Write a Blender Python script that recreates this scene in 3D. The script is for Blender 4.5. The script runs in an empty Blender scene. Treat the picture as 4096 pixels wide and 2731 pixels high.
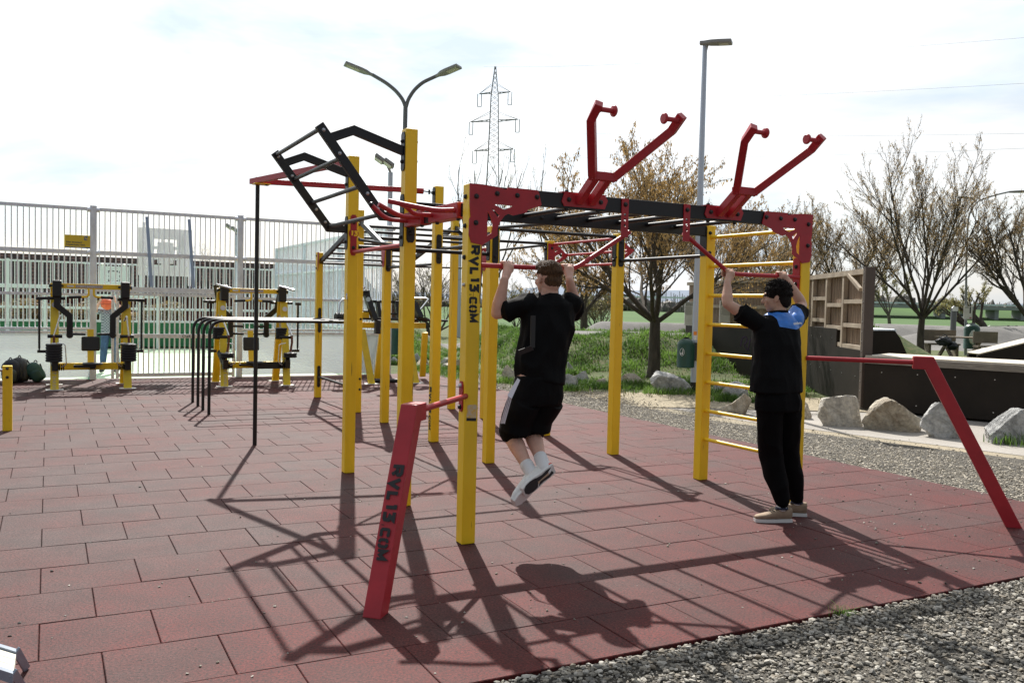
import bpy, bmesh, math, random
import numpy as np
from mathutils import Vector, Matrix, noise
from mathutils.geometry import tessellate_polygon
R = math.radians
rnd = random.Random(7)
S = bpy.context.scene
COL = S.collection

# ------------------------------------------------------------------ camera, sky, sun
FPX, CX, CY, CAMH = 3561.27, 2048.0, 1365.5, 1.597        # focal length in photo pixels
PITCH, ROLL = -0.0421571, 0.0236705
_f = Vector((0, math.cos(PITCH), math.sin(PITCH)))
_u = Vector((0, -math.sin(PITCH), math.cos(PITCH)))
_r = Vector((1, 0, 0))
CR = math.cos(ROLL)*_r + math.sin(ROLL)*_u
CU = -math.sin(ROLL)*_r + math.cos(ROLL)*_u
CF = _f
cam = bpy.data.cameras.new('camera')
camo = bpy.data.objects.new('camera', cam); COL.objects.link(camo)
camo.matrix_world = Matrix(((CR.x, CU.x, -CF.x, 0), (CR.y, CU.y, -CF.y, 0), (CR.z, CU.z, -CF.z, CAMH), (0, 0, 0, 1)))
cam.sensor_width = 36; cam.lens = FPX/4096*36
cam.clip_start = .1; cam.clip_end = 4000
S.camera = camo

SUN_AZ, SUN_EL = R(-10.3), R(46.0)
SD = Vector((math.sin(SUN_AZ)*math.cos(SUN_EL), math.cos(SUN_AZ)*math.cos(SUN_EL), math.sin(SUN_EL)))
w = bpy.data.worlds.new('World'); S.world = w; w.use_nodes = True
nt = w.node_tree; nt.nodes.clear()
def wn(t, **k):
    n = nt.nodes.new(t)
    for a, b in k.items(): setattr(n, a, b)
    return n
wo = wn('ShaderNodeOutputWorld'); bg = wn('ShaderNodeBackground')
sky = wn('ShaderNodeTexSky', sky_type='NISHITA', sun_disc=False)
sky.sun_elevation = SUN_EL; sky.sun_rotation = SUN_AZ % (2*math.pi)
sky.air_density = 1.1; sky.dust_density = 2.2; sky.ozone_density = 1.0
bg.inputs['Strength'].default_value = 0.13
tc = wn('ShaderNodeTexCoord'); mp = wn('ShaderNodeMapping')
mp.inputs['Scale'].default_value = (1.0, 1.0, 3.2); mp.inputs['Rotation'].default_value = (0.1, 0.15, 0.5)
nz = wn('ShaderNodeTexNoise'); nz.inputs['Scale'].default_value = 2.6; nz.inputs['Detail'].default_value = 7; nz.inputs['Roughness'].default_value = .58; nz.inputs['Distortion'].default_value = .4
cr = wn('ShaderNodeValToRGB'); cr.color_ramp.elements[0].position = .40; cr.color_ramp.elements[1].position = .60
hs = wn('ShaderNodeSeparateXYZ')
mx = wn('ShaderNodeMix', data_type='RGBA')
hz = wn('ShaderNodeMapRange'); hz.inputs['From Min'].default_value = 0.75; hz.inputs['From Max'].default_value = -.5; hz.inputs['To Min'].default_value = 1.0; hz.inputs['To Max'].default_value = .25
gain = wn('ShaderNodeMix', data_type='RGBA', blend_type='MULTIPLY'); gain.inputs[0].default_value = 1.0
L = nt.links.new
L(tc.outputs['Generated'], mp.inputs['Vector']); L(mp.outputs['Vector'], nz.inputs['Vector'])
L(nz.outputs['Fac'], cr.inputs['Fac'])
# thin veil of cloud: brightest on the sun's side of the sky
dp = wn('ShaderNodeVectorMath', operation='DOT_PRODUCT'); dp.inputs[1].default_value = SD
L(tc.outputs['Generated'], dp.inputs[0])
cg = wn('ShaderNodeMapRange'); cg.inputs['From Min'].default_value = .05; cg.inputs['From Max'].default_value = .78
cg.inputs['To Min'].default_value = 1.6; cg.inputs['To Max'].default_value = 5.4
L(dp.outputs['Value'], cg.inputs['Value'])
nz3 = wn('ShaderNodeTexNoise'); nz3.inputs['Scale'].default_value = 3.4; nz3.inputs['Detail'].default_value = 6; nz3.inputs['Roughness'].default_value = .55; nz3.inputs['Distortion'].default_value = .3; L(mp.outputs['Vector'], nz3.inputs['Vector'])
br_ = wn('ShaderNodeMapRange'); br_.inputs['From Min'].default_value = .38; br_.inputs['From Max'].default_value = .56; L(nz3.outputs['Fac'], br_.inputs['Value'])
cc = wn('ShaderNodeCombineColor'); cc.mode = 'RGB'
for i_, s_ in enumerate((.72, .83, .94)):
    k_ = wn('ShaderNodeMapRange'); k_.inputs['To Min'].default_value = s_; k_.inputs['To Max'].default_value = 1.0; L(br_.outputs['Result'], k_.inputs['Value'])
    m_ = wn('ShaderNodeMath', operation='MULTIPLY'); L(k_.outputs['Result'], m_.inputs[1])
    L(cg.outputs['Result'], m_.inputs[0]); L(m_.outputs[0], cc.inputs[i_])
fc = wn('ShaderNodeMath', operation='MULTIPLY_ADD'); fc.inputs[1].default_value = .3; fc.inputs[2].default_value = .7
L(cr.outputs['Color'], fc.inputs[0]); L(fc.outputs[0], mx.inputs[0])
L(sky.outputs['Color'], mx.inputs[6]); L(cc.outputs['Color'], mx.inputs[7])
L(mx.outputs[2], bg.inputs['Color']); L(bg.outputs[0], wo.inputs['Surface'])

sl = bpy.data.lights.new('sun', 'SUN'); sl.energy = 4.6; sl.angle = R(.55); sl.color = (1, .955, .89)
so = bpy.data.objects.new('sun', sl); COL.objects.link(so)
so.rotation_euler = SD.to_track_quat('Z', 'Y').to_euler(); so.location = (0, 0, 20)
S.view_settings.view_transform = 'Standard'; S.view_settings.look = 'None'
S.view_settings.exposure = 0.72; S.view_settings.gamma = 1
S.render.engine = 'CYCLES'
S.cycles.max_bounces = 6; S.cycles.transparent_max_bounces = 6

# ------------------------------------------------------------------ measured frame of the play area
TH = 0.4807; UX, UY = math.cos(TH), math.sin(TH)
OX, OY = -.28, 5.887
def W(a, b, z=0.0): return Vector((OX+a*UX-b*UY, OY+a*UY+b*UX, z))
def UV(x, y): x = x-OX; y = y-OY; return x*UX+y*UY, -x*UY+y*UX
def ray(px, py):
    return CF + CR*((px-CX)/FPX) - CU*((py-CY)/FPX)
def GP(px, py, z=0.0):                 # where a measured sight line meets a level
    d = ray(px, py); t = (z-CAMH)/d.z; return Vector((0, 0, CAMH))+t*d
def AT(px, py, Y):                     # a measured sight line at a known depth
    d = ray(px, py); t = Y/d.y; return Vector((0, 0, CAMH))+t*d
def ATV(px, py, vv):                   # ... on the plane v = vv, returned in (u, v, z)
    d = ray(px, py); n = Vector((-UY, UX, 0)); P = W(0, vv)
    t = ((P-Vector((0, 0, CAMH))) @ n)/(d @ n); q = Vector((0, 0, CAMH))+t*d
    a, b = UV(q.x, q.y); return Vector((a, b, q.z))

# ------------------------------------------------------------------ materials
MATS = {}
def mat(name, col, rough=.5, metal=0.0, spec=.5, var=0.0, vscale=6.0, bump=0.0, bscale=60.0, col2=None, coat=0.0, trans=0.0, detail=5, stretch=None, bdist=.01):
    if name in MATS: return MATS[name]
    m = bpy.data.materials.new(name); m.use_nodes = True
    t = m.node_tree; p = t.nodes['Principled BSDF']
    p.inputs['Base Color'].default_value = (*col, 1); p.inputs['Roughness'].default_value = rough
    p.inputs['Metallic'].default_value = metal; p.inputs['Specular IOR Level'].default_value = spec
    p.inputs['Coat Weight'].default_value = coat
    if trans: p.inputs['Transmission Weight'].default_value = trans
    co = t.nodes.new('ShaderNodeTexCoord'); src = co.outputs['Object']
    if stretch:
        mpg = t.nodes.new('ShaderNodeMapping'); mpg.inputs['Scale'].default_value = stretch
        t.links.new(src, mpg.inputs['Vector']); src = mpg.outputs['Vector']
    if var or col2:
        n = t.nodes.new('ShaderNodeTexNoise'); n.inputs['Scale'].default_value = vscale; n.inputs['Detail'].default_value = detail
        n.inputs['Roughness'].default_value = .6
        t.links.new(src, n.inputs['Vector'])
        c2 = col2 if col2 else tuple(max(0, c*(1-var)) for c in col)
        c1 = col if col2 else tuple(min(1, c*(1+var)) for c in col)
        r = t.nodes.new('ShaderNodeValToRGB'); r.color_ramp.elements[0].position = .36; r.color_ramp.elements[1].position = .64
        r.color_ramp.elements[0].color = (*c2, 1); r.color_ramp.elements[1].color = (*c1, 1)
        t.links.new(n.outputs['Fac'], r.inputs['Fac']); t.links.new(r.outputs['Color'], p.inputs['Base Color'])
        rr = t.nodes.new('ShaderNodeMapRange'); rr.inputs['To Min'].default_value = max(0, rough-.08); rr.inputs['To Max'].default_value = min(1, rough+.1)
        t.links.new(n.outputs['Fac'], rr.inputs['Value']); t.links.new(rr.outputs['Result'], p.inputs['Roughness'])
    if bump:
        n2 = t.nodes.new('ShaderNodeTexNoise'); n2.inputs['Scale'].default_value = bscale; n2.inputs['Detail'].default_value = 4
        b = t.nodes.new('ShaderNodeBump'); b.inputs['Strength'].default_value = bump; b.inputs['Distance'].default_value = bdist
        t.links.new(src, n2.inputs['Vector']); t.links.new(n2.outputs['Fac'], b.inputs['Height']); t.links.new(b.outputs['Normal'], p.inputs['Normal'])
    MATS[name] = m; return m

M_YEL = mat('yellow_powder_coat', (.95, .61, .018), .38, var=.09, vscale=3, bump=.12, bscale=14, stretch=(1, 1, .35), detail=8)
def add_scratches(m, dark):
    t = m.node_tree; p = t.nodes['Principled BSDF']; co = t.nodes.new('ShaderNodeTexCoord')
    mpn = t.nodes.new('ShaderNodeMapping'); mpn.inputs['Scale'].default_value = (34, 34, 1.7)
    v = t.nodes.new('ShaderNodeTexNoise'); v.inputs['Scale'].default_value = 1.5; v.inputs['Detail'].default_value = 3
    r = t.nodes.new('ShaderNodeValToRGB'); r.color_ramp.elements[0].position = .705; r.color_ramp.elements[1].position = .73
    mxn = t.nodes.new('ShaderNodeMix'); mxn.data_type = 'RGBA'
    t.links.new(co.outputs['Object'], mpn.inputs['Vector']); t.links.new(mpn.outputs['Vector'], v.inputs['Vector'])
    t.links.new(v.outputs['Fac'], r.inputs['Fac']); t.links.new(r.outputs['Color'], mxn.inputs[0])
    src = p.inputs['Base Color'].links[0].from_socket
    t.links.new(src, mxn.inputs[6]); mxn.inputs[7].default_value = (*dark, 1); t.links.new(mxn.outputs[2], p.inputs['Base Color'])
add_scratches(M_YEL, (.22, .12, .02))
M_RED = mat('red_powder_coat', (.40, .018, .028), .40, var=.10, vscale=5, bump=.08, bscale=25)
M_BLK = mat('black_powder_coat', (.007, .0075, .009), .42, var=.25, vscale=7, bump=.06, bscale=60)
M_BLT = mat('bolt_black', (.01, .01, .01), .35)
M_ZINC = mat('zinc_bolt', (.55, .56, .58), .35, metal=.9)
M_INK = mat('black_lettering', (.012, .012, .014), .5)
M_GALV = mat('galvanised_steel', (.70, .77, .86), .45, metal=.0, var=.14, vscale=9, stretch=(1, 1, .4))
M_ALU = mat('brushed_aluminium', (.76, .81, .88), .38, metal=.0, var=.12, vscale=12)
M_CHR = mat('chrome', (.72, .72, .72), .16, metal=1)
M_COP = mat('rusty_copper', (.16, .055, .03), .5, metal=.5, var=.3, vscale=20)
M_RUB = mat('black_rubber', (.015, .015, .016), .6, bump=.1, bscale=90)
M_YEL_SHEEN = mat('yellow_with_sky_sheen', (.78, .58, .03), .42, var=.08, vscale=5)  # yellow of the front legs, sheen from sky and ground mixed into the colour
M_WHITE = mat('white_plate', (.72, .72, .70), .45, var=.06)

# ------------------------------------------------------------------ mesh builder
def frame(d, up=Vector((0, 0, 1))):
    d = Vector(d).normalized(); up = Vector(up)
    x = d.cross(up)
    if x.length < 1e-4: x = d.cross(Vector((1, 0, 0)))
    x.normalize(); y = x.cross(d).normalized(); return x, y, d
class MB:
    def __init__(s): s.v = []; s.f = []
    def add(s, vs, fs):
        o = len(s.v); s.v += [tuple(q) for q in vs]; s.f += [tuple(i+o for i in f) for f in fs]; return s
    def box(s, c, sz, rot=None):
        c = Vector(c); hx, hy, hz = sz[0]/2, sz[1]/2, sz[2]/2
        vs = [Vector((x, y, z)) for z in (-hz, hz) for y in (-hy, hy) for x in (-hx, hx)]
        if rot is not None: vs = [rot @ q for q in vs]
        return s.add([q+c for q in vs], [(0, 2, 3, 1), (4, 5, 7, 6), (0, 1, 5, 4), (2, 6, 7, 3), (0, 4, 6, 2), (1, 3, 7, 5)])
    def beam(s, p, q, w_, h_, up=(0, 0, 1)):
        p, q = Vector(p), Vector(q); x, y, d = frame(q-p, up)
        vs = []
        for c in (p, q):
            for a, b in ((-1, -1), (1, -1), (1, 1), (-1, 1)): vs.append(c+x*(a*w_/2)+y*(b*h_/2))
        return s.add(vs, [(3, 2, 1, 0), (4, 5, 6, 7), (0, 1, 5, 4), (1, 2, 6, 5), (2, 3, 7, 6), (3, 0, 4, 7)])
    def path(s, pts, w_, h_, up=(0, 0, 1)):       # mitred rectangular bar along points
        pts = [Vector(q) for q in pts]; n = len(pts); up = Vector(up); rings = []
        for i in range(n):
            d0 = (pts[i]-pts[i-1]).normalized() if i else (pts[1]-pts[0]).normalized()
            d1 = (pts[i+1]-pts[i]).normalized() if i < n-1 else d0
            x, y, _ = frame(d0, up); t = (d0+d1).normalized()
            ring = []
            for a, b in ((-1, -1), (1, -1), (1, 1), (-1, 1)):
                o = x*(a*w_/2)+y*(b*h_/2)
                # slide along d0 onto the mitre plane
                k = -(o @ t)/(d0 @ t) if abs(d0 @ t) > 1e-4 else 0
                ring.append(pts[i]+o+d0*k)
            rings.append(ring)
        vs = [q for r_ in rings for q in r_]; fs = [(3, 2, 1, 0)]
        for i in range(n-1):
            for k in range(4):
                a = i*4+k; b = i*4+(k+1) % 4; fs.append((a, b, b+4, a+4))
        m = (n-1)*4; fs.append((m, m+1, m+2, m+3)); return s.add(vs, fs)
    def tube(s, pts, r, n=12, flat=1.0, up=(0, 0, 1), cap=True):
        pts = [Vector(q) for q in pts]; m = len(pts); rs = r if isinstance(r, (list, tuple)) else [r]*m
        vs = []; x = None
        for i in range(m):
            d = (pts[min(i+1, m-1)]-pts[max(i-1, 0)]).normalized()
            if x is None: x, y, _ = frame(d, up)
            else:
                x = (x - d*(x @ d)).normalized(); y = x.cross(d).normalized()
            for k in range(n):
                a = 2*math.pi*k/n; vs.append(pts[i]+x*(math.cos(a)*rs[i])+y*(math.sin(a)*rs[i]*flat))
        fs = []
        for i in range(m-1):
            for k in range(n):
                a = i*n+k; b = i*n+(k+1) % n; fs.append((a, a+n, b+n, b))
        if cap: fs.append(tuple(range(n))); fs.append(tuple((m-1)*n+k for k in reversed(range(n))))
        return s.add(vs, fs)
    def cyl(s, p, q, r, n=16, r2=None): return s.tube([p, q], [r, r if r2 is None else r2], n)
    def lathe(s, o, d, prof, n=20):               # prof: (radius, distance along d)
        x, y, d = frame(d); o = Vector(o); vs = []
        for r_, t in prof:
            for k in range(n):
                a = 2*math.pi*k/n; vs.append(o+d*t+x*(math.cos(a)*max(r_, 1e-4))+y*(math.sin(a)*max(r_, 1e-4)))
        fs = []
        for i in range(len(prof)-1):
            for k in range(n):
                a = i*n+k; b = i*n+(k+1) % n; fs.append((a, a+n, b+n, b))
        fs.append(tuple(range(n))); fs.append(tuple((len(prof)-1)*n+k for k in reversed(range(n)))); return s.add(vs, fs)
    def prism(s, poly, th, O, X, Y, holes=()):    # flat plate with holes, extruded both ways along X x Y
        O, X, Y = Vector(O), Vector(X), Vector(Y); N = X.cross(Y).normalized()
        loops = [list(poly)]+[list(h) for h in holes]
        flat = [Vector((a, b, 0)) for l in loops for a, b in l]
        tris = tessellate_polygon([[Vector((a, b, 0)) for a, b in l] for l in loops])
        n = len(flat); vs = [O+X*q.x+Y*q.y+N*(th/2) for q in flat]+[O+X*q.x+Y*q.y-N*(th/2) for q in flat]
        fs = []
        for t in tris:
            a, b, c = (flat[i] for i in t)
            if (b-a).cross(c-a).z < 0: t = (t[0], t[2], t[1])
            fs.append(tuple(t)); fs.append((t[0]+n, t[2]+n, t[1]+n))
        o = 0
        for l in loops:
            k = len(l)
            for i in range(k): a, b = o+i, o+(i+1) % k; fs.append((a, a+n, b+n, b))
            o += k
        return s.add(vs, fs)
    def bolt(s, p, d, r=.014, h=.016):
        return s.lathe(p, d, [(r*1.25, 0), (r*1.25, .003), (r, .004), (r, h*.7), (r*.72, h), (0, h+.001)], 10)
    def build(s, name, m, parent=None, smooth=None, bevel=0.0, kind=None, **tags):
        me = bpy.data.meshes.new(name); me.from_pydata(s.v, [], s.f); me.update()
        bm = bmesh.new(); bm.from_mesh(me); bmesh.ops.recalc_face_normals(bm, faces=bm.faces); bm.to_mesh(me); bm.free()
        if smooth is not None:
            me.polygons.foreach_set('use_smooth', [True]*len(me.polygons)); me.set_sharp_from_angle(angle=R(smooth))
        else: me.polygons.foreach_set('use_smooth', [False]*len(me.polygons))
        me.materials.append(m); o = bpy.data.objects.new(name, me); COL.objects.link(o)
        if parent: o.parent = parent
        if bevel:
            b = o.modifiers.new('bevel', 'BEVEL'); b.width = bevel; b.segments = 2; b.limit_method = 'ANGLE'; b.angle_limit = R(40)
        if kind: o['kind'] = kind
        if tags: tag(o, **tags)
        return o
def tag(o, label=None, cat=None, group=None, kind=None):
    if label: o['label'] = label
    if cat: o['category'] = cat
    if group: o['group'] = group
    if kind: o['kind'] = kind
    return o
def thing(name, label, cat, loc=(0, 0, 0), rz=0.0, group=None):
    o = bpy.data.objects.new(name, None); COL.objects.link(o); o.empty_display_size = .1
    o.location = loc; o.rotation_euler = (0, 0, rz); return tag(o, label, cat, group)
def np_mesh(name, verts, faces, m, parent=None, smooth=False, attr=None, kind=None):
    me = bpy.data.meshes.new(name); verts = np.asarray(verts, np.float32); faces = np.asarray(faces, np.int32); k = faces.shape[1]
    me.vertices.add(len(verts)); me.vertices.foreach_set('co', verts.ravel())
    me.loops.add(faces.size); me.loops.foreach_set('vertex_index', faces.ravel())
    me.polygons.add(len(faces)); me.polygons.foreach_set('loop_start', np.arange(0, faces.size, k, dtype=np.int32))
    me.polygons.foreach_set('loop_total', np.full(len(faces), k, np.int32))
    me.update(calc_edges=True)
    me.polygons.foreach_set('use_smooth', np.full(len(faces), bool(smooth)))
    if attr is not None:
        for an, val in attr.items():
            a = me.attributes.new(an, 'FLOAT', 'POINT'); a.data.foreach_set('value', np.asarray(val, np.float32))
    for mm in (m if isinstance(m, (list, tuple)) else [m]): me.materials.append(mm)
    o = bpy.data.objects.new(name, me); COL.objects.link(o)
    if parent: o.parent = parent
    if kind: o['kind'] = kind
    return o
def text(s_, size, O, X, Y, m, parent, name='lettering', thick=.0006, align='LEFT', label=None, bold=0.0):
    c = bpy.data.curves.new(name, 'FONT'); c.body = s_; c.size = size; c.extrude = thick; c.offset = bold; c.align_x = align
    c.resolution_u = 2
    o = bpy.data.objects.new('tmp', c); COL.objects.link(o)
    dg = bpy.context.evaluated_depsgraph_get(); me = bpy.data.meshes.new_from_object(o.evaluated_get(dg))
    bpy.data.objects.remove(o); bpy.data.curves.remove(c)
    X, Y = Vector(X).normalized(), Vector(Y).normalized(); Z = X.cross(Y); O = Vector(O)
    me.transform(Matrix(((X.x, Y.x, Z.x, O.x), (X.y, Y.y, Z.y, O.y), (X.z, Y.z, Z.z, O.z), (0, 0, 0, 1))))
    me.name = name; me.materials.clear(); me.materials.append(m); r_ = bpy.data.objects.new(name, me); COL.objects.link(r_)
    if parent: r_.parent = parent
    if label: r_['label'] = label
    return r_
def copy_tree(o, parent=None):
    c = o.copy(); COL.objects.link(c); c.parent = parent
    for ch in list(o.children): copy_tree(ch, c)
    return c

# heavy stencil lettering made of strokes (unit cell 0..1 high)
GL = {'R': (.72, [[(0, 0), (0, 1), (.5, 1), (.62, .88), (.62, .62), (.5, .5), (.1, .5)], [(.36, .5), (.62, 0)]]),
      'V': (.78, [[(0, 1), (.34, 0), (.68, 1)]]), 'L': (.6, [[(0, 1), (0, 0), (.5, 0)]]),
      '1': (.34, [[(0, .98), (.2, .98), (.2, 0)]]), '3': (.66, [[(0, 1), (.55, 1), (.3, .58), (.56, .5), (.56, .1), (.46, 0), (0, 0)]]),
      '.': (.26, [[(.02, .0), (.08, .0)]]), 'C': (.66, [[(.56, .78), (.5, .98), (.1, .98), (0, .86), (0, .14), (.1, .02), (.5, .02), (.56, .2)]]),
      'O': (.7, [[(.25, .98), (.1, .98), (0, .86), (0, .14), (.1, .02), (.25, .02)], [(.35, .02), (.5, .02), (.6, .14), (.6, .86), (.5, .98), (.35, .98)]]),
      'M': (.86, [[(0, 0), (.02, 1), (.36, .3), (.7, 1), (.72, 0)]])}
def stroke_word(word, O, X, Y, size, m, parent, small_after='.', sw=.27):
    X, Y = Vector(X).normalized(), Vector(Y).normalized(); N = X.cross(Y); O = Vector(O); mb = MB(); x = 0.0; k = 1.0
    for ch in word:
        wd, strokes = GL[ch]
        if ch == small_after: k = .82
        for st in strokes:
            pts = [O+X*((x+a*k)*size)+Y*(b*k*size*(1-sw)+sw*size*.5*k) for a, b in st]
            mb.path([q+N*.0008 for q in pts], sw*size*k, .0012, up=N)
        x += (max(a for st in strokes for a, b in st)+sw+.08)*k
    return mb.build('lettering', m, parent), x*size
# ------------------------------------------------------------------ ground
rng = np.random.default_rng(11)
def ground_mat(name, c1, c2, c3, sc1=1.2, sc2=40, rough=.9, bump=.5, bs=60, bd=.02, spec=.3):
    m = bpy.data.materials.new(name); m.use_nodes = True; t = m.node_tree; p = t.nodes['Principled BSDF']; LN = t.links.new
    p.inputs['Roughness'].default_value = rough; p.inputs['Specular IOR Level'].default_value = spec
    co = t.nodes.new('ShaderNodeTexCoord'); o = co.outputs['Object']
    a = t.nodes.new('ShaderNodeTexNoise'); a.inputs['Scale'].default_value = sc1; a.inputs['Detail'].default_value = 6
    b = t.nodes.new('ShaderNodeTexNoise'); b.inputs['Scale'].default_value = sc2; b.inputs['Detail'].default_value = 5; b.inputs['Roughness'].default_value = .7
    LN(o, a.inputs['Vector']); LN(o, b.inputs['Vector'])
    r = t.nodes.new('ShaderNodeValToRGB'); r.color_ramp.elements[0].position = .4; r.color_ramp.elements[1].position = .62
    r.color_ramp.elements[0].color = (*c1, 1); r.color_ramp.elements[1].color = (*c2, 1); LN(a.outputs['Fac'], r.inputs['Fac'])
    r2 = t.nodes.new('ShaderNodeValToRGB'); r2.color_ramp.elements[0].position = .45; r2.color_ramp.elements[1].position = .7; LN(b.outputs['Fac'], r2.inputs['Fac'])
    m1 = t.nodes.new('ShaderNodeMix'); m1.data_type = 'RGBA'; LN(r2.outputs['Color'], m1.inputs[0]); LN(r.outputs['Color'], m1.inputs[6]); m1.inputs[7].default_value = (*c3, 1)
    LN(m1.outputs[2], p.inputs['Base Color'])
    n = t.nodes.new('ShaderNodeTexNoise'); n.inputs['Scale'].default_value = bs; n.inputs['Detail'].default_value = 5; LN(o, n.inputs['Vector'])
    bu = t.nodes.new('ShaderNodeBump'); bu.inputs['Strength'].default_value = bump; bu.inputs['Distance'].default_value = bd
    LN(n.outputs['Fac'], bu.inputs['Height']); LN(bu.outputs['Normal'], p.inputs['Normal']); return m
M_FIELD = ground_mat('meadow_grass', (.035, .09, .017), (.055, .125, .022), (.07, .11, .03), .05, 3, .95, .2, 8)
M_SAND = ground_mat('sandy_gravel', (.42, .35, .24), (.33, .29, .21), (.20, .18, .14), .8, 55, .9, .9, 90, .02)
M_PATH = ground_mat('pale_concrete_path', (.30, .275, .24), (.36, .335, .30), (.22, .20, .18), .7, 90, .85, .35, 120, .006)
M_GRAV = ground_mat('gravel_bed', (.10, .092, .078), (.15, .135, .11), (.05, .046, .04), 1.4, 70, .9, 1.0, 80, .03)

np_mesh('field', [(-1500, 52, -.25), (2500, 52, -.25), (2500, 2600, -.25), (-1500, 2600, -.25), (-1500, 18, -.25), (2500, 18, -.25)], [(0, 1, 2, 3), (4, 5, 1, 0)], M_FIELD, kind='structure')
def sheet(name, uvp, z, m, step=None):
    mb = MB(); pts = [W(a, b, z) for a, b in uvp]; mb.add(pts, [tuple(range(len(pts)))]); o = mb.build(name, m, kind='structure')
    return o
sheet('ground', [(-40, -12), (60, -12), (60, 6.5), (5.2, 14), (-40, 14)], -.045, M_SAND)

# heightfield beyond the play area: grass bank, pump track berms
def sm(a, b, x): t = np.clip((x-a)/(b-a), 0, 1); return t*t*(3-2*t)
def terrain(x, y):
    h = np.zeros_like(x); asp = np.zeros_like(x)
    u = (x-OX)*UX+(y-OY)*UY; v = -(x-OX)*UY+(y-OY)*UX
    # grass bank beside the boulders, flat top
    base = 20.7+.12*(x-2)+.25*np.sin(x*1.3)
    m1 = .86*sm(0, 3.2, y-base)*sm(-1.0, .8, x+.35*(y-24))*(1-sm(9.5, 11, x))
    m1 *= 1-.92*sm(27.2, 29, y)
    h = np.maximum(h, m1)
    # asphalt strip on the bank
    t = sm(24.2, 24.35, y)*(1-sm(27, 27.2, y))*sm(.2, .6, x)*(1-sm(9, 9.4, x)); asp = np.maximum(asp, t)
    # low rolling berm behind
    b2 = sm(1.3+.1*(y-31), 3.2+.1*(y-31), x)*(1-sm(9, 11.5, x))*np.exp(-((y-32)/1.6)**2)*1.08
    b2b = .72*np.exp(-((y-33)/1.5)**2)*(1-sm(2, 4, x))*sm(-2.5, -.5, x)
    h = np.maximum(h, np.maximum(b2, b2b)); asp = np.maximum(asp, sm(.18, .25, np.maximum(b2, b2b)))
    asp = np.maximum(asp, sm(28.6, 28.9, y)*(1-sm(33.3, 33.6, y))*sm(-3.2, -2.8, x)*(1-sm(10, 11, x)))
    # left bank bend
    b3 = 1.0*np.exp(-(((x+3.6)/1.1)**2+((y-28.5)/3.4)**2)); h = np.maximum(h, b3); asp = np.where((b3 > .3) & (x < -2.9), 0, asp)
    # green bank behind the small quarter pipe
    m4 = 1.2*np.exp(-((x-9.6)/1.5)**2)*np.exp(-((y-23.5)/2.0)**2); h = np.maximum(h, m4); asp = np.where(m4 > .15, 0, asp)
    # big berm far right with a hump in front
    b5 = .98*sm(46, 49.5, y)*(1-sm(52, 54, y))*sm(10, 15, x)*(1-.18*np.cos(x*.5)*sm(20, 40, x))
    hump = 1.02*np.exp(-((y-45.5)/1.7)**2)*np.clip(1.25-np.abs(x-23.6)/4.4, 0, 1)
    h = np.maximum(h, np.maximum(b5, hump)); asp = np.maximum(asp, sm(8, 9, x)*sm(39.5, 40, y)*(1-sm(52, 52.5, y)))
    h = h + (.035*np.sin(x*4.1+1.3*y)*np.sin(y*3.7-x)+.05*np.sin(x*1.7+2)*np.sin(y*2.1+x*.6))*(1-asp)*sm(.05, .3, h)
    # worn strip and flat lawn
    near = sm(0, .6, v-(12.2-.95*(u-5)))   # lawn begins behind the boulder line
    return h, asp, near
xs = np.concatenate([np.arange(-60, -5, 1.5), np.arange(-5, 13, .11), np.arange(13, 45, .5)]); ys = np.concatenate([np.arange(14.5, 36, .11), np.arange(36, 56.2, .4)])
X_, Y_ = np.meshgrid(xs, ys); H_, A_, N_ = terrain(X_, Y_)
nx, ny = len(xs), len(ys)
Uc, Vc = (X_-OX)*UX+(Y_-OY)*UY, -(X_-OX)*UY+(Y_-OY)*UX
idx = np.arange(nx*ny).reshape(ny, nx)
fc_ = np.stack([idx[:-1, :-1], idx[:-1, 1:], idx[1:, 1:], idx[1:, :-1]], -1).reshape(-1, 4)
cu = Uc[:-1, :-1].ravel(); cv = Vc[:-1, :-1].ravel()
keep = ~((cu < 4.2) & (cv < 26)) & ~((cu < 5.04) & (cv < 12.75)) & (cv > 4.9+(-.3*(cu-5)))
fc_ = fc_[keep]
H_ = H_-.05*(1-sm(5.0, 5.7, Vc+.3*(Uc-5)))
LawnMask = sm(-.35, .25, Vc-(9.3-.62*(Uc-6.3)))          # grass starts here (v, u)
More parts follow.
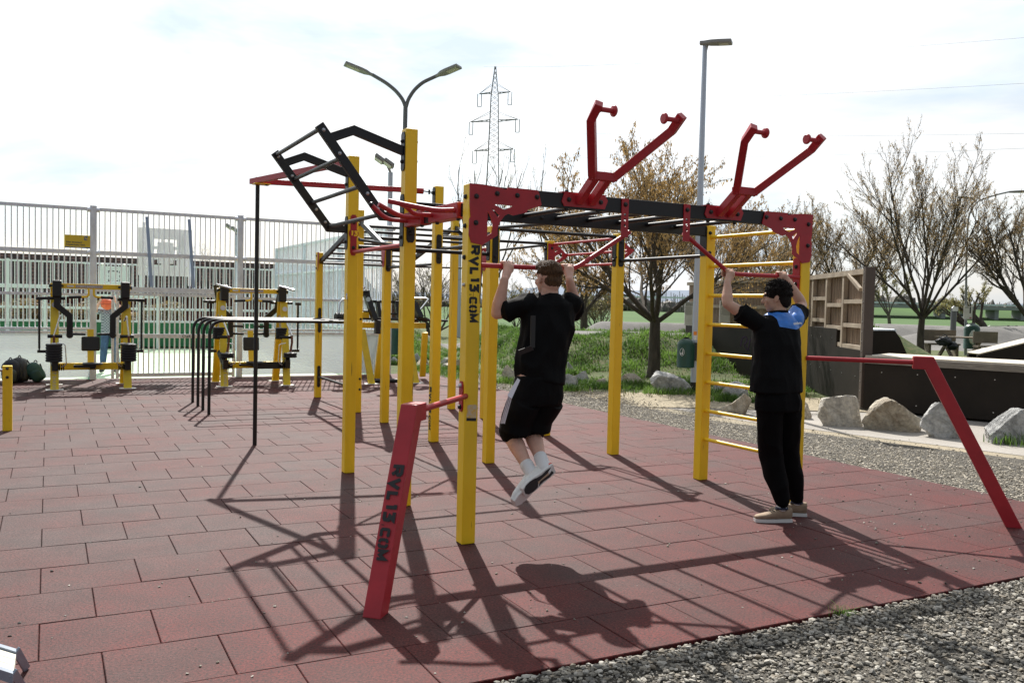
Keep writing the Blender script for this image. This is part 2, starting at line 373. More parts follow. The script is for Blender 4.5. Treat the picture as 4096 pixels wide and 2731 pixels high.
def terrain_material():
    m = bpy.data.materials.new('grass_and_asphalt'); m.use_nodes = True; t = m.node_tree; p = t.nodes['Principled BSDF']; LN = t.links.new
    co = t.nodes.new('ShaderNodeTexCoord'); o = co.outputs['Object']
    def noise_(s, d=5, r=.6):
        n = t.nodes.new('ShaderNodeTexNoise'); n.inputs['Scale'].default_value = s; n.inputs['Detail'].default_value = d; n.inputs['Roughness'].default_value = r; LN(o, n.inputs['Vector']); return n.outputs['Fac']
    def ramp(f, a, ca, b, cb):
        r = t.nodes.new('ShaderNodeValToRGB'); e = r.color_ramp.elements; e[0].position = a; e[1].position = b; e[0].color = (*ca, 1); e[1].color = (*cb, 1); LN(f, r.inputs['Fac']); return r.outputs['Color']
    def mixc(f, a, b):
        n = t.nodes.new('ShaderNodeMix'); n.data_type = 'RGBA'; LN(f, n.inputs[0]); LN(a, n.inputs[6]); LN(b, n.inputs[7]); return n.outputs[2]
    g = mixc(ramp(noise_(7, 6, .7), .42, (0, 0, 0), .66, (1, 1, 1)), ramp(noise_(.9), .35, (.030, .060, .012), .65, (.065, .105, .022)), ramp(noise_(30), .3, (.10, .085, .04), .7, (.15, .15, .06)))
    s = ramp(noise_(22, 6, .7), .35, (.16, .14, .10), .65, (.46, .39, .27))
    a = ramp(noise_(1.3, 6), .3, (.13, .126, .118), .7, (.20, .192, .18))
    def masked(an, thr=.5, w_=.10, sc=5.0, amp=.5):
        at = t.nodes.new('ShaderNodeAttribute'); at.attribute_name = an
        n = noise_(sc, 4); ma = t.nodes.new('ShaderNodeMath'); ma.operation = 'MULTIPLY_ADD'; ma.inputs[1].default_value = amp; LN(n, ma.inputs[0]); LN(at.outputs['Fac'], ma.inputs[2])
        mr = t.nodes.new('ShaderNodeMapRange'); mr.inputs['From Min'].default_value = thr+amp*.5-w_; mr.inputs['From Max'].default_value = thr+amp*.5+w_; LN(ma.outputs[0], mr.inputs['Value']); return mr.outputs['Result']
    c1 = mixc(masked('lawn', .5, .15, 3.0, .9), s, g)
    c2 = mixc(masked('asphalt', .5, .06, 6, .12), c1, a); LN(c2, p.inputs['Base Color'])
    p.inputs['Roughness'].default_value = .9; p.inputs['Specular IOR Level'].default_value = .25
    bu = t.nodes.new('ShaderNodeBump'); bu.inputs['Strength'].default_value = .6; bu.inputs['Distance'].default_value = .03; LN(noise_(35, 5, .7), bu.inputs['Height']); LN(bu.outputs['Normal'], p.inputs['Normal'])
    return m
np_mesh('terrain', np.stack([X_.ravel(), Y_.ravel(), H_.ravel()-.029], 1), fc_, terrain_material(), smooth=True, attr={'asphalt': A_.ravel(), 'lawn': LawnMask.ravel()}, kind='structure')

sheet('gravel_bed', [(-40, -11.9), (30, -11.9), (30, -3.2), (7.4, .6), (6.1, 4.6), (5.9, 13.9), (4.95, 13.9), (4.95, -1.95), (-40, -1.95)], -.024, M_GRAV)
sheet('path', [(14, -4.5), (14, 4.5), (12.5, 8.2), (7.6, 8.0), (6.4, 7.4), (6.6, 4.6), (7.9, .4), (10.5, -2.6)], -.041, M_PATH)

# rubber safety tiles: real slabs laid in running bond
def tile_mat(name, side=False):
    m = bpy.data.materials.new(name); m.use_nodes = True; t = m.node_tree; p = t.nodes['Principled BSDF']; LN = t.links.new
    co = t.nodes.new('ShaderNodeTexCoord'); o = co.outputs['Object']
    at = t.nodes.new('ShaderNodeAttribute'); at.attribute_name = 'tint'
    wear = t.nodes.new('ShaderNodeTexNoise'); wear.inputs['Scale'].default_value = 1.1; wear.inputs['Roughness'].default_value = .62; wear.inputs['Detail'].default_value = 6; LN(o, wear.inputs['Vector'])
    gr = t.nodes.new('ShaderNodeTexNoise'); gr.inputs['Scale'].default_value = 75; gr.inputs['Detail'].default_value = 3; gr.inputs['Roughness'].default_value = .8; LN(o, gr.inputs['Vector'])
    add = t.nodes.new('ShaderNodeMath'); add.operation = 'MULTIPLY_ADD'; add.inputs[1].default_value = .22; LN(at.outputs['Fac'], add.inputs[0]); LN(wear.outputs['Fac'], add.inputs[2])
    r = t.nodes.new('ShaderNodeValToRGB'); e = r.color_ramp.elements; e[0].position = .42; e[1].position = .80
    e[0].color = (.072, .0085, .007, 1); e[1].color = (.054, .027, .025, 1); e.new(.60).color = (.060, .0155, .0135, 1); LN(add.outputs[0], r.inputs['Fac'])
    r2 = t.nodes.new('ShaderNodeValToRGB'); r2.color_ramp.elements[0].position = .33; r2.color_ramp.elements[1].position = .68
    r2.color_ramp.elements[0].color = (.12, .09, .09, 1); r2.color_ramp.elements[1].color = (1.95, 1.9, 1.9, 1); LN(gr.outputs['Fac'], r2.inputs['Fac'])
    mu = t.nodes.new('ShaderNodeMix'); mu.data_type = 'RGBA'; mu.blend_type = 'MULTIPLY'; mu.inputs[0].default_value = 1; LN(r.outputs['Color'], mu.inputs[6]); LN(r2.outputs['Color'], mu.inputs[7])
    st = t.nodes.new('ShaderNodeTexNoise'); st.inputs['Scale'].default_value = 3.3; st.inputs['Detail'].default_value = 7; st.inputs['Roughness'].default_value = .65; st.inputs['Distortion'].default_value = .6; LN(o, st.inputs['Vector'])
    sr = t.nodes.new('ShaderNodeMapRange'); sr.inputs['From Min'].default_value = .3; sr.inputs['From Max'].default_value = .7; sr.inputs['To Min'].default_value = .72; sr.inputs['To Max'].default_value = 1.25; LN(st.outputs['Fac'], sr.inputs['Value'])
    mq = t.nodes.new('ShaderNodeMix'); mq.data_type = 'RGBA'; mq.blend_type = 'MULTIPLY'; mq.inputs[0].default_value = 1; LN(mu.outputs[2], mq.inputs[6]); LN(sr.outputs['Result'], mq.inputs[7])
    sc = t.nodes.new('ShaderNodeTexNoise'); sc.inputs['Scale'].default_value = 9; sc.inputs['Detail'].default_value = 8; sc.inputs['Roughness'].default_value = .7; sc.inputs['Distortion'].default_value = 2.5; LN(o, sc.inputs['Vector'])
    scr = t.nodes.new('ShaderNodeMapRange'); scr.inputs['From Min'].default_value = .66; scr.inputs['From Max'].default_value = .74; scr.inputs['To Max'].default_value = .45; LN(sc.outputs['Fac'], scr.inputs['Value'])
    mw = t.nodes.new('ShaderNodeMix'); mw.data_type = 'RGBA'; LN(scr.outputs['Result'], mw.inputs[0]); LN(mq.outputs[2], mw.inputs[6]); mw.inputs[7].default_value = (.17, .14, .13, 1)
    LN(mw.outputs[2], p.inputs['Base Color']); p.inputs['Roughness'].default_value = .74; p.inputs['Specular IOR Level'].default_value = .29
    bu = t.nodes.new('ShaderNodeBump'); bu.inputs['Strength'].default_value = .55; bu.inputs['Distance'].default_value = .006; LN(gr.outputs['Fac'], bu.inputs['Height']); LN(bu.outputs['Normal'], p.inputs['Normal'])
    return m
M_TILE = tile_mat('red_rubber_tile')
TU0, TV0, TW, TD = -2.51, -.06, .5, .4897
tv, tf, tt = [], [], []
def chamfer_slab(u0, u1, v0, v1, z, tint, tilt=(0, 0)):
    g = .0016; c = .0035; o = len(tv)
    u0 += g; u1 -= g; v0 += g; v1 -= g
    for (a, b, zz) in ((u0, v0, -.04), (u1, v0, -.04), (u1, v1, -.04), (u0, v1, -.04), (u0, v0, z-c), (u1, v0, z-c), (u1, v1, z-c), (u0, v1, z-c), (u0+c, v0+c, z), (u1-c, v0+c, z), (u1-c, v1-c, z), (u0+c, v1-c, z)):
        uc, vc = (u0+u1)/2, (v0+v1)/2
        zq = zz + ((a-uc)*tilt[0]+(b-vc)*tilt[1] if zz > -.03 else 0)
        tv.append(W(a, b, zq)); tt.append(tint)
    for k in range(4):
        a, b = k, (k+1) % 4; tf.append((o+a, o+b, o+b+4, o+a+4)); tf.append((o+a+4, o+b+4, o+b+8, o+a+8))
    tf.append((o+8, o+9, o+10, o+11))
for j in range(-4, 27):
    v0 = TV0+j*TD; v1 = v0+TD
    off = 0 if j % 2 == 0 else .25
    if v0 > 12.75: continue
    i0 = -26 if v0 > 0 else -12
    for i in range(i0, 16):
        u0 = TU0+off+i*TW; u1 = u0+TW
        if u0 > 4.95: continue
        u1 = min(u1, 5.0)
        if u1-u0 < .08: continue
        tn = rnd.random(); tn = tn*.5 if rnd.random() < .9 else tn*.9
        tn += .9*max(0, min(1, (2.6-u0)/5))*max(0, min(1, (v0+2.4)/3))-.25
        # redder halo where posts are set
        chamfer_slab(u0, u1, v0, v1, rnd.uniform(-.0012, .0012), tn, (rnd.uniform(-.003, .003), rnd.uniform(-.003, .003)))
np_mesh('rubber_tile_floor', tv, tf, M_TILE, attr={'tint': tt}, kind='structure')
eb = MB()
eb.beam(W(-14, -2.026, -.045), W(5.03, -2.026, -.045), .012, .05); eb.beam(W(5.010, -2.02, -.045), W(5.010, 12.9, -.045), .012, .05)
eb.build('edging_strip', mat('black_edging', (.02, .02, .02), .6), kind='structure')

# stones: deformed low polyhedra, many per mesh
def ico():
    bm = bmesh.new(); bmesh.ops.create_icosphere(bm, subdivisions=1, radius=1); v = np.array([q.co[:] for q in bm.verts]); f = np.array([[q.index for q in fa.verts] for fa in bm.faces]); bm.free(); return v, f
IV, IF = ico()
def stones(name, P, sz, m, flat=.6, kind='stuff', tints=None, label=None, cat=None):
    n = len(P); V = IV[None]*(1+.28*rng.standard_normal((n, len(IV), 1)).clip(-1, 1))
    sc = sz[:, None]*np.stack([rng.uniform(.8, 1.35, n), rng.uniform(.65, 1.0, n), rng.uniform(flat*.6, flat*1.2, n)], 1)
    V = V*sc[:, None, :]; a = rng.uniform(0, 6.28, n); c, s_ = np.cos(a), np.sin(a); b = rng.uniform(-.5, .5, n); cb, sb = np.cos(b), np.sin(b)
    x, y, z = V[..., 0], V[..., 1], V[..., 2]
    y, z = y*cb[:, None]-z*sb[:, None], y*sb[:, None]+z*cb[:, None]
    x, y = x*c[:, None]-y*s_[:, None], x*s_[:, None]+y*c[:, None]
    V = np.stack([x, y, z], -1)+P[:, None, :]
    F = IF[None]+(np.arange(n)*len(IV))[:, None, None]
    t = rng.random(n) if tints is None else tints
    o = np_mesh(name, V.reshape(-1, 3), F.reshape(-1, 3), m, attr={'tint': np.repeat(t, len(IV))}, kind=kind)
    return tag(o, label, cat)
def stone_mat(name, cols):
    m = bpy.data.materials.new(name); m.use_nodes = True; t = m.node_tree; p = t.nodes['Principled BSDF']
    at = t.nodes.new('ShaderNodeAttribute'); at.attribute_name = 'tint'; r = t.nodes.new('ShaderNodeValToRGB'); e = r.color_ramp.elements
    r.color_ramp.interpolation = 'CONSTANT'
    e[0].position = 0; e[0].color = (*cols[0], 1); e[1].position = 1/len(cols); e[1].color = (*cols[1], 1)
    for i, c in enumerate(cols[2:], 2): e.new(i/len(cols)).color = (*c, 1)
    co = t.nodes.new('ShaderNodeTexCoord'); n = t.nodes.new('ShaderNodeTexNoise'); n.inputs['Scale'].default_value = 120; n.inputs['Detail'].default_value = 3
    t.links.new(co.outputs['Object'], n.inputs['Vector']); mr = t.nodes.new('ShaderNodeMapRange'); mr.inputs['To Min'].default_value = .6; mr.inputs['To Max'].default_value = 1.35; t.links.new(n.outputs['Fac'], mr.inputs['Value'])
    mu = t.nodes.new('ShaderNodeMix'); mu.data_type = 'RGBA'; mu.blend_type = 'MULTIPLY'; mu.inputs[0].default_value = 1
    t.links.new(at.outputs['Fac'], r.inputs['Fac']); t.links.new(r.outputs['Color'], mu.inputs[6]); t.links.new(mr.outputs['Result'], mu.inputs[7]); t.links.new(mu.outputs[2], p.inputs['Base Color'])
    p.inputs['Roughness'].default_value = .75; return m
M_STO = stone_mat('pebbles', [(.14, .128, .105), (.21, .19, .155), (.10, .092, .078), (.28, .26, .215), (.18, .152, .112), (.13, .122, .108), (.24, .215, .17), (.40, .375, .325)])
M_GRT = stone_mat('grit', [(.24, .21, .16), (.38, .34, .27), (.16, .145, .12), (.48, .43, .34)])
# foreground gravel (right of the lower edge of the tiles)
n = 105000; uu = rng.uniform(-2.6, 9.5, n); vv_ = -2.045-3.2*rng.random(n)**1.25
xy = np.stack([OX+uu*UX-vv_*UY, OY+uu*UY+vv_*UX], 1)
front = (xy[:, 1] > 2.7) & (np.abs(xy[:, 0]) < .62*xy[:, 1]+.3); xy = xy[front]
sz = .005+.0125*rng.random(len(xy))**3
_, vq = UV(xy[:, 0], xy[:, 1])
stones('loose_gravel', np.column_stack([xy, -.024+sz*.35+rng.uniform(0, .006, len(xy))+.012*np.clip((vq+2.35)/.3, 0, 1)]), sz, M_STO)
# gravel strip to the right of the tiles
n = 85000; uu = rng.uniform(5.02, 8.6, n); vv_ = rng.uniform(-3.4, 13, n)
k = (uu < 6.3+.9*np.sin(vv_*.9)*.35+1.3*sm(2.5, -2.5, vv_)+rng.normal(0, .28, n)); uu, vv_ = uu[k], vv_[k]
xy = np.stack([OX+uu*UX-vv_*UY, OY+uu*UY+vv_*UX], 1); sz = .0055+.0095*rng.random(len(xy))**2
stones('gravel_strip', np.column_stack([xy, -.024+sz*.3]), sz, M_GRT)
# grit kicked on to the tiles
n = 420; uu = 5-abs(rng.normal(0, 2.2, n)); vv_ = -1.95+abs(rng.normal(0, 2.2, n)); k = uu > -2
uu, vv_ = uu[k], vv_[k]; xy = np.stack([OX+uu*UX-vv_*UY, OY+uu*UY+vv_*UX], 1); sz = .004+.007*rng.random(len(xy))**2
stones('scattered_grit', np.column_stack([xy, sz*.35]), sz, M_STO)
n = 120; xy = np.array([tuple(GP(rng.uniform(0, 4096), rng.uniform(1700, 2731)).xy) for _ in range(n)]); sz = .004+.006*rng.random(n)
a_, b_ = UV(xy[:, 0], xy[:, 1]); k = (b_ > -1.9) & (a_ < 4.9)
stones('scattered_grit', np.column_stack([xy, sz*.35])[k], sz[k], M_STO)

n = 900; jj = rng.integers(-4, 26, n); aa = rng.uniform(-8, 4.9, n); k = aa > -8+rng.random(n)**.5*12.5; jj, aa = jj[k], aa[k]
vv_ = TV0+jj*TD+rng.normal(0, .006, len(aa)); k = vv_ > -1.9; aa, vv_ = aa[k], vv_[k]; xy = np.stack([OX+aa*UX-vv_*UY, OY+aa*UY+vv_*UX], 1); sz = .003+.0045*rng.random(len(xy))**2
stones('joint_grit', np.column_stack([xy, sz*.2]), sz, M_STO)
# grass blades as real geometry
def leaf_mat(name, c1, c2, k=.38, vs=1.7):
    m = mat(name, c1, .6, spec=.3, col2=c2, vscale=vs); p = m.node_tree.nodes['Principled BSDF']; t = m.node_tree
    tr = t.nodes.new('ShaderNodeBsdfTranslucent'); mx_ = t.nodes.new('ShaderNodeMixShader'); mx_.inputs[0].default_value = k
    src = p.inputs['Base Color'].links[0].from_socket; t.links.new(src, tr.inputs['Color'])
    out = [n for n in t.nodes if n.type == 'OUTPUT_MATERIAL'][0]; t.links.new(p.outputs[0], mx_.inputs[1]); t.links.new(tr.outputs[0], mx_.inputs[2]); t.links.new(mx_.outputs[0], out.inputs['Surface']); return m
M_BLADE = leaf_mat('grass_blade', (.17, .29, .055), (.045, .10, .018), .45, 1.6)
M_DRY = mat('dry_grass', (.30, .26, .12), .8, col2=(.13, .16, .05), vscale=3)
def blades(name, P, h, w_, m, lean=.5, label=None):
    n = len(P); a = rng.uniform(0, 6.28, n); d = np.stack([np.cos(a), np.sin(a), np.zeros(n)], 1); pr = np.stack([-d[:, 1], d[:, 0], np.zeros(n)], 1)
    le = rng.uniform(.1, lean, n)[:, None]*h[:, None]
    up = np.array([0, 0, 1.0])
    b0 = P-pr*w_[:, None]/2; b1 = P+pr*w_[:, None]/2; m0 = P+d*le*.35+up*h[:, None]*.6; e0 = m0-pr*w_[:, None]*.4; e1 = m0+pr*w_[:, None]*.4
    tp = P+d*le+up*h[:, None]*(1-.25*le/h[:, None])
    V = np.stack([b0, b1, e1, e0, tp, tp+pr*.0015], 1).reshape(-1, 3); i = np.arange(n)*6
    F = np.concatenate([np.stack([i, i+1, i+2, i+3], 1), np.stack([i+3, i+2, i+5, i+4], 1)])
    return np_mesh(name, V, F, m, kind='stuff')
n = 130000; x = rng.uniform(-4.6, 9.5, n); y = rng.uniform(15, 27.5, n); h0, a0, _ = terrain(x, y)
u_, v_ = (x-OX)*UX+(y-OY)*UY, -(x-OX)*UY+(y-OY)*UX
lm = v_-(9.3-.62*(u_-6.3))
cl = np.array([noise.noise((a*1.1, b*1.1, 0)) for a, b in zip(x[::1], y[::1])])
dens = np.where(h0 > .05, 1.0, .42)*(1+1.6*cl)
k = (a0 < .3) & (u_ > 5.15) & (lm > .05) & (rng.random(n) < dens) & ((x > -2.5) | (y > 15))
k &= ~((h0 < .05) & (cl < .02))
P = np.column_stack([x, y, h0-.035])[k]; hh = (.05+.11*rng.random(k.sum()))*(.75+.9*cl[k].clip(-.4, .8))*np.where(h0[k] > .05, 1.15, .75)
blades('grass', P, hh.clip(.03, .3), .012+.012*rng.random(k.sum()), M_BLADE, .8)
n = 5000; x = rng.uniform(-4.6, 9.5, n); y = rng.uniform(15, 27, n); h0, a0, _ = terrain(x, y); u_, v_ = (x-OX)*UX+(y-OY)*UY, -(x-OX)*UY+(y-OY)*UX
k = (a0 < .3) & (u_ > 5.2) & (v_-(8.6-.62*(u_-6.3)) > -.6); P = np.column_stack([x, y, h0-.035])[k]
blades('dry_grass', P, .04+.07*rng.random(k.sum()), .011+.006*rng.random(k.sum()), M_DRY, .9)
# ------------------------------------------------------------------ the workout rig (local axes: u, v, up)
rig = thing('workout_rig', 'large yellow, red and black calisthenics rig of posts, bars and ladders', 'workout rig', W(0, 0), TH)
PW = .098
POSTS = {'a': (0, 0, 2.372), 'lr': (2.95, 0, 2.372), 'd': (0, 1.18, 2.92), 'll': (2.95, 1.17, 2.36), 'b': (0, 2.63, 2.91), 'm': (1.45, 2.63, 2.36), 'n': (2.95, 2.63, 2.372),
         'e': (1.45, 4.07, 2.905), 'o': (2.93, 4.08, 2.37), 'c': (1.45, 5.76, 2.36), 'p': (2.9, 5.74, 2.36), 'b2': (1.44, 6.9, 2.87), 'f': (2.9, 6.88, 2.85), 'g': (1.43, 8.96, 2.355), 'h': (2.9, 8.96, 2.355)}
PO = {}
for k_, (a, b, h) in POSTS.items():
    mb = MB(); mb.beam((a, b, 0), (a, b, h), PW, PW, up=(0, 1, 0)); PO[k_] = mb.build('post', M_YEL, rig, bevel=.006)
def bolts(lst, parent, m=M_BLT, r=.014):
    for p, d in lst: o_ = MB().bolt(p, d, r).build('bolt', m, parent, smooth=40)
    return o_
def strip_plate(a, b, z0, z1, face, m=M_BLK, w_=.062, parent=rig, name='mounting_plate', off=0.0, bl=True):
    """elongated octagon plate on a post face; face in '+u','-u','+v','-v'"""
    n = {'+u': Vector((1, 0, 0)), '-u': Vector((-1, 0, 0)), '+v': Vector((0, 1, 0)), '-v': Vector((0, -1, 0))}[face]
    X = Vector((0, 0, 1)).cross(n); O = Vector((a, b, 0))+n*(PW/2+.005); c = .022
    hw = w_/2
    poly = [(-hw+c*.6, z0), (hw-c*.6, z0), (hw, z0+c), (hw, z1-c), (hw-c*.6, z1), (-hw+c*.6, z1), (-hw, z1-c), (-hw, z0+c)]
    o = MB().prism(poly, .008, O, X, (0, 0, 1)).build(name, m, parent)
    if bl: bolts([((O+n*.004+Vector((0, 0, z))), n) for z in (z0+.07, z1-.07)], o)
    return o
def bar(p, q, m=M_BLK, r=.017, name='rung', parent=rig):
    return MB().cyl(p, q, r, 14).build(name, m, parent, smooth=40)

# overhead ladder, front module
cb = MB().beam((.0, -.024, 2.314), (2.95, -.024, 2.314), .044, .104).build('crossbeam', M_BLK, rig, bevel=.004)
cb2 = MB().beam((.05, 1.155, 2.314), (2.9, 1.155, 2.314), .044, .104).build('crossbeam', M_BLK, rig, bevel=.004)
bolts([((u_, 1.132, 2.314), (0, -1, 0)) for u_ in (.62, 1.16, 1.92, 2.5)], cb2)
cb3 = MB().beam((0, .05, 2.215), (0, 1.13, 2.215), .06, .088).build('crossbeam', M_BLK, rig, bevel=.004)
for i in range(8): bar((.37+.31*i, -.002, 2.322), (.37+.31*i, 1.133, 2.322))
# corner plates (flat, laser cut)
PL = [(-.049, 2.372), (.04, 2.372), (.10, 2.368), (.155, 2.364), (.22, 2.350), (.232, 2.368), (.455, 2.366), (.465, 2.35), (.488, 2.271), (.478, 2.262), (.385, 2.231), (.372, 2.211), (.272, 2.184), (.24, 2.195), (.21, 2.18), (.178, 2.140), (.158, 2.088), (.160, 2.046), (.05, 1.977), (-.03, 1.990), (-.049, 2.042), (-.047, 2.141), (-.038, 2.158), (-.046, 2.232)]
PH = [[(.13, 2.247), (.155, 2.250), (.268, 2.248), (.262, 2.242), (.205, 2.217)], [(.112, 2.220), (.120, 2.222), (.172, 2.182), (.160, 2.163)], [(.083, 2.200), (.088, 2.197), (.108, 2.163), (.124, 2.108), (.116, 2.06), (.084, 2.039)]]
PB = [(0, 2.291), (.15, 2.32), (.30, 2.319), (.45, 2.320), (0, 2.12)]
for mir in (0, 1):
    g = lambda l: [(2.95-a, z) for a, z in l] if mir else l
    o = MB().prism(g(PL), .008, (0, -.0535, 0), (1, 0, 0), (0, 0, 1), [g(h) for h in PH]).build('corner_plate', M_RED, rig)
    bolts([((a, -.0575, z), (0, -1, 0)) for a, z in g(PB)], o)
# RVL post side bolts
bolts([((-.049, 0, z), (-1, 0, 0)) for z in (2.29, 2.10, 1.895)]+[((2.999, 0, z), (1, 0, 0)) for z in (2.29, 2.10, 1.895)], rig)
bolts([((-.049, -.005, 1.715), (-1, 0, 0))], PO['a'], M_ZINC, .011)
# pull up bars with raised outer ends
def smooth_path(pts, n=6, r=.08):
    pts = [Vector(p) for p in pts]; out = [pts[0]]
    for i in range(1, len(pts)-1):
        a = (pts[i-1]-pts[i]); b = (pts[i+1]-pts[i]); k = min(r, a.length*.45, b.length*.45); p0 = pts[i]+a.normalized()*k; p1 = pts[i]+b.normalized()*k
        for j in range(n+1): t = j/n; out.append(p0*(1-t)**2+pts[i]*2*t*(1-t)+p1*t*t)
    out.append(pts[-1]); return out
for mir in (0, 1):
    q = lambda a, v_, z: (2.95-a, v_, z+(.02 if mir else 0)) if mir else (a, v_, z)
    o = MB().tube(smooth_path([q(.055, -.03, 1.846), q(.77, -.03, 1.846), q(1.232, -.03, 2.132)]), .0165, 14).build('pull_up_bar', M_RED, rig, smooth=40)
    x0 = 1.172 if not mir else 1.725; zb = 2.09
    hol = []
    for zc in (2.175, 2.213, 2.251): hol.append([(x0+.011*math.cos(t), zc+.011*math.sin(t)) for t in [k*math.pi/5 for k in range(10)]])
    s_ = MB().prism([(x0-.029, zb), (x0+.029, zb), (x0+.029, 2.364), (x0-.029, 2.364)], .008, (0, -.0525, 0), (1, 0, 0), (0, 0, 1), hol).build('hanger_strap', M_RED, rig)
    bolts([((x0, -.057, 2.322), (0, -1, 0))], s_)
    strip_plate(0 if not mir else 2.95, 0, 1.74, 2.02, '+u' if not mir else '-u', M_RED, .075, name='bracket_plate')
# the raised Y shaped grips that lean out over the front beam
for u0, nm in ((.832, 0), (2.078, 1)):
    mb = MB()
    base = [(-.185, 2.305), (-.165, 2.372), (.165, 2.372), (.190, 2.335), (.180, 2.312), (.165, 2.276), (-.165, 2.276)]
    br = MB().prism([(a+u0, z) for a, z in base], .008, (0, -.0525, 0), (1, 0, 0), (0, 0, 1)).build('grip_bracket', M_RED, rig)
    MB().box((u0, -.024, 2.371), (.36, .062, .008)).build('saddle', M_RED, br)
    bolts([((u0+a, -.057, 2.322), (0, -1, 0)) for a in (-.13, .13)]+[((u0+a, -.024, 2.375), (0, 0, 1)) for a in (-.13, .13)]+[((u0+a, -.024, 2.262), (0, 0, -1)) for a in (-.13, .13)], br)
    for s_ in (-1, 1):
        MB().beam((u0+s_*.05, -.055, 2.315), (u0+s_*.05, -.262, 2.465), .048, .060).build('grip_stem', M_RED, rig, bevel=.004)
    MB().beam((u0-.10, -.275, 2.465), (u0+.10, -.275, 2.465), .06, .056).build('grip_yoke', M_RED, rig, bevel=.004)
    for s_ in (-1, 1):
        dz = Vector((0, -.09, .058))
        pts = [(u0+s_*.070, -.27, 2.452), (u0+s_*.095, -.295, 2.475), (u0+s_*.312, -.605, 2.752), (u0+s_*.318, -.70, 2.835)]
        MB().path(pts, .056, .052, up=(s_*1.0, 0, .62)).build('grip_arm', M_RED, rig, bevel=.004)
        c0 = Vector((u0+s_*.295, -.675, 2.806)); c1 = Vector((u0+s_*.195, -.675, 2.806))
        MB().lathe(c0, (-s_, 0, 0), [(.022, 0), (.016, .006), (.016, .088), (.020, .090), (.033, .093), (.036, .097), (.036, .106), (.030, .112), (0, .113)], 20).build('grip_peg', M_RED, rig, smooth=35)
# side beam sleeves and curved handles
for v0, v1, cut in ((.12, .63, 1), (.78, 1.12, 0)):
    sv = MB().box((-.012, (v0+v1)/2, 2.216), (.092, v1-v0, .104)).build('sleeve', M_RED, rig, bevel=.005)
    bolts([((-.02, v0+.06, 2.268), (0, 0, 1)), ((-.02, v1-.08, 2.268), (0, 0, 1)), ((-.02, v0+.06, 2.164), (0, 0, -1)), ((-.02, v1-.08, 2.164), (0, 0, -1)), ((-.059, v1-.03, 2.215), (-1, 0, 0))], sv)
MB().tube(smooth_path([(-.05, .16, 2.216), (-.17, .18, 2.205), (-.30, .30, 2.235), (-.44, .40, 2.270)]), .0175, 14).build('curved_handle', M_RED, rig, smooth=40)
MB().tube(smooth_path([(-.05, .56, 2.212), (-.20, .55, 2.208), (-.27, .50, 2.250), (-.37, .40, 2.262)]), .0165, 14).build('curved_handle', M_RED, rig, smooth=40)
MB().tube(smooth_path([(-.05, .80, 2.214), (-.20, .80, 2.208), (-.38, .78, 2.285)], r=.1), .0175, 14).build('curved_handle', M_RED, rig, smooth=40)
ch = MB().tube(smooth_path([(-.05, 1.06, 2.208), (-.22, 1.06, 2.205), (-.34, 1.05, 2.305)], r=.1), .0165, 14).build('curved_handle', M_RED, rig, smooth=40)
MB().lathe((-.338, 1.05, 2.303), (-.12, -.01, .1), [(.018, 0), (.018, .02), (.012, .026)], 14).build('end_cap', M_BLT, ch, smooth=40)
# plates on tall post d
strip_plate(0, 1.18, 2.60, 2.895, '-u', w_=.075); strip_plate(0, 1.18, 2.02, 2.42, '-u', w_=.075); strip_plate(0, 1.18, 2.05, 2.28, '-v', w_=.066)
strip_plate(0, 2.63, 2.58, 2.84, '-u', w_=.075); strip_plate(0, 2.63, 2.06, 2.36, '-u', w_=.075)
bolts([((.049, 1.18, z), (1, 0, 0)) for z in (2.83, 2.68, 2.2)], PO['d'])
bolts([((.0, 2.581, 2.76), (0, -1, 0))], PO['b']); bolts([((.049, 2.60, z), (1, 0, 0)) for z in (2.29, 2.16)], PO['b'])
# leaning hexagon ladder between d and b
for v_ in (1.18, 2.63):
    MB().path([(-.712, v_, 2.878), (-.215, v_, 2.243), (-.05, v_, 2.243)], .045, .068).build('ladder_rail', M_BLK, rig, bevel=.004)
    MB().path([(-.655, v_+.001, 2.778), (-.448, v_+.001, 2.866), (-.05, v_+.001, 2.750)], .044, .068).build('ladder_brace', M_BLK, rig, bevel=.004)
    bolts([((-.712+.497*t, v_-.023, 2.878-.635*t), (0, -1, 0)) for t in (.06, .31, .75, .92)], rig, M_ZINC, .011)
for a, z in ((-.695, 2.855), (-.535, 2.655), (-.375, 2.460), (-.215, 2.257)): bar((a, 1.2, z), (a, 2.61, z))
# red "13" plate and pull up bar between b and d
o = strip_plate(0, 2.63, 2.005, 2.375, '-v', M_RED, .058, name='bracket_plate')
cir = [(.045*math.cos(k*math.pi/12), 2.205+.045*math.sin(k*math.pi/12)) for k in range(24)]
MB().prism(cir, .006, (0, 2.571, 0), (1, 0, 0), (0, 0, 1)).build('badge', M_RED, o)
stroke_word('13', (-.027, 2.5675, 2.180), (1, 0, .0), (0.12, 0, 1), .05, M_YEL, o)
bar((.0, 2.575, 2.035), (-.02, 1.23, 2.035), M_RED, name='pull_up_bar')
strip_plate(0, 1.18, 1.99, 2.1, '+v', M_RED, .058, name='bracket_plate', bl=False)
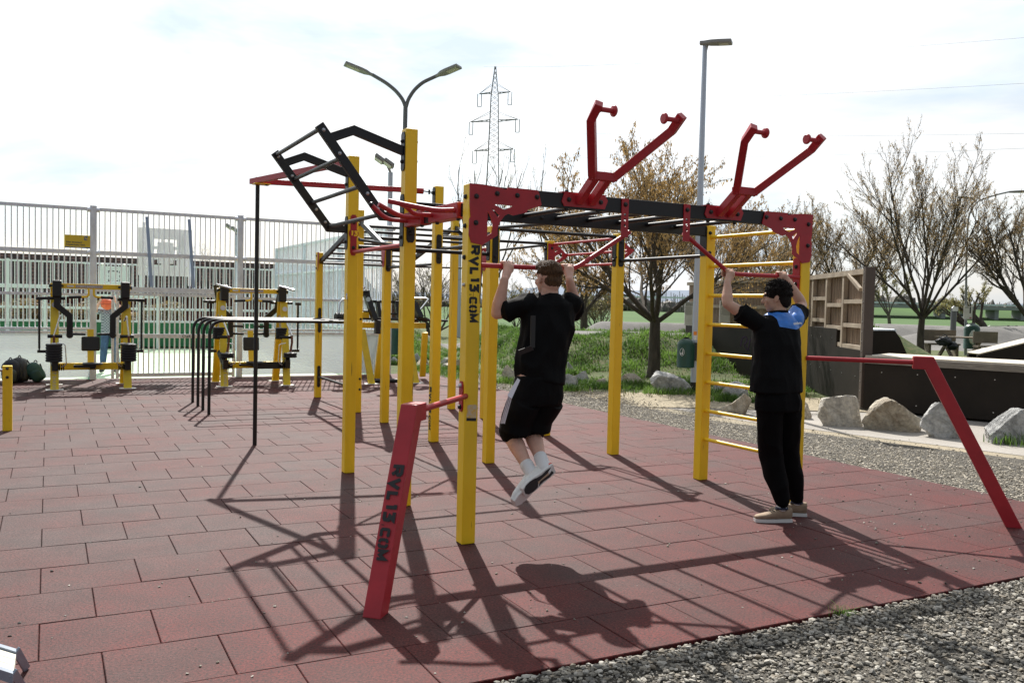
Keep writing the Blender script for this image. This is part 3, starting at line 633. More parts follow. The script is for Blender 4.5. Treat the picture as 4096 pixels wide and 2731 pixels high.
# triangle of red tubes carried by the thin black pole
MB().cyl((-.48, 4.47, 0), (-.48, 4.47, 2.805), .0225, 16).build('pole', M_BLK, rig, smooth=40)
tp_ = MB().box((-.45, 4.42, 2.812), (.17, .15, .01)).build('top_plate', M_YEL, rig); bolts([((-.49, 4.47, 2.875), (0, 0, 1)), ((-.41, 4.36, 2.807), (0, 0, -1))], tp_)
MB().beam((-.53, 4.55, 2.848), (-.03, 2.70, 2.862), .05, .058).build('roof_tube', M_RED, rig, bevel=.003)
MB().beam((-.46, 4.44, 2.842), (1.19, 4.09, 2.842), .05, .055).build('roof_tube', M_RED, rig, bevel=.003)
MB().cyl((1.19, 4.09, 2.842), (1.27, 4.08, 2.842), .034, 14).build('tube_end', M_RED, rig, smooth=40)
hk = MB().cyl((1.27, 4.08, 2.842), (1.41, 4.07, 2.83), .007, 8); hk.cyl((1.34, 4.07, 2.86), (1.34, 4.07, 2.81), .012, 8); hk.box((1.39, 4.07, 2.83), (.04, .03, .03)); hk.build('turnbuckle', M_BLT, rig)
strip_plate(1.45, 4.07, 2.62, 2.89, '-u', w_=.075)
# bars between the posts behind
strip_plate(1.45, 2.63, 2.02, 2.30, '-u', w_=.07); strip_plate(1.45, 2.63, 1.99, 2.35, '-v', w_=.066)
bar((.05, 2.63, 2.088), (1.40, 2.63, 2.083), r=.0185); bar((1.5, 2.63, 2.338), (2.9, 2.63, 2.338))
bar((1.45, 2.58, 2.345), (1.45, 1.16, 2.305)); bar((1.5, 4.07, 2.330), (2.88, 4.07, 2.335)); bar((2.93, 5.7, 2.317), (2.93, 4.13, 2.327))
strip_plate(1.45, 4.07, 2.03, 2.36, '-v', w_=.062); bar((1.45, 4.02, 2.195), (1.45, 2.68, 2.195))
strip_plate(2.95, 2.63, 2.02, 2.35, '-u', w_=.066); strip_plate(2.95, 2.63, 2.02, 2.35, '-v', w_=.066); bar((2.95, 2.58, 2.082), (2.95, 1.22, 2.084))
strip_plate(2.93, 4.08, 2.03, 2.34, '-u', w_=.06); strip_plate(2.95, 1.17, 2.08, 2.36, '-u', w_=.09)
bolts([((2.90, 2.60, z), (-1, 0, 0)) for z in (2.28, 2.12)], PO['n'])
TR = [(-.05, 2.337), (.07, 2.325), (.15, 2.262), (.19, 2.228), (.235, 2.221), (.24, 2.205), (.20, 2.170), (.15, 2.135), (.10, 2.105), (.08, 2.075), (-.05, 2.075)]
TRH = [[(.04, 2.273), (.08, 2.256), (.04, 2.232)], [(.04, 2.18), (.14, 2.228), (.15, 2.185), (.06, 2.125), (.04, 2.132)]]
for (a, b, sg) in ((2.93, 4.08, -1), (2.95, 2.63, 1)):
    o = MB().prism([(a+x, z) for x, z in TR], .008, (0, b+sg*.0535, 0), (1, 0, 0), (0, 0, 1), [[(a+x, z) for x, z in h] for h in TRH]).build('fan_plate', M_RED, rig)
    bolts([((a, b+sg*.058, z), (0, sg, 0)) for z in (2.28, 2.12)], o)
for a, z in ((.02, 2.328), (.225, 2.208), (.11, 2.062)): bar((2.93+a, 4.02, z), (2.95+a, 2.69, z), M_RED, .014, name='pull_up_bar')
# yellow wall ladder on the right
for z in (2.250, 1.985, 1.716, 1.449, 1.180, .914, .649, .383): bar((2.95, 1.13, z), (2.95, .04, z), M_YEL, .0165)
bolts([((2.93, 1.119, z), (0, -1, 0)) for z in (2.29, 2.11)], PO['ll'])
# arched monkey bars at the back
for a in (1.44, 2.90):
    MB().beam((a, 6.9, 2.72), (a, 5.80, 2.29), .045, .072).build('arch_beam', M_BLK if a > 2 else M_BLK, rig, bevel=.003)
    MB().beam((a, 6.9, 2.72), (a, 8.95, 2.20), .045, .072).build('arch_beam', M_BLK, rig, bevel=.003)
    for (b, s_) in ((5.76, 1), (8.96, -1)):
        o = MB().prism([(-.12, 2.355), (.05, 2.355), (.05, 2.28), (.02, 2.06), (-.02, 2.03), (-.06, 2.06), (-.09, 2.2)], .006, (a-.052, b, 0), (0, 1, 0), (0, 0, 1)).build('bracket_plate', M_RED, rig)
        bolts([((a-.056, b+x, z), (-1, 0, 0)) for x, z in ((0, 2.3), (0, 2.1))], o)
for k in range(7): t = (k+.35)/7; bar((1.45, 6.98+1.90*t, 2.70-.49*t), (2.90, 6.98+1.90*t, 2.70-.49*t), r=.018)
for k in range(4): t = (k+.5)/4; bar((1.45, 6.8-.95*t, 2.68-.38*t), (2.90, 6.8-.95*t, 2.68-.38*t), r=.018)
bar((1.45, 8.92, 2.182), (2.9, 8.92, 2.19)); bar((2.9, 8.96, 2.19), (4.0, 8.9, 2.20), r=.016)
bar((.05, 2.66, 2.16), (1.4, 4.02, 2.17), r=.014)
strip_plate(1.45, 5.76, 1.98, 2.33, '-v', w_=.066); bar((1.45, 5.71, 2.03), (1.45, 4.13, 2.03))
# four low parallel bars with bent ends
for v_ in (7.2, 7.73, 8.2, 8.73):
    MB().tube(smooth_path([(-.54, v_, 0), (-.54, v_, 1.275), (1.44, v_, 1.275)], 8, .2), .021, 16).build('low_bar', M_BLK, rig, smooth=40)
MB().box((1.42, 7.95, 1.285), (.05, 1.95, .03)).build('cross_rail', M_BLK, rig)
strip_plate(1.43, 8.96, 1.06, 1.46, '-v', w_=.05); strip_plate(1.43, 8.96, .17, .52, '-v', w_=.05); bar((1.43, 8.91, .338), (1.44, 6.95, .333), r=.02)
bolts([((1.44+.02, 6.851, z), (0, -1, 0)) for z in (1.33, .48, .33)], PO['b2'])
# red slanted end legs with dip bars
for (bu, bv), (tu, tv_), zt, pu, lab in (((-1.0, -1.085), (-.70, -.765), .985, 0.0, 'RL'), ((4.035, -1.19), (3.60, -.72), 1.215, 2.95, 'RR')):
    d = Vector((bu-pu, bv, 0)).normalized(); side = Vector((-d.y, d.x, 0))
    B_ = Vector((bu, bv, 0)); T_ = Vector((tu, tv_, zt)); Hd = T_-d*.115
    lg = MB().path([Hd+Vector((0, 0, .0)), T_+Vector((0, 0, 0)), B_-Vector((0, 0, .02))], .098, .098, up=d+Vector((0, 0, .9))).build('slanted_leg', M_RED, rig, bevel=.005)
    P0 = Vector((pu, 0, zt+.0))+d*.062
    MB().cyl(P0, Hd+d*.02, .0185, 14).build('dip_bar', M_RED, rig, smooth=40)
    fc2 = '-u' if pu == 0 else '+u'
    pl = strip_plate(pu, 0, zt-.105, zt+.095, fc2, M_RED, .055, name='bracket_plate', bl=False)
    bolts([((pu+(-.058 if pu == 0 else .058), 0, z), (-1 if pu == 0 else 1, 0, 0)) for z in (zt-.075, )], pl)
    bolts([((pu+(-.058 if pu == 0 else .058), 0, z), (-1 if pu == 0 else 1, 0, 0)) for z in (zt+.065, )], pl, M_ZINC)
    if lab == 'RL':
        ax = (B_-T_).normalized(); X = ax; nrm = side.cross(ax); nrm = nrm if nrm @ d > 0 else -nrm
        Y = nrm.cross(X)
        O = T_+ax*.315+nrm*.0495-Y*.034
        stroke_word('RVL13.COM', O, X, Y, .072, M_INK, lg)
# lettering on posts
stroke_word('RVL13.COM', (-.034, -.0497, 1.965), (0, 0, -1), (1, 0, 0), .072, M_INK, PO['a'])
stroke_word('RVL13.COM', (1.45-.0497, 4.07+.032, .62), (0, 0, -1), (0, -1, 0), .07, M_INK, PO['e'])
# peeling sticker on the front post, small label on post b
stk = MB().prism([(-.034, .84), (.036, .835), (.038, .925), (.02, .93), (-.03, .925)], .0008, (0, -.0498, 0), (1, 0, 0), (0, 0, 1)).build('sticker', mat('torn_paper', (.62, .56, .47), .7, col2=(.78, .48, .06), vscale=40), PO['a'])
MB().prism([(-.034, .822), (.036, .818), (.036, .838), (-.034, .842)], .001, (0, -.0499, 0), (1, 0, 0), (0, 0, 1)).build('sticker', M_INK, PO['a'])
MB().box((-.0497, 2.60, 1.63), (.001, .04, .055)).build('sticker', M_WHITE, PO['b'])
text('TUV', .012, (-.0504, 2.615, 1.64), (0, -1, 0), (0, 0, 1), mat('sticker_blue', (.05, .1, .4), .5), PO['b'])
# ------------------------------------------------------------------ low post at the left edge with its short bar
lp = thing('push_up_station', 'short yellow post with a low bar at the left edge of the tiles', 'push-up bar', W(-2.89, 6.39), TH)
p_ = MB().beam((0, 0, 0), (0, 0, .75), PW, PW, up=(0, 1, 0)).build('post', M_YEL, lp, bevel=.006)
bolts([((0, -.049, z), (0, -1, 0)) for z in (.72, .62)], p_)
MB().cyl((-.049, 0, .70), (-1.4, .0, .70), .017, 12).build('rung', M_CHR, lp, smooth=40)
MB().beam((-1.45, 0, 0), (-1.45, 0, .75), PW, PW, up=(0, 1, 0)).build('post', M_YEL, lp, bevel=.006)
# ------------------------------------------------------------------ ball court
M_COURT = mat('pale_green_court', (.42, .55, .38), .8, var=.07, vscale=1.5, bump=.2, bscale=150)
M_DASH = mat('grey_dasher_panel', (.58, .63, .66), .5, var=.06, vscale=4)
def make_translucent(m, k, tk):
    t = m.node_tree; p = t.nodes['Principled BSDF']; tr = t.nodes.new('ShaderNodeBsdfTranslucent'); tr.inputs['Color'].default_value = (.66, .68, .70, 1); tp = t.nodes.new('ShaderNodeBsdfTransparent')
    a = t.nodes.new('ShaderNodeMixShader'); a.inputs[0].default_value = k; b = t.nodes.new('ShaderNodeMixShader'); b.inputs[0].default_value = tk
    out = [n for n in t.nodes if n.type == 'OUTPUT_MATERIAL'][0]; t.links.new(p.outputs[0], a.inputs[1]); t.links.new(tr.outputs[0], a.inputs[2]); t.links.new(a.outputs[0], b.inputs[1]); t.links.new(tp.outputs[0], b.inputs[2]); t.links.new(b.outputs[0], out.inputs['Surface'])
make_translucent(M_DASH, .42, .25)
M_TUBE = mat('satin_silver_tube', (.90, .92, .95), .32, metal=.3)
M_GREEN = mat('green_dasher', (.015, .14, .05), .5)
M_MINT = mat('mint_white_paint', (.70, .74, .74), .45)
sheet('court_floor', [(-16, 12.98), (4.04, 12.98), (4.04, 23.68), (-16, 23.68)], -.02, M_COURT)
sheet('kerb_strip', [(-16, 12.72), (4.2, 12.72), (4.2, 13.02), (-16, 13.02)], -.012, mat('kerb_concrete', (.42, .42, .39), .85, var=.1))
def bars(mb, u0, u1, v0, v1, z0, z1, sp=.0935, r=.0105, along='u', w_=None):
    n = int(round(((u1-u0) if along == 'u' else (v1-v0))/sp))
    for i in range(n):
        t = (i+.5)/n; a = u0+(u1-u0)*t if along == 'u' else u0; b = v0 if along == 'u' else v0+(v1-v0)*t
        mb.tube([(a, b, z0), (a, b, z1)], r, 8, cap=False) if w_ is None else mb.beam((a, b, z0), (a, b, z1), r*2, w_, up=(0, 1, 0))
def rail(parent, p, q, h=.06, d=.05, m=None): return MB().beam(p, q, d, h).build('rail', m or M_ALU, parent)
def corrugated(parent, a0, a1, c, z0, z1, along='u', m=None, name='dasher_panel', step=.042, amp=.006):
    mb = MB(); n = int((z1-z0)/step); vs = []; 
    for i in range(n*2+1):
        z = z0+(z1-z0)*i/(2*n); o = amp if i % 2 else 0
        for a in (a0, a1): vs.append((a, c-o, z) if along == 'u' else (c-o, a, z))
    for i in range(n*2+1):
        z = z0+(z1-z0)*i/(2*n)
        for a in (a0, a1): vs.append((a, c+.03, z) if along == 'u' else (c+.03, a, z))
    k = (n*2+1)*2; fs = []
    for i in range(n*2): b = i*2; fs += [(b, b+1, b+3, b+2), (k+b, k+b+2, k+b+3, k+b+1)]
    fs += [(0, k, k+1, 1), (k-2, k-1, 2*k-1, 2*k-2)]
    return mb.add(vs, fs).build(name, m or M_DASH, parent)
cf = thing('court_fence', 'tall silver bar fence with grey boards along the near side of the ball court', 'fence', W(0, 0), TH)
VF = 12.95
for a in (-8.0, -4.36, -1.735, .915, 4.05):
    p_ = MB().beam((a, VF, 0), (a, VF, 3.23), .115, .09, up=(0, 1, 0)).build('fence_post', M_GALV, cf, bevel=.01)
    if a > -4: cl_ = MB(); [cl_.lathe((a+s_*.05, VF-.02, z), (s_, 0, 0), [(.045, 0), (.045, .05), (.03, .06)], 12) for s_ in (-1, 1) for z in (3.15, 2.36)]; cl_.build('clamp', M_ALU, p_, smooth=40)
for a, b in ((-8, -1.79), (-1.68, .86), (.97, 4.0)):
    for z, h in ((3.16, .06), (2.36, .075)): rail(cf, (a, VF-.01, z), (b, VF-.01, z), h)
    mb = MB(); bars(mb, a, b, VF, VF, 2.40, 3.13); bars(mb, a, b, VF, VF, 1.70 if a == -1.68 else .95, 2.32); mb.build('bar_panel', M_TUBE, cf, smooth=60)
for a, b in ((-8, -1.79), (.97, 4.0)):
    rail(cf, (a, VF-.012, 1.58), (b, VF-.012, 1.58), .05); rail(cf, (a, VF-.012, .95), (b, VF-.012, .95), .045); rail(cf, (a, VF-.02, .885), (b, VF-.02, .885), .05, .09)
    corrugated(cf, a, b, VF-.01, .05, .86)
rail(cf, (-1.68, VF-.012, 1.695), (.86, VF-.012, 1.695), .10, .06)
# gate in the middle bay
gt = thing('court_gate', 'closed silver bar gate of the ball court with graffiti scrawled on its rail', 'gate', W(0, 0), TH)
for a in (-1.40, -1.32, .80): MB().beam((a, VF-.03, .02), (a, VF-.03, 1.64), .05, .05, up=(0, 1, 0)).build('gate_post', M_ALU, gt)
for z, h in ((1.61, .05), (.82, .075), (.08, .07)): rail(gt, (-1.30, VF-.035, z), (.78, VF-.035, z), h, .045)
mb = MB(); bars(mb, -1.28, .76, VF-.03, VF-.03, .1, 1.6, .0935, .013); mb.build('bar_panel', M_TUBE, gt, smooth=60)
g_ = MB()
def scr(pts, u0, z0, s_):
    g_.tube([(u0+a*s_, VF-.0605, z0+b*s_) for a, b in pts], .004, 5)
scr([(.9, .9), (.5, 1), (.1, .7), (.1, .2), (.5, 0), (.9, .1)], -.17, .795, .05); scr([(.1, 1), (.1, .3), (.5, 0), (.8, .4), (.8, 1), (.85, 0)], -.11, .795, .05)
scr([(.1, 1), (.1, 0), (.1, .4), (.7, 1), (.3, .5), (.8, 0)], -.05, .795, .05); scr([(.1, 1), (.1, .3), (.5, 0), (.8, .5), (.9, 1), (.8, -.2), (.3, -.4)], .01, .795, .05)
g_.build('graffiti', M_INK, gt)
# side and far fences
sf = thing('side_fence', 'long silver bar fence running back along the right side of the ball court', 'fence', W(0, 0), TH)
for b in (13.2, 16.7, 20.2, 23.7): MB().beam((4.06, b, 0), (4.06, b, 3.2), .1, .1, up=(0, 1, 0)).build('fence_post', M_GALV, sf)
mb = MB(); bars(mb, 4.06, 4.06, 13.1, 23.6, .95, 3.16, .115, .010, 'v', .022); mb.build('bar_panel', M_ALU, sf)
for z in (3.17, 2.36, 1.58, .92): rail(sf, (4.05, 13.05, z), (4.05, 23.7, z), .06)
corrugated(sf, 13.05, 23.7, 4.05, .05, .88, 'v')
ff = thing('far_fence', 'pale mint fence with green dasher boards on the far side of the ball court', 'fence', W(0, 0), TH)
for a in (-14, -10.5, -7.0, -3.5, 0, 3.95): MB().beam((a, 23.7, 0), (a, 23.7, 2.55), .09, .09, up=(0, 1, 0)).build('fence_post', M_MINT, ff)
mb = MB(); bars(mb, -14, 3.95, 23.7, 23.7, .75, 2.5, .1, .013); mb.build('bar_panel', M_MINT, ff, smooth=60)
for z, h in ((2.5, .05), (1.78, .11), (1.18, .07), (.8, .06)): rail(ff, (-14, 23.69, z), (3.95, 23.69, z), h, .05, M_MINT)
corrugated(ff, -14, 3.95, 23.66, .04, .76, m=M_GREEN)
# backboards and goal
def backboard(name, label, u0, v0, z0, ww, hh, near):
    t = thing(name, label, 'basketball board', W(u0, v0), TH)
    f = lambda l: [(a*ww/2, z0+b*hh/2) for a, b in l]
    holes = [f(h) for h in ([(-.42, .55), (-.16, .55), (-.16, .42), (-.30, .42), (-.30, .25), (-.42, .25)], [(.42, .25), (.30, .25), (.30, .42), (.16, .42), (.16, .55), (.42, .55)],
             [(-.42, .12), (-.32, .12), (-.32, -.15), (-.42, -.15)], [(.32, .12), (.42, .12), (.42, -.15), (.32, -.15)], [(-.42, -.32), (-.30, -.32), (-.30, -.48), (-.16, -.48), (-.16, -.6), (-.42, -.6)], [(.42, -.6), (.16, -.6), (.16, -.48), (.30, -.48), (.30, -.32), (.42, -.32)], [(-.08, .55), (.08, .55), (.08, .44), (-.08, .44)])]
    MB().prism(f([(-1, -1), (1, -1), (1, 1), (-1, 1)]), .02, (0, 0, 0), (1, 0, 0), (0, 0, 1), holes).build('board', mat('board_white', (.70, .72, .70), .5) if near else M_MINT, t)
    rg = [(.2*math.cos(k*math.pi/12), (-.24 if not near else .24)+.2*math.sin(k*math.pi/12), z0-.5*hh+.1) for k in range(25)]
    MB().tube(rg, .01, 8).build('hoop', M_GALV, t, smooth=50)
    for s_ in (-1, 1): MB().beam((s_*ww*.36, -.02, z0+.35), (s_*ww*.36, -.3 if near else .2, z0-.3), .05, .04).build('bracket', M_WHITE, t)
    return t
bb = backboard('basketball_board', 'pale perforated basketball board behind the tall bars of the near court fence', -.42, VF+.55, 2.45, .99, .93, True)
M_BLU = mat('blue_grey_brace', (.30, .42, .62), .4)
for a in (-.38, .38): MB().beam((a-.02, -.60, 3.08), (a+.07, -.60, 1.76), .055, .03, up=(0, 1, 0)).build('brace', M_BLU, bb)
for a in (-.42, .42): MB().beam((a, -.25, 3.0), (a, -.25, 1.8), .05, .05, up=(0, 1, 0)).build('upright', M_WHITE, bb)
backboard('basketball_board', 'small mint basketball board on the far court fence', -.78, 23.3, 2.14, .82, .56, False)
gl = thing('goal', 'mint framed small goal set in the far court fence', 'goal', W(-1.05, 23.3), TH)
for a in (-1.5, 1.5): MB().beam((a, 0, 0), (a, 0, 1.55), .09, .09, up=(0, 1, 0)).build('goal_post', M_MINT, gl)
MB().beam((-1.5, 0, 1.55), (1.5, 0, 1.55), .09, .09).build('crossbar', M_MINT, gl)
# yellow notice on the fence
sg = thing('fence_sign', 'yellow notice with blue foot on the upper bars of the court fence', 'sign', W(0, 0), TH)
MB().box((-2.0, VF-.045, 2.55), (.42, .006, .235)).build('board', mat('sign_yellow', (.66, .50, .04), .5), sg)
MB().box((-2.0, VF-.049, 2.441), (.42, .003, .020)).build('foot_band', mat('sign_blue', (.02, .12, .35), .5), sg)
M_TXT = mat('sign_text', (.05, .07, .12), .6)
text('Hier investiert', .044, (-2.185, VF-.0495, 2.523), (1, 0, 0), (0, 0, 1), M_TXT, sg, bold=.001); text('Niederösterreich.', .044, (-2.185, VF-.0495, 2.477), (1, 0, 0), (0, 0, 1), M_TXT, sg, bold=.001)
text('Ein Projekt des Landes Niederösterreich', .016, (-2.185, VF-.052, 2.436), (1, 0, 0), (0, 0, 1), M_WHITE, sg)
MB().prism([(-1.895, 2.582), (-1.838, 2.582), (-1.826, 2.650), (-1.883, 2.650)], .004, (0, VF-.05, 0), (1, 0, 0), (0, 0, 1)).build('emblem', mat('sign_blue', (.02, .12, .35), .5), sg)
text('N', .062, (-1.883, VF-.0525, 2.594), (1, 0, 0), (0.1, 0, 1), mat('sign_yellow', (.66, .50, .04), .5), sg, bold=.002)

# ------------------------------------------------------------------ low building with tiled roof beyond the court
def roof_mat():
    m = bpy.data.materials.new('clay_roof_tiles'); m.use_nodes = True; t = m.node_tree; p = t.nodes['Principled BSDF']; LN = t.links.new
    co = t.nodes.new('ShaderNodeTexCoord'); w1 = t.nodes.new('ShaderNodeTexWave'); w1.bands_direction = 'X'; w1.inputs['Scale'].default_value = .85
    w2 = t.nodes.new('ShaderNodeTexWave'); w2.bands_direction = 'Z'; w2.inputs['Scale'].default_value = 1.6; w2.wave_profile = 'SAW'
    n = t.nodes.new('ShaderNodeTexNoise'); n.inputs['Scale'].default_value = 6
    for q in (w1, w2, n): LN(co.outputs['Object'], q.inputs['Vector'])
    m1 = t.nodes.new('ShaderNodeMath'); m1.operation = 'MULTIPLY'; LN(w1.outputs['Fac'], m1.inputs[0]); LN(w2.outputs['Fac'], m1.inputs[1])
    a = t.nodes.new('ShaderNodeMath'); a.operation = 'MULTIPLY_ADD'; a.inputs[1].default_value = .4; LN(n.outputs['Fac'], a.inputs[0]); LN(m1.outputs[0], a.inputs[2])
    r = t.nodes.new('ShaderNodeValToRGB'); e = r.color_ramp.elements; e[0].position = .42; e[0].color = (.008, .006, .006, 1); e[1].position = .85; e[1].color = (.060, .036, .030, 1); LN(a.outputs[0], r.inputs['Fac']); LN(r.outputs['Color'], p.inputs['Base Color'])
    p.inputs['Roughness'].default_value = 1; p.inputs['Specular IOR Level'].default_value = .03; return m
ho = thing('low_building', 'long low red building with a clay tile roof behind the ball court', 'building', W(0, 0), TH)
VB = 44
MB().box((-8, VB+3, .3), (50, 6, 2.6)).build('wall', mat('dark_red_wall', (.16, .035, .03), .8, var=.15, vscale=.8), ho)
ro = MB().add([(-34, VB-.6, 1.52), (14.6, VB-.6, 1.52), (14.6, VB+4.2, 3.62), (-34, VB+4.2, 3.62), (14.6, VB+9, 1.52), (-34, VB+9, 1.52)], [(0, 1, 2, 3), (3, 2, 4, 5)]).build('roof', roof_mat(), ho)
for a in range(-30, 14, 4):
    f_ = MB().box((a, VB-.03, .75), (1.1, .06, .7)).build('window', M_WHITE, ho)
    MB().box((a, VB-.07, .75), (.95, .02, .58)).build('pane', mat('dark_glass', (.03, .04, .05), .1), f_)

# ------------------------------------------------------------------ lamps, pylon, wires
def lamp_head(parent, p, d, m, L_=.62, wd=.30, th=.07, name='lamp_head'):
    d = Vector(d).normalized(); x, y, _ = frame(d); p = Vector(p)
    poly = [(-.05, 0), (.05, 0), (.06, .08), (wd/2*.85, .2), (wd/2, .34), (wd/2*.95, L_), (-wd/2*.95, L_), (-wd/2, .34), (-wd/2*.85, .2), (-.06, .08)]
    o = MB().prism(poly, th, p, x, d).build(name, m, parent, bevel=.015)
    MB().prism([(-wd*.32, .36), (wd*.32, .36), (wd*.32, L_-.06), (-wd*.32, L_-.06)], .01, p-y*(th/2+.004), x, d).build('lens', mat('lamp_lens', (.5, .5, .42), .25), o)
    return o
M_LAMP = mat('grey_lamp_paint', (.12, .125, .13), .45); M_LHD = mat('lamp_housing', (.26, .26, .25), .5); M_LPOLE = mat('pale_lamp_pole', (.50, .55, .62), .35, metal=.3)
# double armed lamp behind the rig
YD = 24.0
fk = AT(1622, 430, YD); base = Vector((fk.x-.03, YD, 0))
dl = thing('street_lamp', 'double armed grey street lamp with curved arms rising behind the tall yellow post', 'street lamp', base)
MB().cyl((0, 0, 0), fk-base, .085, 16, .06).build('pole', M_LAMP, dl, smooth=40)
for pts in ([(1622, 430), (1612, 400), (1585, 365), (1545, 332), (1490, 300)], [(1624, 430), (1632, 400), (1655, 362), (1690, 330), (1745, 305)]):
    q = [AT(a, b, YD)-base for a, b in pts]; MB().tube(smooth_path(q, 5, .3), .05, 12).build('arm', M_LAMP, dl, smooth=40)
lamp_head(dl, AT(1491, 301, YD)-base, AT(1375, 258, YD)-AT(1480, 294, YD)+Vector((0, -.25, 0)), M_LHD, .78, .36)
lamp_head(dl, AT(1743, 306, YD)-base, AT(1845, 272, YD)-AT(1748, 303, YD)+Vector((0, -.25, 0)), M_LHD, .72, .36)
# white lamp post right of centre
wl = thing('street_lamp', 'tall pale single headed lamp post beside the yellow ladder, with a green bin on it', 'street lamp', (3.545, 17.2, 0))
MB().lathe((0, 0, -.05), (0, 0, 1), [(.075, 0), (.075, .22)], 20).build('foot_sleeve', M_BLT, wl, smooth=40)
MB().lathe((0, 0, .16), (0, 0, 1), [(.072, 0), (.066, 2.5), (.045, 6.42), (.03, 6.47)], 24).build('pole', M_LPOLE, wl, smooth=40)
lamp_head(wl, (-.10, 0, 6.64), (.95, -.35, -.04), M_LHD, .60, .26, .07)
MB().cyl((-.0, 0, 6.45), (.05, 0, 6.68), .035, 12).build('spigot', M_LHD, wl, smooth=40)
# litter bin on the pole
M_BIN = mat('dark_green_plastic', (.012, .06, .04), .35, var=.1)
def litter_bin(label, loc, s_=1.0, sticker=True):
    t = thing('litter_bin', label, 'litter bin', loc)
    MB().lathe((0, 0, 0), (0, 0, 1), [(.155*s_, 0), (.17*s_, .015), (.165*s_, .03), (.165*s_, .44*s_), (.155*s_, .48*s_), (.11*s_, .53*s_), (.06*s_, .545*s_)], 24).build('body', M_BIN, t, smooth=40)
    MB().lathe((0, 0, .515*s_), (-.3, -.6, 1), [(.085*s_, 0), (.085*s_, .02), (.07*s_, .03), (.065*s_, .012)], 16).build('opening', M_BLT, t, smooth=40)
    if sticker:
        a = -math.pi/2-.62; c = Vector((math.cos(a)*.167, math.sin(a)*.167, .30)); X = Vector((-math.sin(a), math.cos(a), 0))
        ring = [c+X*(.045*math.cos(k*math.pi/12))+Vector((0, 0, .07*math.sin(k*math.pi/12))) for k in range(25)]
        mk = MB().tube(ring, .004, 5); mk.beam(c+X*.012+Vector((0, 0, -.05)), c+X*.014+Vector((0, 0, .02)), .014, .003, up=c); mk.beam(c-X*.002+Vector((0, 0, -.05)), c+X*.01+Vector((0, 0, .0)), .008, .003, up=c)
        mk.lathe(c+X*.016+Vector((0, 0, .035)), c.cross(X), [(.01, -.002), (.01, .003)], 8); mk.beam(c-X*.026+Vector((0, 0, -.05)), c-X*.022+Vector((0, 0, -.01)), .02, .003, up=c); mk.build('pictogram', M_WHITE, t)
    return t
lb = litter_bin('dark green litter bin with white pictogram hung on the pale lamp post', (3.33, 17.02, .46))
MB().box((.15, -.09, .60), (.05, .04, .13)).build('tag_plate', M_WHITE, lb); MB().box((.15, -.09, .66), (.055, .045, .07)).build('tag_top', mat('orange_plastic', (.8, .25, .02), .5), lb)
MB().box((.2, .1, .30), (.1, .1, .35)).build('bracket', M_BLT, lb)
# floodlights
def flood(label, px, py, Y, r=.07, s_=1.0):
    b = AT(px, py, Y); t = thing('floodlight_mast', label, 'floodlight', (b.x, Y, 0))
    MB().lathe((0, 0, 0), (0, 0, 1), [(r, 0), (r*.75, b.z)], 16).build('mast', M_LPOLE, t, smooth=40)
    for (x, z, tilt) in ((-.02, .18, .6), (-.22, .27, .6)):
        Rm = Matrix.Rotation(tilt, 3, 'Y') @ Matrix.Rotation(-.35, 3, 'X')
        h = MB().box((x*s_, -.1, b.z+z*s_), (.24*s_, .20*s_, .07*s_), Rm).build('floodlight', M_LHD, t, bevel=.015)
        MB().box((x*s_-.03, -.12, b.z+(z-.042)*s_), (.19*s_, .16*s_, .015), Rm).build('lens', mat('lamp_lens', (.5, .5, .42), .25), h)
    MB().beam((0, 0, b.z), (-.08*s_, 0, b.z+.17*s_), .05, .04, up=(0, 1, 0)).build('yoke', M_LHD, t)
    return t
flood('floodlight mast standing behind the two tall yellow posts', 1562, 690, 19.5)
flood('slim floodlight mast at the corner of the ball court', 947, 940, 27.5, .06, .9)
fm = thing('slim_mast', 'thin grey mast seen between the yellow posts right of the floodlight', 'mast', (AT(1840, 1000, 40).x, 40, 0)); MB().lathe((0, 0, 0), (0, 0, 1), [(.1, 0), (.07, 4.9)], 12).build('pole', M_LPOLE, fm, smooth=40)
M_LPOLE2 = mat('grey_zinc_pole', (.30, .32, .34), .5)
rp = AT(3862, 1415, 35); rl_ = thing('street_lamp', 'grey street lamp with a long curved arm rising through the bare trees on the right', 'street lamp', (rp.x, 35, 0))
q = [AT(a, b, 35)-Vector((rp.x, 35, 0)) for a, b in ((3866, 1000), (3874, 860), (3905, 805), (3990, 778), (4035, 768))]
MB().tube([(0, 0, 0)]+smooth_path(q, 5, .5), [.06]+[.032]*len(smooth_path(q, 5, .5)), 12).build('pole', M_LPOLE2, rl_, smooth=40)
MB().tube([q[2], (q[2]+AT(3868, 792, 35)-Vector((rp.x, 35, 0)))*.5+Vector((0, 0, .05)), AT(3868, 792, 35)-Vector((rp.x, 35, 0))], .04, 8).build('arm', M_LAMP, rl_)
lamp_head(rl_, q[-1], (1, -.3, .02), M_LHD, .8, .3); lamp_head(rl_, AT(3868, 790, 35)-Vector((rp.x, 35, 0)), (-1, -.3, -.05), M_LHD, .4, .16)
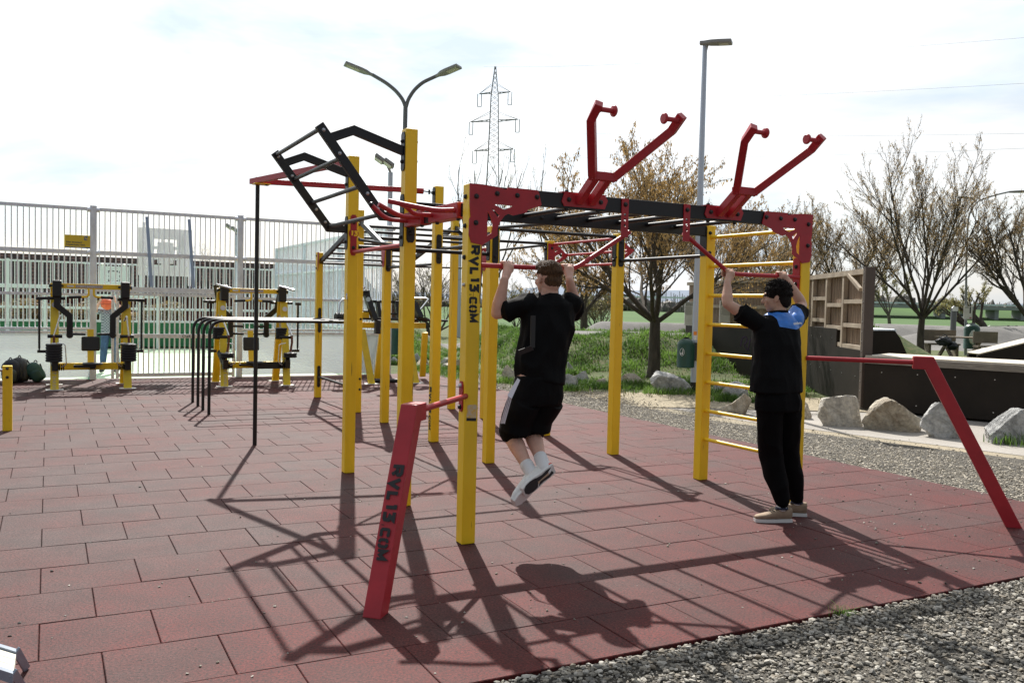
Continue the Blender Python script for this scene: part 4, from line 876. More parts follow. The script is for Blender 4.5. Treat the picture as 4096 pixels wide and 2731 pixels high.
# pylon
YP = 170.0; pb = AT(1960, 1213, YP); py0 = Vector((pb.x, YP, -.3)); pyl = thing('electricity_pylon', 'tall steel lattice electricity pylon with three cross arms against the sky', 'pylon', py0)
def zat(y_, Y=YP): return AT(1960, y_, Y).z+.3
ztop = zat(266); mb = MB()
def hw(z): 
    return np.interp(z, [0, zat(640), zat(380), ztop-.2], [2.0, 1.0, .68, .10])
M_STEEL = mat('dark_lattice_steel', (.14, .14, .135), .6)
cs = [(-1, -1), (1, -1), (1, 1), (-1, 1)]; lv = np.concatenate([np.linspace(0, zat(640), 9), np.linspace(zat(640), zat(380), 13)[1:], np.linspace(zat(380), ztop, 7)[1:]])
P3 = lambda c, z: Vector((c[0]*hw(z), c[1]*hw(z), z))
for i in range(len(lv)-1):
    for k in range(4):
        a, b = cs[k], cs[(k+1) % 4]; mb.beam(P3(a, lv[i]), P3(a, lv[i+1]), .10, .10)
        mb.beam(P3(a, lv[i]), P3(b, lv[i+1]), .05, .05); mb.beam(P3(b, lv[i]), P3(a, lv[i+1]), .05, .05)
mb.build('mast', M_STEEL, pyl)
arms = []
ad = Vector((.93, -.36, 0)).normalized()
for yz, hl in ((372, 3.2), (483, 4.9), (600, 4.0)):
    z = zat(yz); wz = hw(z)
    for s_ in (-1, 1):
        a = MB()
        tip = ad*(s_*hl)+Vector((0, 0, z)); arms.append((tip, s_))
        for c in (-1, 1):
            r0 = Vector((s_*wz, c*wz, z)); a.beam(r0, tip, .12, .12); r1 = Vector((s_*wz, c*wz, z+1.5)); a.beam(r1, tip, .06, .06)
            for t in (.25, .5, .75): a.beam(r0.lerp(tip, t), Vector((s_*wz, -c*wz, z)).lerp(tip, t-.2), .05, .05)
        a.build('cross_arm', M_STEEL, pyl)
    for s_ in (-1, 1):
        t = ad*(s_*hl*.97)+Vector((0, 0, z)); il = MB()
        for o in (-.35, .35): il.beam(t+Vector((o, 0, 0)), t+Vector((o, 0, -2.4)), .14, .14)
        il.beam(t+Vector((-.35, 0, -2.4)), t+Vector((.35, 0, -2.4)), .1, .1); il.build('insulator', mat('glass_insulator', (.06, .14, .13), .4), pyl)
M_WIRE = mat('wire', (.16, .18, .2), .5)
for (xa, ya), (xb, yb), Yb, lab in (((1935, 268), (4300, 135), 60, 'highest, meeting the right edge just above the others'), ((2010, 400), (4300, 322), 75, 'second from the top on the right'), ((2040, 520), (4300, 530), 80, 'third from the top, above the bare trees'), ((2015, 625), (4300, 585), 85, 'lowest, just over the bare trees')):
    a, b = AT(xa, ya, YP), AT(xb, yb, Yb); mb = MB(); pts = []
    for k in range(25):
        t = k/24; p = a.lerp(b, t); p.z -= 4*.7*t*(1-t); pts.append(p)
    o = mb.tube(pts, .014, 5).build('power_line', M_WIRE); tag(o, 'thin overhead power line crossing the sky, '+lab, 'power line', 'overhead power lines')
# ------------------------------------------------------------------ chest press machines
M_PAD = mat('matte_black_pad', (.02, .022, .024), .5, bump=.05)
M_LBL = mat('grey_label', (.60, .52, .48), .5, col2=(.30, .28, .27), vscale=60)
def weights(parent, p, n, r=.125, h=.042, d=(0, 0, 1)):
    prof = []
    for i in range(n):
        z = i*h; prof += [(r*.90, z), (r, z+h*.25), (r, z+h*.75), (r*.90, z+h)]
    o = MB().lathe(p, d, prof, 28).build('weight_stack', M_RUB, parent, smooth=40)
    x, y, dd = frame(Vector(d)); top = Vector(p)+dd*(n*h)
    MB().lathe(top, d, [(r*.82, 0), (r*.82, .004), (r*.3, .005), (.03, .02)], 24).build('top_plate', mat('worn_steel_disc', (.5, .5, .5), .3, metal=.8), o, smooth=40)
    return o
def machine(label, loc, back):
    t = thing('chest_press_machine', label, 'exercise machine', loc, TH, 'chest press machines by the ball court')
    H1 = 1.72; B = (lambda y: 1.0-y) if back else (lambda y: y)
    for s_ in (-1, 1):
        x = s_*.555
        l1 = MB().beam((x, 0.03, 0), (x, .36, 1.52), .125, .06, up=(0, 1, .3)).build('leg', M_YEL_SHEEN, t, bevel=.005)
        l2 = MB().beam((x, .97, 0), (x, .50, 1.72), .125, .085, up=(0, 1, .3)).build('leg', M_YEL, t, bevel=.005)
        for y, l in ((0.03, l1), (.97, l2)): MB().box((x, y, .006), (.26, .16, .012)).build('foot_plate', M_WHITE, l)
        MB().prism([(-.045, .95), (.045, .95), (.045, 1.28), (-.045, 1.28)], .002, (x, .02+.26, 0), (1, 0, 0), (0, .22, 1)).build('label', M_LBL, l1)
        MB().lathe((x, .262, 1.40), (0, -1, .2), [(.045, 0), (.045, .003)], 20).build('badge', M_WHITE, l1)
        # pivot bracket, rocker arm and rod
        ya = B(.22)
        br = MB().box((s_*.52, ya if not back else .36, H1-.05), (.14, .17, .28)).build('pivot_block', M_BLK, t, bevel=.02)
        MB().cyl((s_*.42, .40, H1), (s_*.64, .40, H1), .035, 12).build('pivot_axle', M_BLT, t, smooth=40); MB().cyl((s_*.40, ya, H1-.21), (s_*.82, ya, H1-.21), .026, 12).build('pivot_axle', M_BLT, t, smooth=40)
        pts = [(s_*.52, ya, H1-.10), (s_*.52, ya, H1-.33), (s_*.33, ya, H1-.50), (s_*.33, ya, .93)]
        if back: pts = [(s_*.60, ya, H1+.10)]+pts[1:]
        am = MB().path(pts, .05, .095, up=(s_, 0, .35)).build('press_arm', M_BLK, t, bevel=.006)
        MB().lathe((s_*.33, ya-.04, .90), (0, 1, 0), [(.045, 0), (.055, .02), (.055, .06), (.045, .08)], 16).build('hub', M_BLK, am, smooth=40)
        for dz in ((.02,) if not back else (.02, .16)):
            MB().cyl((s_*.31, ya, .90+dz), (s_*.09, ya-.02, .895+dz), .021, 14).build('hand_grip', M_RUB, am, smooth=40)
        ys = .18
        MB().cyl((s_*.78, ys, H1-.24), (s_*.78, ys, .68), .018, 10).build('push_rod', M_BLK, t, smooth=40)
        MB().box((s_*.78, ys, H1-.22), (.10, .05, .05)).build('rod_joint', M_BLT, t); j = MB(); j.cyl((s_*.78, ys, .74), (s_*.78, ys, .64), .012, 8); j.box((s_*.74, ys, .63), (.14, .04, .045)); j.build('rod_joint', M_BLT, t)
        sw = MB(); sw.beam((s_*.62, .2, .62), (s_*.56, .02, .42), .07, .09); sw.box((s_*.55, .0, .40), (.09, .1, .16)); sw.build('lever', M_BLK, t, bevel=.004); MB().cyl((s_*.44, .2, .88), (s_*.66, .2, .88), .03, 10).build('lever_pivot', M_BLK, t, smooth=40)
        if not back:
            weights(t, (s_*.565, -.02, .47), 7)
            MB().tube([(s_*.565, -.02, .78), (s_*.565, -.01, .90)], .018, 10).build('loading_pin', M_COP, t, smooth=40)
            MB().tube(smooth_path([(s_*.565, -.02, .90), (s_*.50+.03, .0, 1.24), (s_*.50, .05, 1.15)], 4, .03), .014, 10).build('chrome_lever', M_CHR, t, smooth=40)
        else:
            weights(t, (s_*.56-.05, .30, .84), 5, .115); weights(t, (s_*.56+.03, -.05, .52), 2, .12)
            MB().tube([(s_*.56-.03, .3, 1.05), (s_*.56-.02, .3, 1.22)], .014, 10).build('loading_pin', M_COP, t, smooth=40)
            MB().tube([(s_*.56+.03, -.05, .6), (s_*.56+.06, -.05, .80), (s_*.56+.06, -.03, .92)], .020, 10).build('loading_pin', M_COP, t, smooth=40)
            MB().tube([(s_*.56+.06, -.04, .92), (s_*.56-.03, .2, 1.26)], .013, 10).build('chrome_lever', M_CHR, t, smooth=40)
            MB().tube([(s_*.56-.1, .3, H1+.1), (s_*.56+.13, .1, H1+.03)], .02, 10).build('cross_link', M_CHR, t, smooth=40)
        MB().tube(smooth_path([(s_*.52, .02, .78), (s_*.40, .0, .76), (s_*.38, -.02, .42), (s_*.46, 0, .38)], 5, .04), .009, 10).build('guard_rail', M_CHR, t, smooth=40)
        sp = MB()
        for k in range(4): sp.lathe((s_*(.41+.03*k), .08, .37), (s_, 0, 0), [(.035, 0), (.06, .008), (.06, .014), (.035, .022)], 16)
        sp.build('rubber_buffer', M_RUB, t, smooth=40)
    xb = MB().beam((-.62, .42, H1), (.62, .42, H1), .10, .085).build('crossbar', M_YEL, t, bevel=.004)
    MB().box((-.03, .365, H1), (.42, .004, .05)).build('label', M_LBL, xb); MB().box((-.32, .365, H1), (.10, .004, .03)).build('label', M_WHITE, xb)
    text('STREET BARBELL', .042, (-.22, .361, H1-.014), (1, 0, 0), (0, 0, 1), M_WHITE, xb)
    lbm = MB().beam((-.56, .42, .36), (.56, .42, .36), .10, .115).build('crossbar', M_YEL, t, bevel=.004)
    MB().beam((0, .45, .36), (0, .62, .98), .10, .05, up=(0, 1, 0)).build('seat_post', M_YEL, t, bevel=.004)
    for s_ in (-1, 1):
        MB().tube(smooth_path([(s_*.04, .36, H1-.03), (s_*.04, .34, H1-.17), (s_*.15, .34, H1-.18)], 5, .05), .018, 12).build('hook_bar', M_YEL, t, smooth=40)
        MB().cyl((s_*.15, .34, H1-.18), (s_*.34, .34, H1-.19), .022, 12).build('hand_grip', M_RUB, t, smooth=40)
    MB().box((0, .52, .74), (.29, .05, .25), Matrix.Rotation(-.12, 3, 'X')).build('back_pad', M_PAD, t, bevel=.03)
    MB().lathe((.02, .25, .40), (0, 0, 1), [(.15, 0), (.165, .012), (.155, .028), (.10, .034)], 28).build('seat', M_PAD, t, smooth=40)
    sl_ = MB(); sl_.box((-.10, .2, .375), (.34, .06, .045)); sl_.box((.02, .3, .36), (.08, .2, .07)); sl_.build('seat_slider', M_BLK, t, bevel=.004)
    if back: MB().beam((.05, .2, .36), (.50, .1, .37), .07, .12).build('foot_lever', M_BLK, t, bevel=.004)
    text('STREET BARBELL', .075, (-.555-.03, -.004, .50), (0, -.2, -1), (1, 0, 0), M_LBL, t)
    return t
machine('chest press machine with its press arms in front, the left one of the two', W(-1.825, 11.07), False)
machine('chest press machine behind the four low black bars, its press arms at the back', W(.87, 11.02), True)
# leg press like machine between the posts
m3 = thing('bench_machine', 'black and yellow weight machine with slanted beams seen between the yellow posts', 'exercise machine', W(0, 0), TH)
def A3(x, y, v_): return ATV(x, y, v_)
for (x0, y0, x1, y1, va, vb, mm) in ((1448, 1318, 1487, 1537, 11.1, 10.95, M_YEL_SHEEN), (1530, 1318, 1507, 1512, 11.7, 11.9, M_YEL), (1632, 1340, 1664, 1532, 11.1, 10.95, M_YEL_SHEEN), (1700, 1330, 1690, 1505, 11.7, 11.9, M_YEL)):
    MB().beam(A3(x1, y1, vb), A3(x0, y0, va), .12, .06, up=(0, 1, 0)).build('leg', mm, m3, bevel=.005)
for x in (1487, 1664): q = A3(x, 1537, 10.95); MB().box((q.x, q.y, .006), (.28, .16, .012)).build('foot_plate', M_WHITE, m3)
MB().beam(A3(1440, 1300, 11.3), A3(1700, 1302, 11.3), .1, .11).build('crossbar', M_YEL, m3, bevel=.004)
MB().box(A3(1457, 1262, 11.2), (.17, .14, .14)).build('housing', M_YEL, m3, bevel=.02)
MB().box(A3(1463, 1247, 11.2), (.13, .12, .06)).build('pad', M_PAD, m3, bevel=.01)
b_ = MB().beam(A3(1464, 1175, 11.1), A3(1500, 1280, 11.0), .13, .10, up=(1, 0, 0)).build('slanted_beam', M_BLK, m3, bevel=.006)
MB().lathe(A3(1473, 1197, 10.98), (0, -1, 0), [(.045, 0), (.045, .003)], 20).build('badge', mat('pale_blue_badge', (.5, .65, .72), .4), b_)
MB().beam(A3(1656, 1215, 11.1), A3(1684, 1272, 11.0), .12, .10, up=(1, 0, 0)).build('slanted_beam', M_BLK, m3, bevel=.006)
MB().cyl(A3(1440, 1273, 11.15), A3(1790, 1283, 11.15), .024, 12).build('axle', M_BLK, m3, smooth=40)
MB().beam(A3(1490, 1206, 11.4), A3(1660, 1209, 11.4), .06, .05).build('rear_rail', M_BLK, m3)
MB().cyl(A3(1540, 1255, 11.3), A3(1600, 1256, 11.3), .02, 10).build('axle', M_BLK, m3, smooth=40)
for x in (1510, 1585): 
    u_ = MB().beam(A3(x, 1205, 11.35), A3(x+8, 1270, 11.3), .11, .07, up=(1, 0, 0)).build('upright', M_BLK, m3, bevel=.005)
    c = A3(x+2, 1228, 11.29); MB().prism([(-.02, -.02), (.02, -.02), (0, .02)], .003, c, (1, 0, 0), (0, 0, 1)).build('warning_label', mat('label_yellow', (.7, .6, .1), .5), u_)
MB().beam(A3(1511, 1280, 11.0), A3(1509, 1335, 11.0), .12, .10, up=(1, 0, 0)).build('lever', M_BLK, m3, bevel=.005)
MB().cyl(A3(1500, 1524, 11.2), A3(1610, 1523, 11.2), .045, 12).build('base_bar', M_BLK, m3, smooth=40)
MB().tube(smooth_path([A3(1348, 1290, 11), A3(1362, 1200, 11.1), A3(1440, 1185, 11.3)], 5, .08), .017, 10).build('handle', M_CHR, m3, smooth=40)
MB().tube(smooth_path([A3(1440, 1190, 11.2), A3(1458, 1143, 11.2), A3(1462, 1160, 11.2)], 4, .04), .014, 10).build('handle', M_CHR, m3, smooth=40)
MB().tube(smooth_path([A3(1640, 1192, 11.4), A3(1716, 1194, 11.2), A3(1672, 1250, 11.0)], 5, .06), .017, 10).build('handle', M_CHR, m3, smooth=40)
weights(m3, A3(1465, 1179, 11.1), 3, .075, .028, (-.1, 0, 1)); weights(m3, A3(1341, 1272, 11.0), 6, .1, .035, (1, 0, 0))
MB().beam(A3(1686, 1272, 11), A3(1700, 1280, 11.3), .22, .03).build('foot_pad', M_PAD, m3)

# ------------------------------------------------------------------ backpacks and cup by the boards
def blob(name, c, r, m, parent, seed=0, amp=.12, sub=3, rot=None, sq=1.0):
    bm = bmesh.new(); bmesh.ops.create_icosphere(bm, subdivisions=sub, radius=1)
    for q in bm.verts:
        p = q.co.copy(); f = 1+amp*noise.noise(p*1.8+Vector((seed*3.1, seed, 0)))+amp*.4*noise.noise(p*5+Vector((seed, 0, 0)))
        e = Vector([math.copysign(abs(k)**sq, k) for k in p])*f; q.co = Vector((e.x*r[0], e.y*r[1], e.z*r[2]))
        if rot is not None: q.co = rot @ q.co
        q.co += Vector(c)
    me = bpy.data.meshes.new(name); bm.to_mesh(me); bm.free(); me.polygons.foreach_set('use_smooth', [True]*len(me.polygons)); me.materials.append(m)
    o = bpy.data.objects.new(name, me); COL.objects.link(o)
    if parent: o.parent = parent
    return o
def backpack(label, px, py, m, m2, s_, rz, lean):
    g = GP(px, py); t = thing('backpack', label, 'backpack', (g.x, g.y, 0), rz); Rr = Matrix.Rotation(lean, 3, 'Y')
    blob('bag_body', (0, 0, .22*s_), (.16*s_, .12*s_, .23*s_), m, t, 3, .12, 3, Rr, .75); blob('front_pocket', (.02, -.10*s_, .15*s_), (.12*s_, .06*s_, .13*s_), m2, t, 5, .1, 3, Rr, .7)
    for s2 in (-1, 1): MB().tube(smooth_path([(s2*.08*s_, .09, .40*s_), (s2*.12*s_, .18*s_, .25*s_), (s2*.10*s_, .14*s_, .03)], 5, .08), .013, 8).build('strap', M_PAD, t, smooth=40)
    MB().tube(smooth_path([(-.03, 0, .44*s_), (0, 0, .50*s_), (.03, 0, .44*s_)], 4, .03), .009, 8).build('grab_loop', M_PAD, t, smooth=40)
    return t
backpack('dark navy backpack half hidden behind the short yellow post', 42, 1532, mat('navy_nylon', (.015, .02, .035), .6, bump=.2, bscale=30), mat('lime_trim_nylon', (.05, .06, .05), .6), .92, .2, .1)
backpack('black and grey backpack against the boards between the other two', 78, 1528, mat('grey_nylon', (.05, .055, .06), .6, var=.5, vscale=6), mat('black_nylon', (.015, .015, .017), .6), .98, -.1, -.15)
backpack('green checked backpack slumped against the grey dasher boards', 142, 1528, mat('green_check_nylon', (.012, .05, .04), .6, col2=(.03, .10, .08), vscale=9), mat('dark_green_nylon', (.012, .05, .04), .6), .80, .4, -.6)
g = GP(361, 1516); cup = thing('cup', 'green plastic cup standing by the gate under the left machine', 'cup', (g.x, g.y, 0)); MB().lathe((0, 0, 0), (0, 0, 1), [(.032, 0), (.042, .13), (.044, .135), (.038, .13), (.03, .02)], 20).build('body', mat('green_plastic', (.05, .4, .2), .35), cup, smooth=50)

# ------------------------------------------------------------------ bench corner at the lower left
UZV = Vector((0, 0, 1))
bn = thing('bench', 'corner of a low bench with pale wooden slats and grey steel frame', 'bench', (0, 0, 0))
M_SLAT = mat('pale_weathered_wood', (.58, .55, .46), .7, var=.12, vscale=3, stretch=(1, 12, 12), bump=.2, bscale=30); M_BST = mat('blue_grey_steel', (.24, .28, .34), .42, var=.08)
zz = .17; C0 = GP(66, 2593, zz); C0.z = 0; ex = GP(0, 2573, zz)-GP(66, 2593, zz); ex.z = 0; ex.normalize(); ey = GP(46, 2709, zz)-GP(59, 2620, zz); ey.z = 0; ey.normalize()
Zt = Vector((0, 0, zz))
def strip(a0, a1, th, m, nm, z): MB().prism([(0, a0), (1.0, a0), (1.0, a1), (0, a1)], th, C0+UZV*(z-th/2), ex, ey).build(nm, m, bn)
strip(0, .032, .04, M_BST, 'frame_rail', zz)
for k in range(3): strip(.040+.062*k, .040+.062*k+.058, .03, M_SLAT, 'slat', zz-.008)
strip(.230, .262, .04, M_BST, 'frame_rail', zz)
for k in (.016, .246):
    b0 = C0+ey*k; f0 = GP(107, 2674); f0 = f0+(b0-C0-ey*.016); MB().beam(b0+Zt-UZV*.003, f0, .034, .010, up=ex).build('leg', M_BST, bn, bevel=.002)

# ------------------------------------------------------------------ skate ramps
M_PHEN = mat('dark_brown_film_plywood', (.017, .013, .010), .6, spec=.2, var=.35, vscale=1.1, bump=.03, bscale=30)
M_WOOD = mat('weathered_plank', (.30, .215, .15), .8, col2=(.16, .11, .075), vscale=2.2, stretch=(9, 9, .7), bump=.3, bscale=25)
M_BATT = mat('pale_batten', (.44, .37, .28), .75, col2=(.30, .24, .18), vscale=3, bump=.2)
tw = thing('skate_ramp_wall', 'tall dark ramp wall with the open wooden back of its planks showing, right of the ladder', 'skate ramp', (0, 0, 0))
wa, wb, wc = AT(3458, 1100, 14.95), AT(3241, 1100, 18.5), AT(2748, 1130, 25.5)
for q in (wa, wb, wc): q.z = 0
def along(p, q, t): return p.lerp(q, t)
def wallq(p, q, z0, z1, off, th, m, name, t0=0, t1=1, z0b=None, z1b=None):
    d = (q-p).normalized(); n = Vector((-d.y, d.x, 0)); n = n if n.x < 0 else -n
    A, B = p.lerp(q, t0)+n*off, p.lerp(q, t1)+n*off
    vs = [A+Vector((0, 0, z0)), B+Vector((0, 0, z0 if z0b is None else z0b)), B+Vector((0, 0, z1 if z1b is None else z1b)), A+Vector((0, 0, z1))]
    vs += [v_-n*th for v_ in vs]
    return MB().add(vs, [(0, 1, 2, 3), (4, 7, 6, 5), (0, 4, 5, 1), (1, 5, 6, 2), (2, 6, 7, 3), (3, 7, 4, 0)]).build(name, m, tw)
HT = 2.33
wallq(wa, wb, 0, .95, 0, .05, M_PHEN, 'panel', 0, .42); wallq(wa, wb, 0, 1.28, 0.0, .05, M_PHEN, 'panel', .42, 1); wallq(wb, wc, 0, 1.18, 0, .05, M_PHEN, 'panel')
wallq(wa, wb, 0, HT+.02, .02, .16, mat('brown_end_board', (.075, .055, .045), .6), 'end_board', -.035, .0)
nb = 24
for i in range(nb):
    t0, t1 = i/nb, (i+.93)/nb; wallq(wa, wb, .95 if t1 < .43 else 1.28, HT-.02, -.10, .02, M_WOOD, 'plank', t0, t1)
for i in range(40):
    t0, t1 = i/40, (i+.80)/40; wallq(wb, wc, 1.18, HT-.04-.02*(i % 3), -.06, .02, M_WOOD, 'plank', t0, t1)
wallq(wa, wb, HT-.09, HT, .0, .10, M_BATT, 'batten', 0, 1); wallq(wb, wc, HT-.09, HT, .0, .10, M_BATT, 'batten'); wallq(wb, wc, 1.62, 1.70, -.01, .04, M_BATT, 'batten')
for t in (.0, .33, .64, .93): wallq(wa, wb, .95 if t < .42 else 1.28, HT-.09, -.01, .08, M_BATT, 'batten', t+.005, t+.035)
for (t0, t1, z) in ((.03, .33, 1.78), (.36, .64, 1.72), (.67, .93, 1.85), (.03, .33, 1.36), (.36, .64, 1.30), (.67, .93, 1.42), (.03, .33, .99), (.36, .44, 1.0)): wallq(wa, wb, z-.035, z+.035, -.012, .07, M_BATT, 'batten', t0, t1)
wallq(wa, wb, 2.15, 2.24, -.0, .07, M_BATT, 'brace', .04, .22, 1.75, 1.84) if False else None
d_ = (wb-wa).normalized(); MB().beam(wa.lerp(wb, .05)+Vector((0, 0, 1.98)), wa.lerp(wb, .25)+Vector((0, 0, 2.25)), .05, .06).build('brace', M_BATT, tw)
sw_ = (wb-wa).normalized(); nw = Vector((-sw_.y, sw_.x, 0)); nw = nw if nw.x < 0 else -nw
for k in range(14):
    MB().lathe(wa-sw_*.06+nw*.022+Vector((0, 0, .12+.165*k)), nw, [(.012, 0), (.012, .004)], 6).build('screw', M_ZINC, tw)
for t, z in ((.08, .5), (.3, .5), (.5, .5), (.5, 1.1), (.72, .5), (.72, 1.1), (.92, .5), (.92, 1.1)): MB().lathe(wa.lerp(wb, t)+nw*.001+Vector((0, 0, z)), nw, [(.012, 0), (.012, .004)], 6).build('screw', M_ZINC, tw)
gq = [AT(x, y, 21.2) for x, y in ((2962, 1385), (2968, 1350), (2985, 1345), (2990, 1365), (2975, 1378), (2992, 1405), (3000, 1360), (3010, 1350), (3022, 1362), (3018, 1390), (3004, 1398))]
MB().tube(smooth_path(gq, 3, .06), .012, 5).build('graffiti', mat('purple_spray', (.07, .03, .11), .6), tw)
# info boards on and beside the wall
for (x0, x1, y0, y1, Y, lab) in ((2740, 2772, 1206, 1302, 24.6, 'narrow white notice board half hidden behind the pale lamp post'), (2880, 2965, 1202, 1294, 22.6, 'wide white notice board with small print behind the standing person')):
    a, b = AT(x0, y0, Y), AT(x1, y1, Y); t = thing('notice_board', lab, 'notice board', ((a.x+b.x)/2, Y, (a.z+b.z)/2))
    w_, h_ = b.x-a.x, a.z-b.z
    MB().box((0, 0, 0), (w_, .03, h_)).build('board', M_WHITE, t)
    tt_ = mat('print_grey', (.12, .12, .12), .6)
    text('REGELN FÜR DIE\nSKATEPARKANLAGE', .048, (-w_/2+.02, -.017, h_/2-.06), (1, 0, 0), (0, 0, 1), tt_, t, bold=.001)
    ln = MB(); [ln.box((-.02, -.017, h_/2-.14-.022*k), (w_*.82*rnd.uniform(.75, 1), .001, .005)) for k in range(11)]; ln.build('print_lines', tt_, t)
    if Y < 23: MB().lathe((w_*.05, -.016, -h_/2+.07), (0, -1, 0), [(.02, 0), (.02, .002)], 12).build('emblem', mat('emblem_orange', (.6, .25, .03), .5), t); MB().tube([(w_*.2, -.018, -h_/2+.06), (w_*.25, -.018, -h_/2+.11), (w_*.3, -.018, -h_/2+.05), (w_*.36, -.018, -h_/2+.10), (w_*.42, -.018, -h_/2+.04)], .006, 5).build('scribble', tt_, t)
# funbox deck running to the right edge
db = thing('skate_deck', 'low dark skate deck with a pale wooden top running to the right edge', 'skate ramp', (0, 0, 0))
pa, pb_ = Vector((5.86, 14.75, 0)), Vector((10.1, 11.15, 0)); dd = (pb_-pa).normalized(); nn = Vector((-dd.y, dd.x, 0)); nn = nn if nn.y > 0 else -nn
ZD = .865
mb = MB(); A = pa; Bq = pb_
mb.add([A, Bq, Bq+Vector((0, 0, ZD-.11)), A+Vector((0, 0, ZD-.11)), A+nn*1.2, Bq+nn*1.2, Bq+nn*1.2+Vector((0, 0, ZD-.11)), A+nn*1.2+Vector((0, 0, ZD-.11))], [(0, 1, 2, 3), (4, 7, 6, 5), (0, 3, 7, 4), (1, 5, 6, 2), (3, 2, 6, 7)]); mb.build('side_panel', M_PHEN, db)
MB().beam(A-nn*.0+Vector((0, 0, ZD-.06)), Bq+Vector((0, 0, ZD-.06)), .06, .10).build('edge_beam', mat('grey_edge_beam', (.26, .23, .19), .75, col2=(.15, .13, .11), vscale=3, stretch=(2, 2, 20)), db)
M_TOP = mat('bleached_deck', (.58, .52, .42), .65, var=.08, vscale=2, stretch=(1, 8, 1))
for k in range(8): o_ = nn*(.02+.155*k+.075); MB().beam(A+o_+Vector((0, 0, ZD+.004)), Bq+o_+Vector((0, 0, ZD+.004)), .15, .03).build('deck_board', M_TOP, db)
sc_ = MB()
for k in range(10):
    for z in (.12, .62): p = A.lerp(Bq, .05+k*.1); sc_.lathe(p+Vector((0, 0, z))-nn*.001, -nn, [(.009, 0), (.009, .003)], 6)
sc_.build('screws', M_ZINC, db)
# small quarter pipe end and kicker ramp behind
def side_shape(name, label, pts, Y, depth, m, top):
    q = [AT(x, y, Y) for x, y in pts]; q = [Vector((p.x, Y, max(p.z, 0))) for p in q]; c = Vector((q[0].x, Y, 0)); t = thing(name, label, 'skate ramp', c)
    MB().prism([(p.x-c.x, p.z) for p in q], .06, (0, 0, 0), (1, 0, 0), (0, 0, 1)).build('side_panel', m, t)
    MB().prism([(p.x-c.x, p.z) for p in q], .06, (0, depth, 0), (1, 0, 0), (0, 0, 1)).build('side_panel', m, t)
    i = top; a, b = q[i]-c, q[i+1]-c; mb = MB().beam(a+Vector((0, depth/2, .012)), b+Vector((0, depth/2, .012)), depth+.1, .024); mb.build('riding_surface', M_TOP if name == 'kicker_ramp' else M_GALV, t)
    if name != 'kicker_ramp':
        MB().cyl(Vector((b.x, -.03, b.z)), Vector((b.x, depth+.03, b.z)), .03, 12).build('coping', M_GALV, t, smooth=40)
        MB().beam(b+Vector((0, depth/2, 0)), q[i+2]-c+Vector((0, depth/2, 0)), depth, .02).build('riding_surface', M_PHEN, t)
    return t
side_shape('quarter_pipe', 'small dark quarter pipe between the ramp wall and the tree', [(3440, 1440), (3440, 1322), (3577, 1322), (3598, 1352), (3612, 1385), (3636, 1440)], 17.6, 1.6, M_PHEN, 1)
side_shape('kicker_ramp', 'low dark kicker ramp with a pale surface at the right edge', [(3898, 1470), (3910, 1418), (4180, 1352), (4180, 1470)], 17.5, .36, M_PHEN, 1)

# ------------------------------------------------------------------ boulders
def rock_mat(name, c1, c2, c3):
    m = bpy.data.materials.new(name); m.use_nodes = True; t = m.node_tree; p = t.nodes['Principled BSDF']; LN = t.links.new; co = t.nodes.new('ShaderNodeTexCoord')
    n = t.nodes.new('ShaderNodeTexNoise'); n.inputs['Scale'].default_value = 2.6; n.inputs['Detail'].default_value = 9; n.inputs['Roughness'].default_value = .68; n.inputs['Distortion'].default_value = .8; LN(co.outputs['Object'], n.inputs['Vector'])
    r = t.nodes.new('ShaderNodeValToRGB'); e = r.color_ramp.elements; e[0].position = .36; e[0].color = (*c1, 1); e[1].position = .66; e[1].color = (*c3, 1); e.new(.5).color = (*c2, 1); LN(n.outputs['Fac'], r.inputs['Fac'])
    n3 = t.nodes.new('ShaderNodeTexNoise'); n3.inputs['Scale'].default_value = 24; n3.inputs['Detail'].default_value = 6; n3.inputs['Roughness'].default_value = .7; LN(co.outputs['Object'], n3.inputs['Vector'])
    mr = t.nodes.new('ShaderNodeMapRange'); mr.inputs['To Min'].default_value = .25; mr.inputs['To Max'].default_value = 1.55; LN(n3.outputs['Fac'], mr.inputs['Value'])
    mu = t.nodes.new('ShaderNodeMix'); mu.data_type = 'RGBA'; mu.blend_type = 'MULTIPLY'; mu.inputs[0].default_value = 1; LN(r.outputs['Color'], mu.inputs[6]); LN(mr.outputs['Result'], mu.inputs[7]); LN(mu.outputs[2], p.inputs['Base Color'])
    n2 = t.nodes.new('ShaderNodeTexNoise'); n2.inputs['Scale'].default_value = 9; n2.inputs['Detail'].default_value = 9; n2.inputs['Roughness'].default_value = .75; LN(co.outputs['Object'], n2.inputs['Vector'])
    b = t.nodes.new('ShaderNodeBump'); b.inputs['Strength'].default_value = 1.0; b.inputs['Distance'].default_value = .09; LN(n2.outputs['Fac'], b.inputs['Height']); LN(b.outputs['Normal'], p.inputs['Normal']); p.inputs['Roughness'].default_value = .85; return m
RK = [rock_mat('pale_limestone', (.42, .38, .32), (.74, .69, .60), (.82, .77, .66)), rock_mat('grey_rock', (.30, .30, .295), (.60, .60, .58), (.76, .75, .72)), rock_mat('brown_rock', (.34, .27, .19), (.60, .53, .42), (.74, .68, .56))]
BLD = []
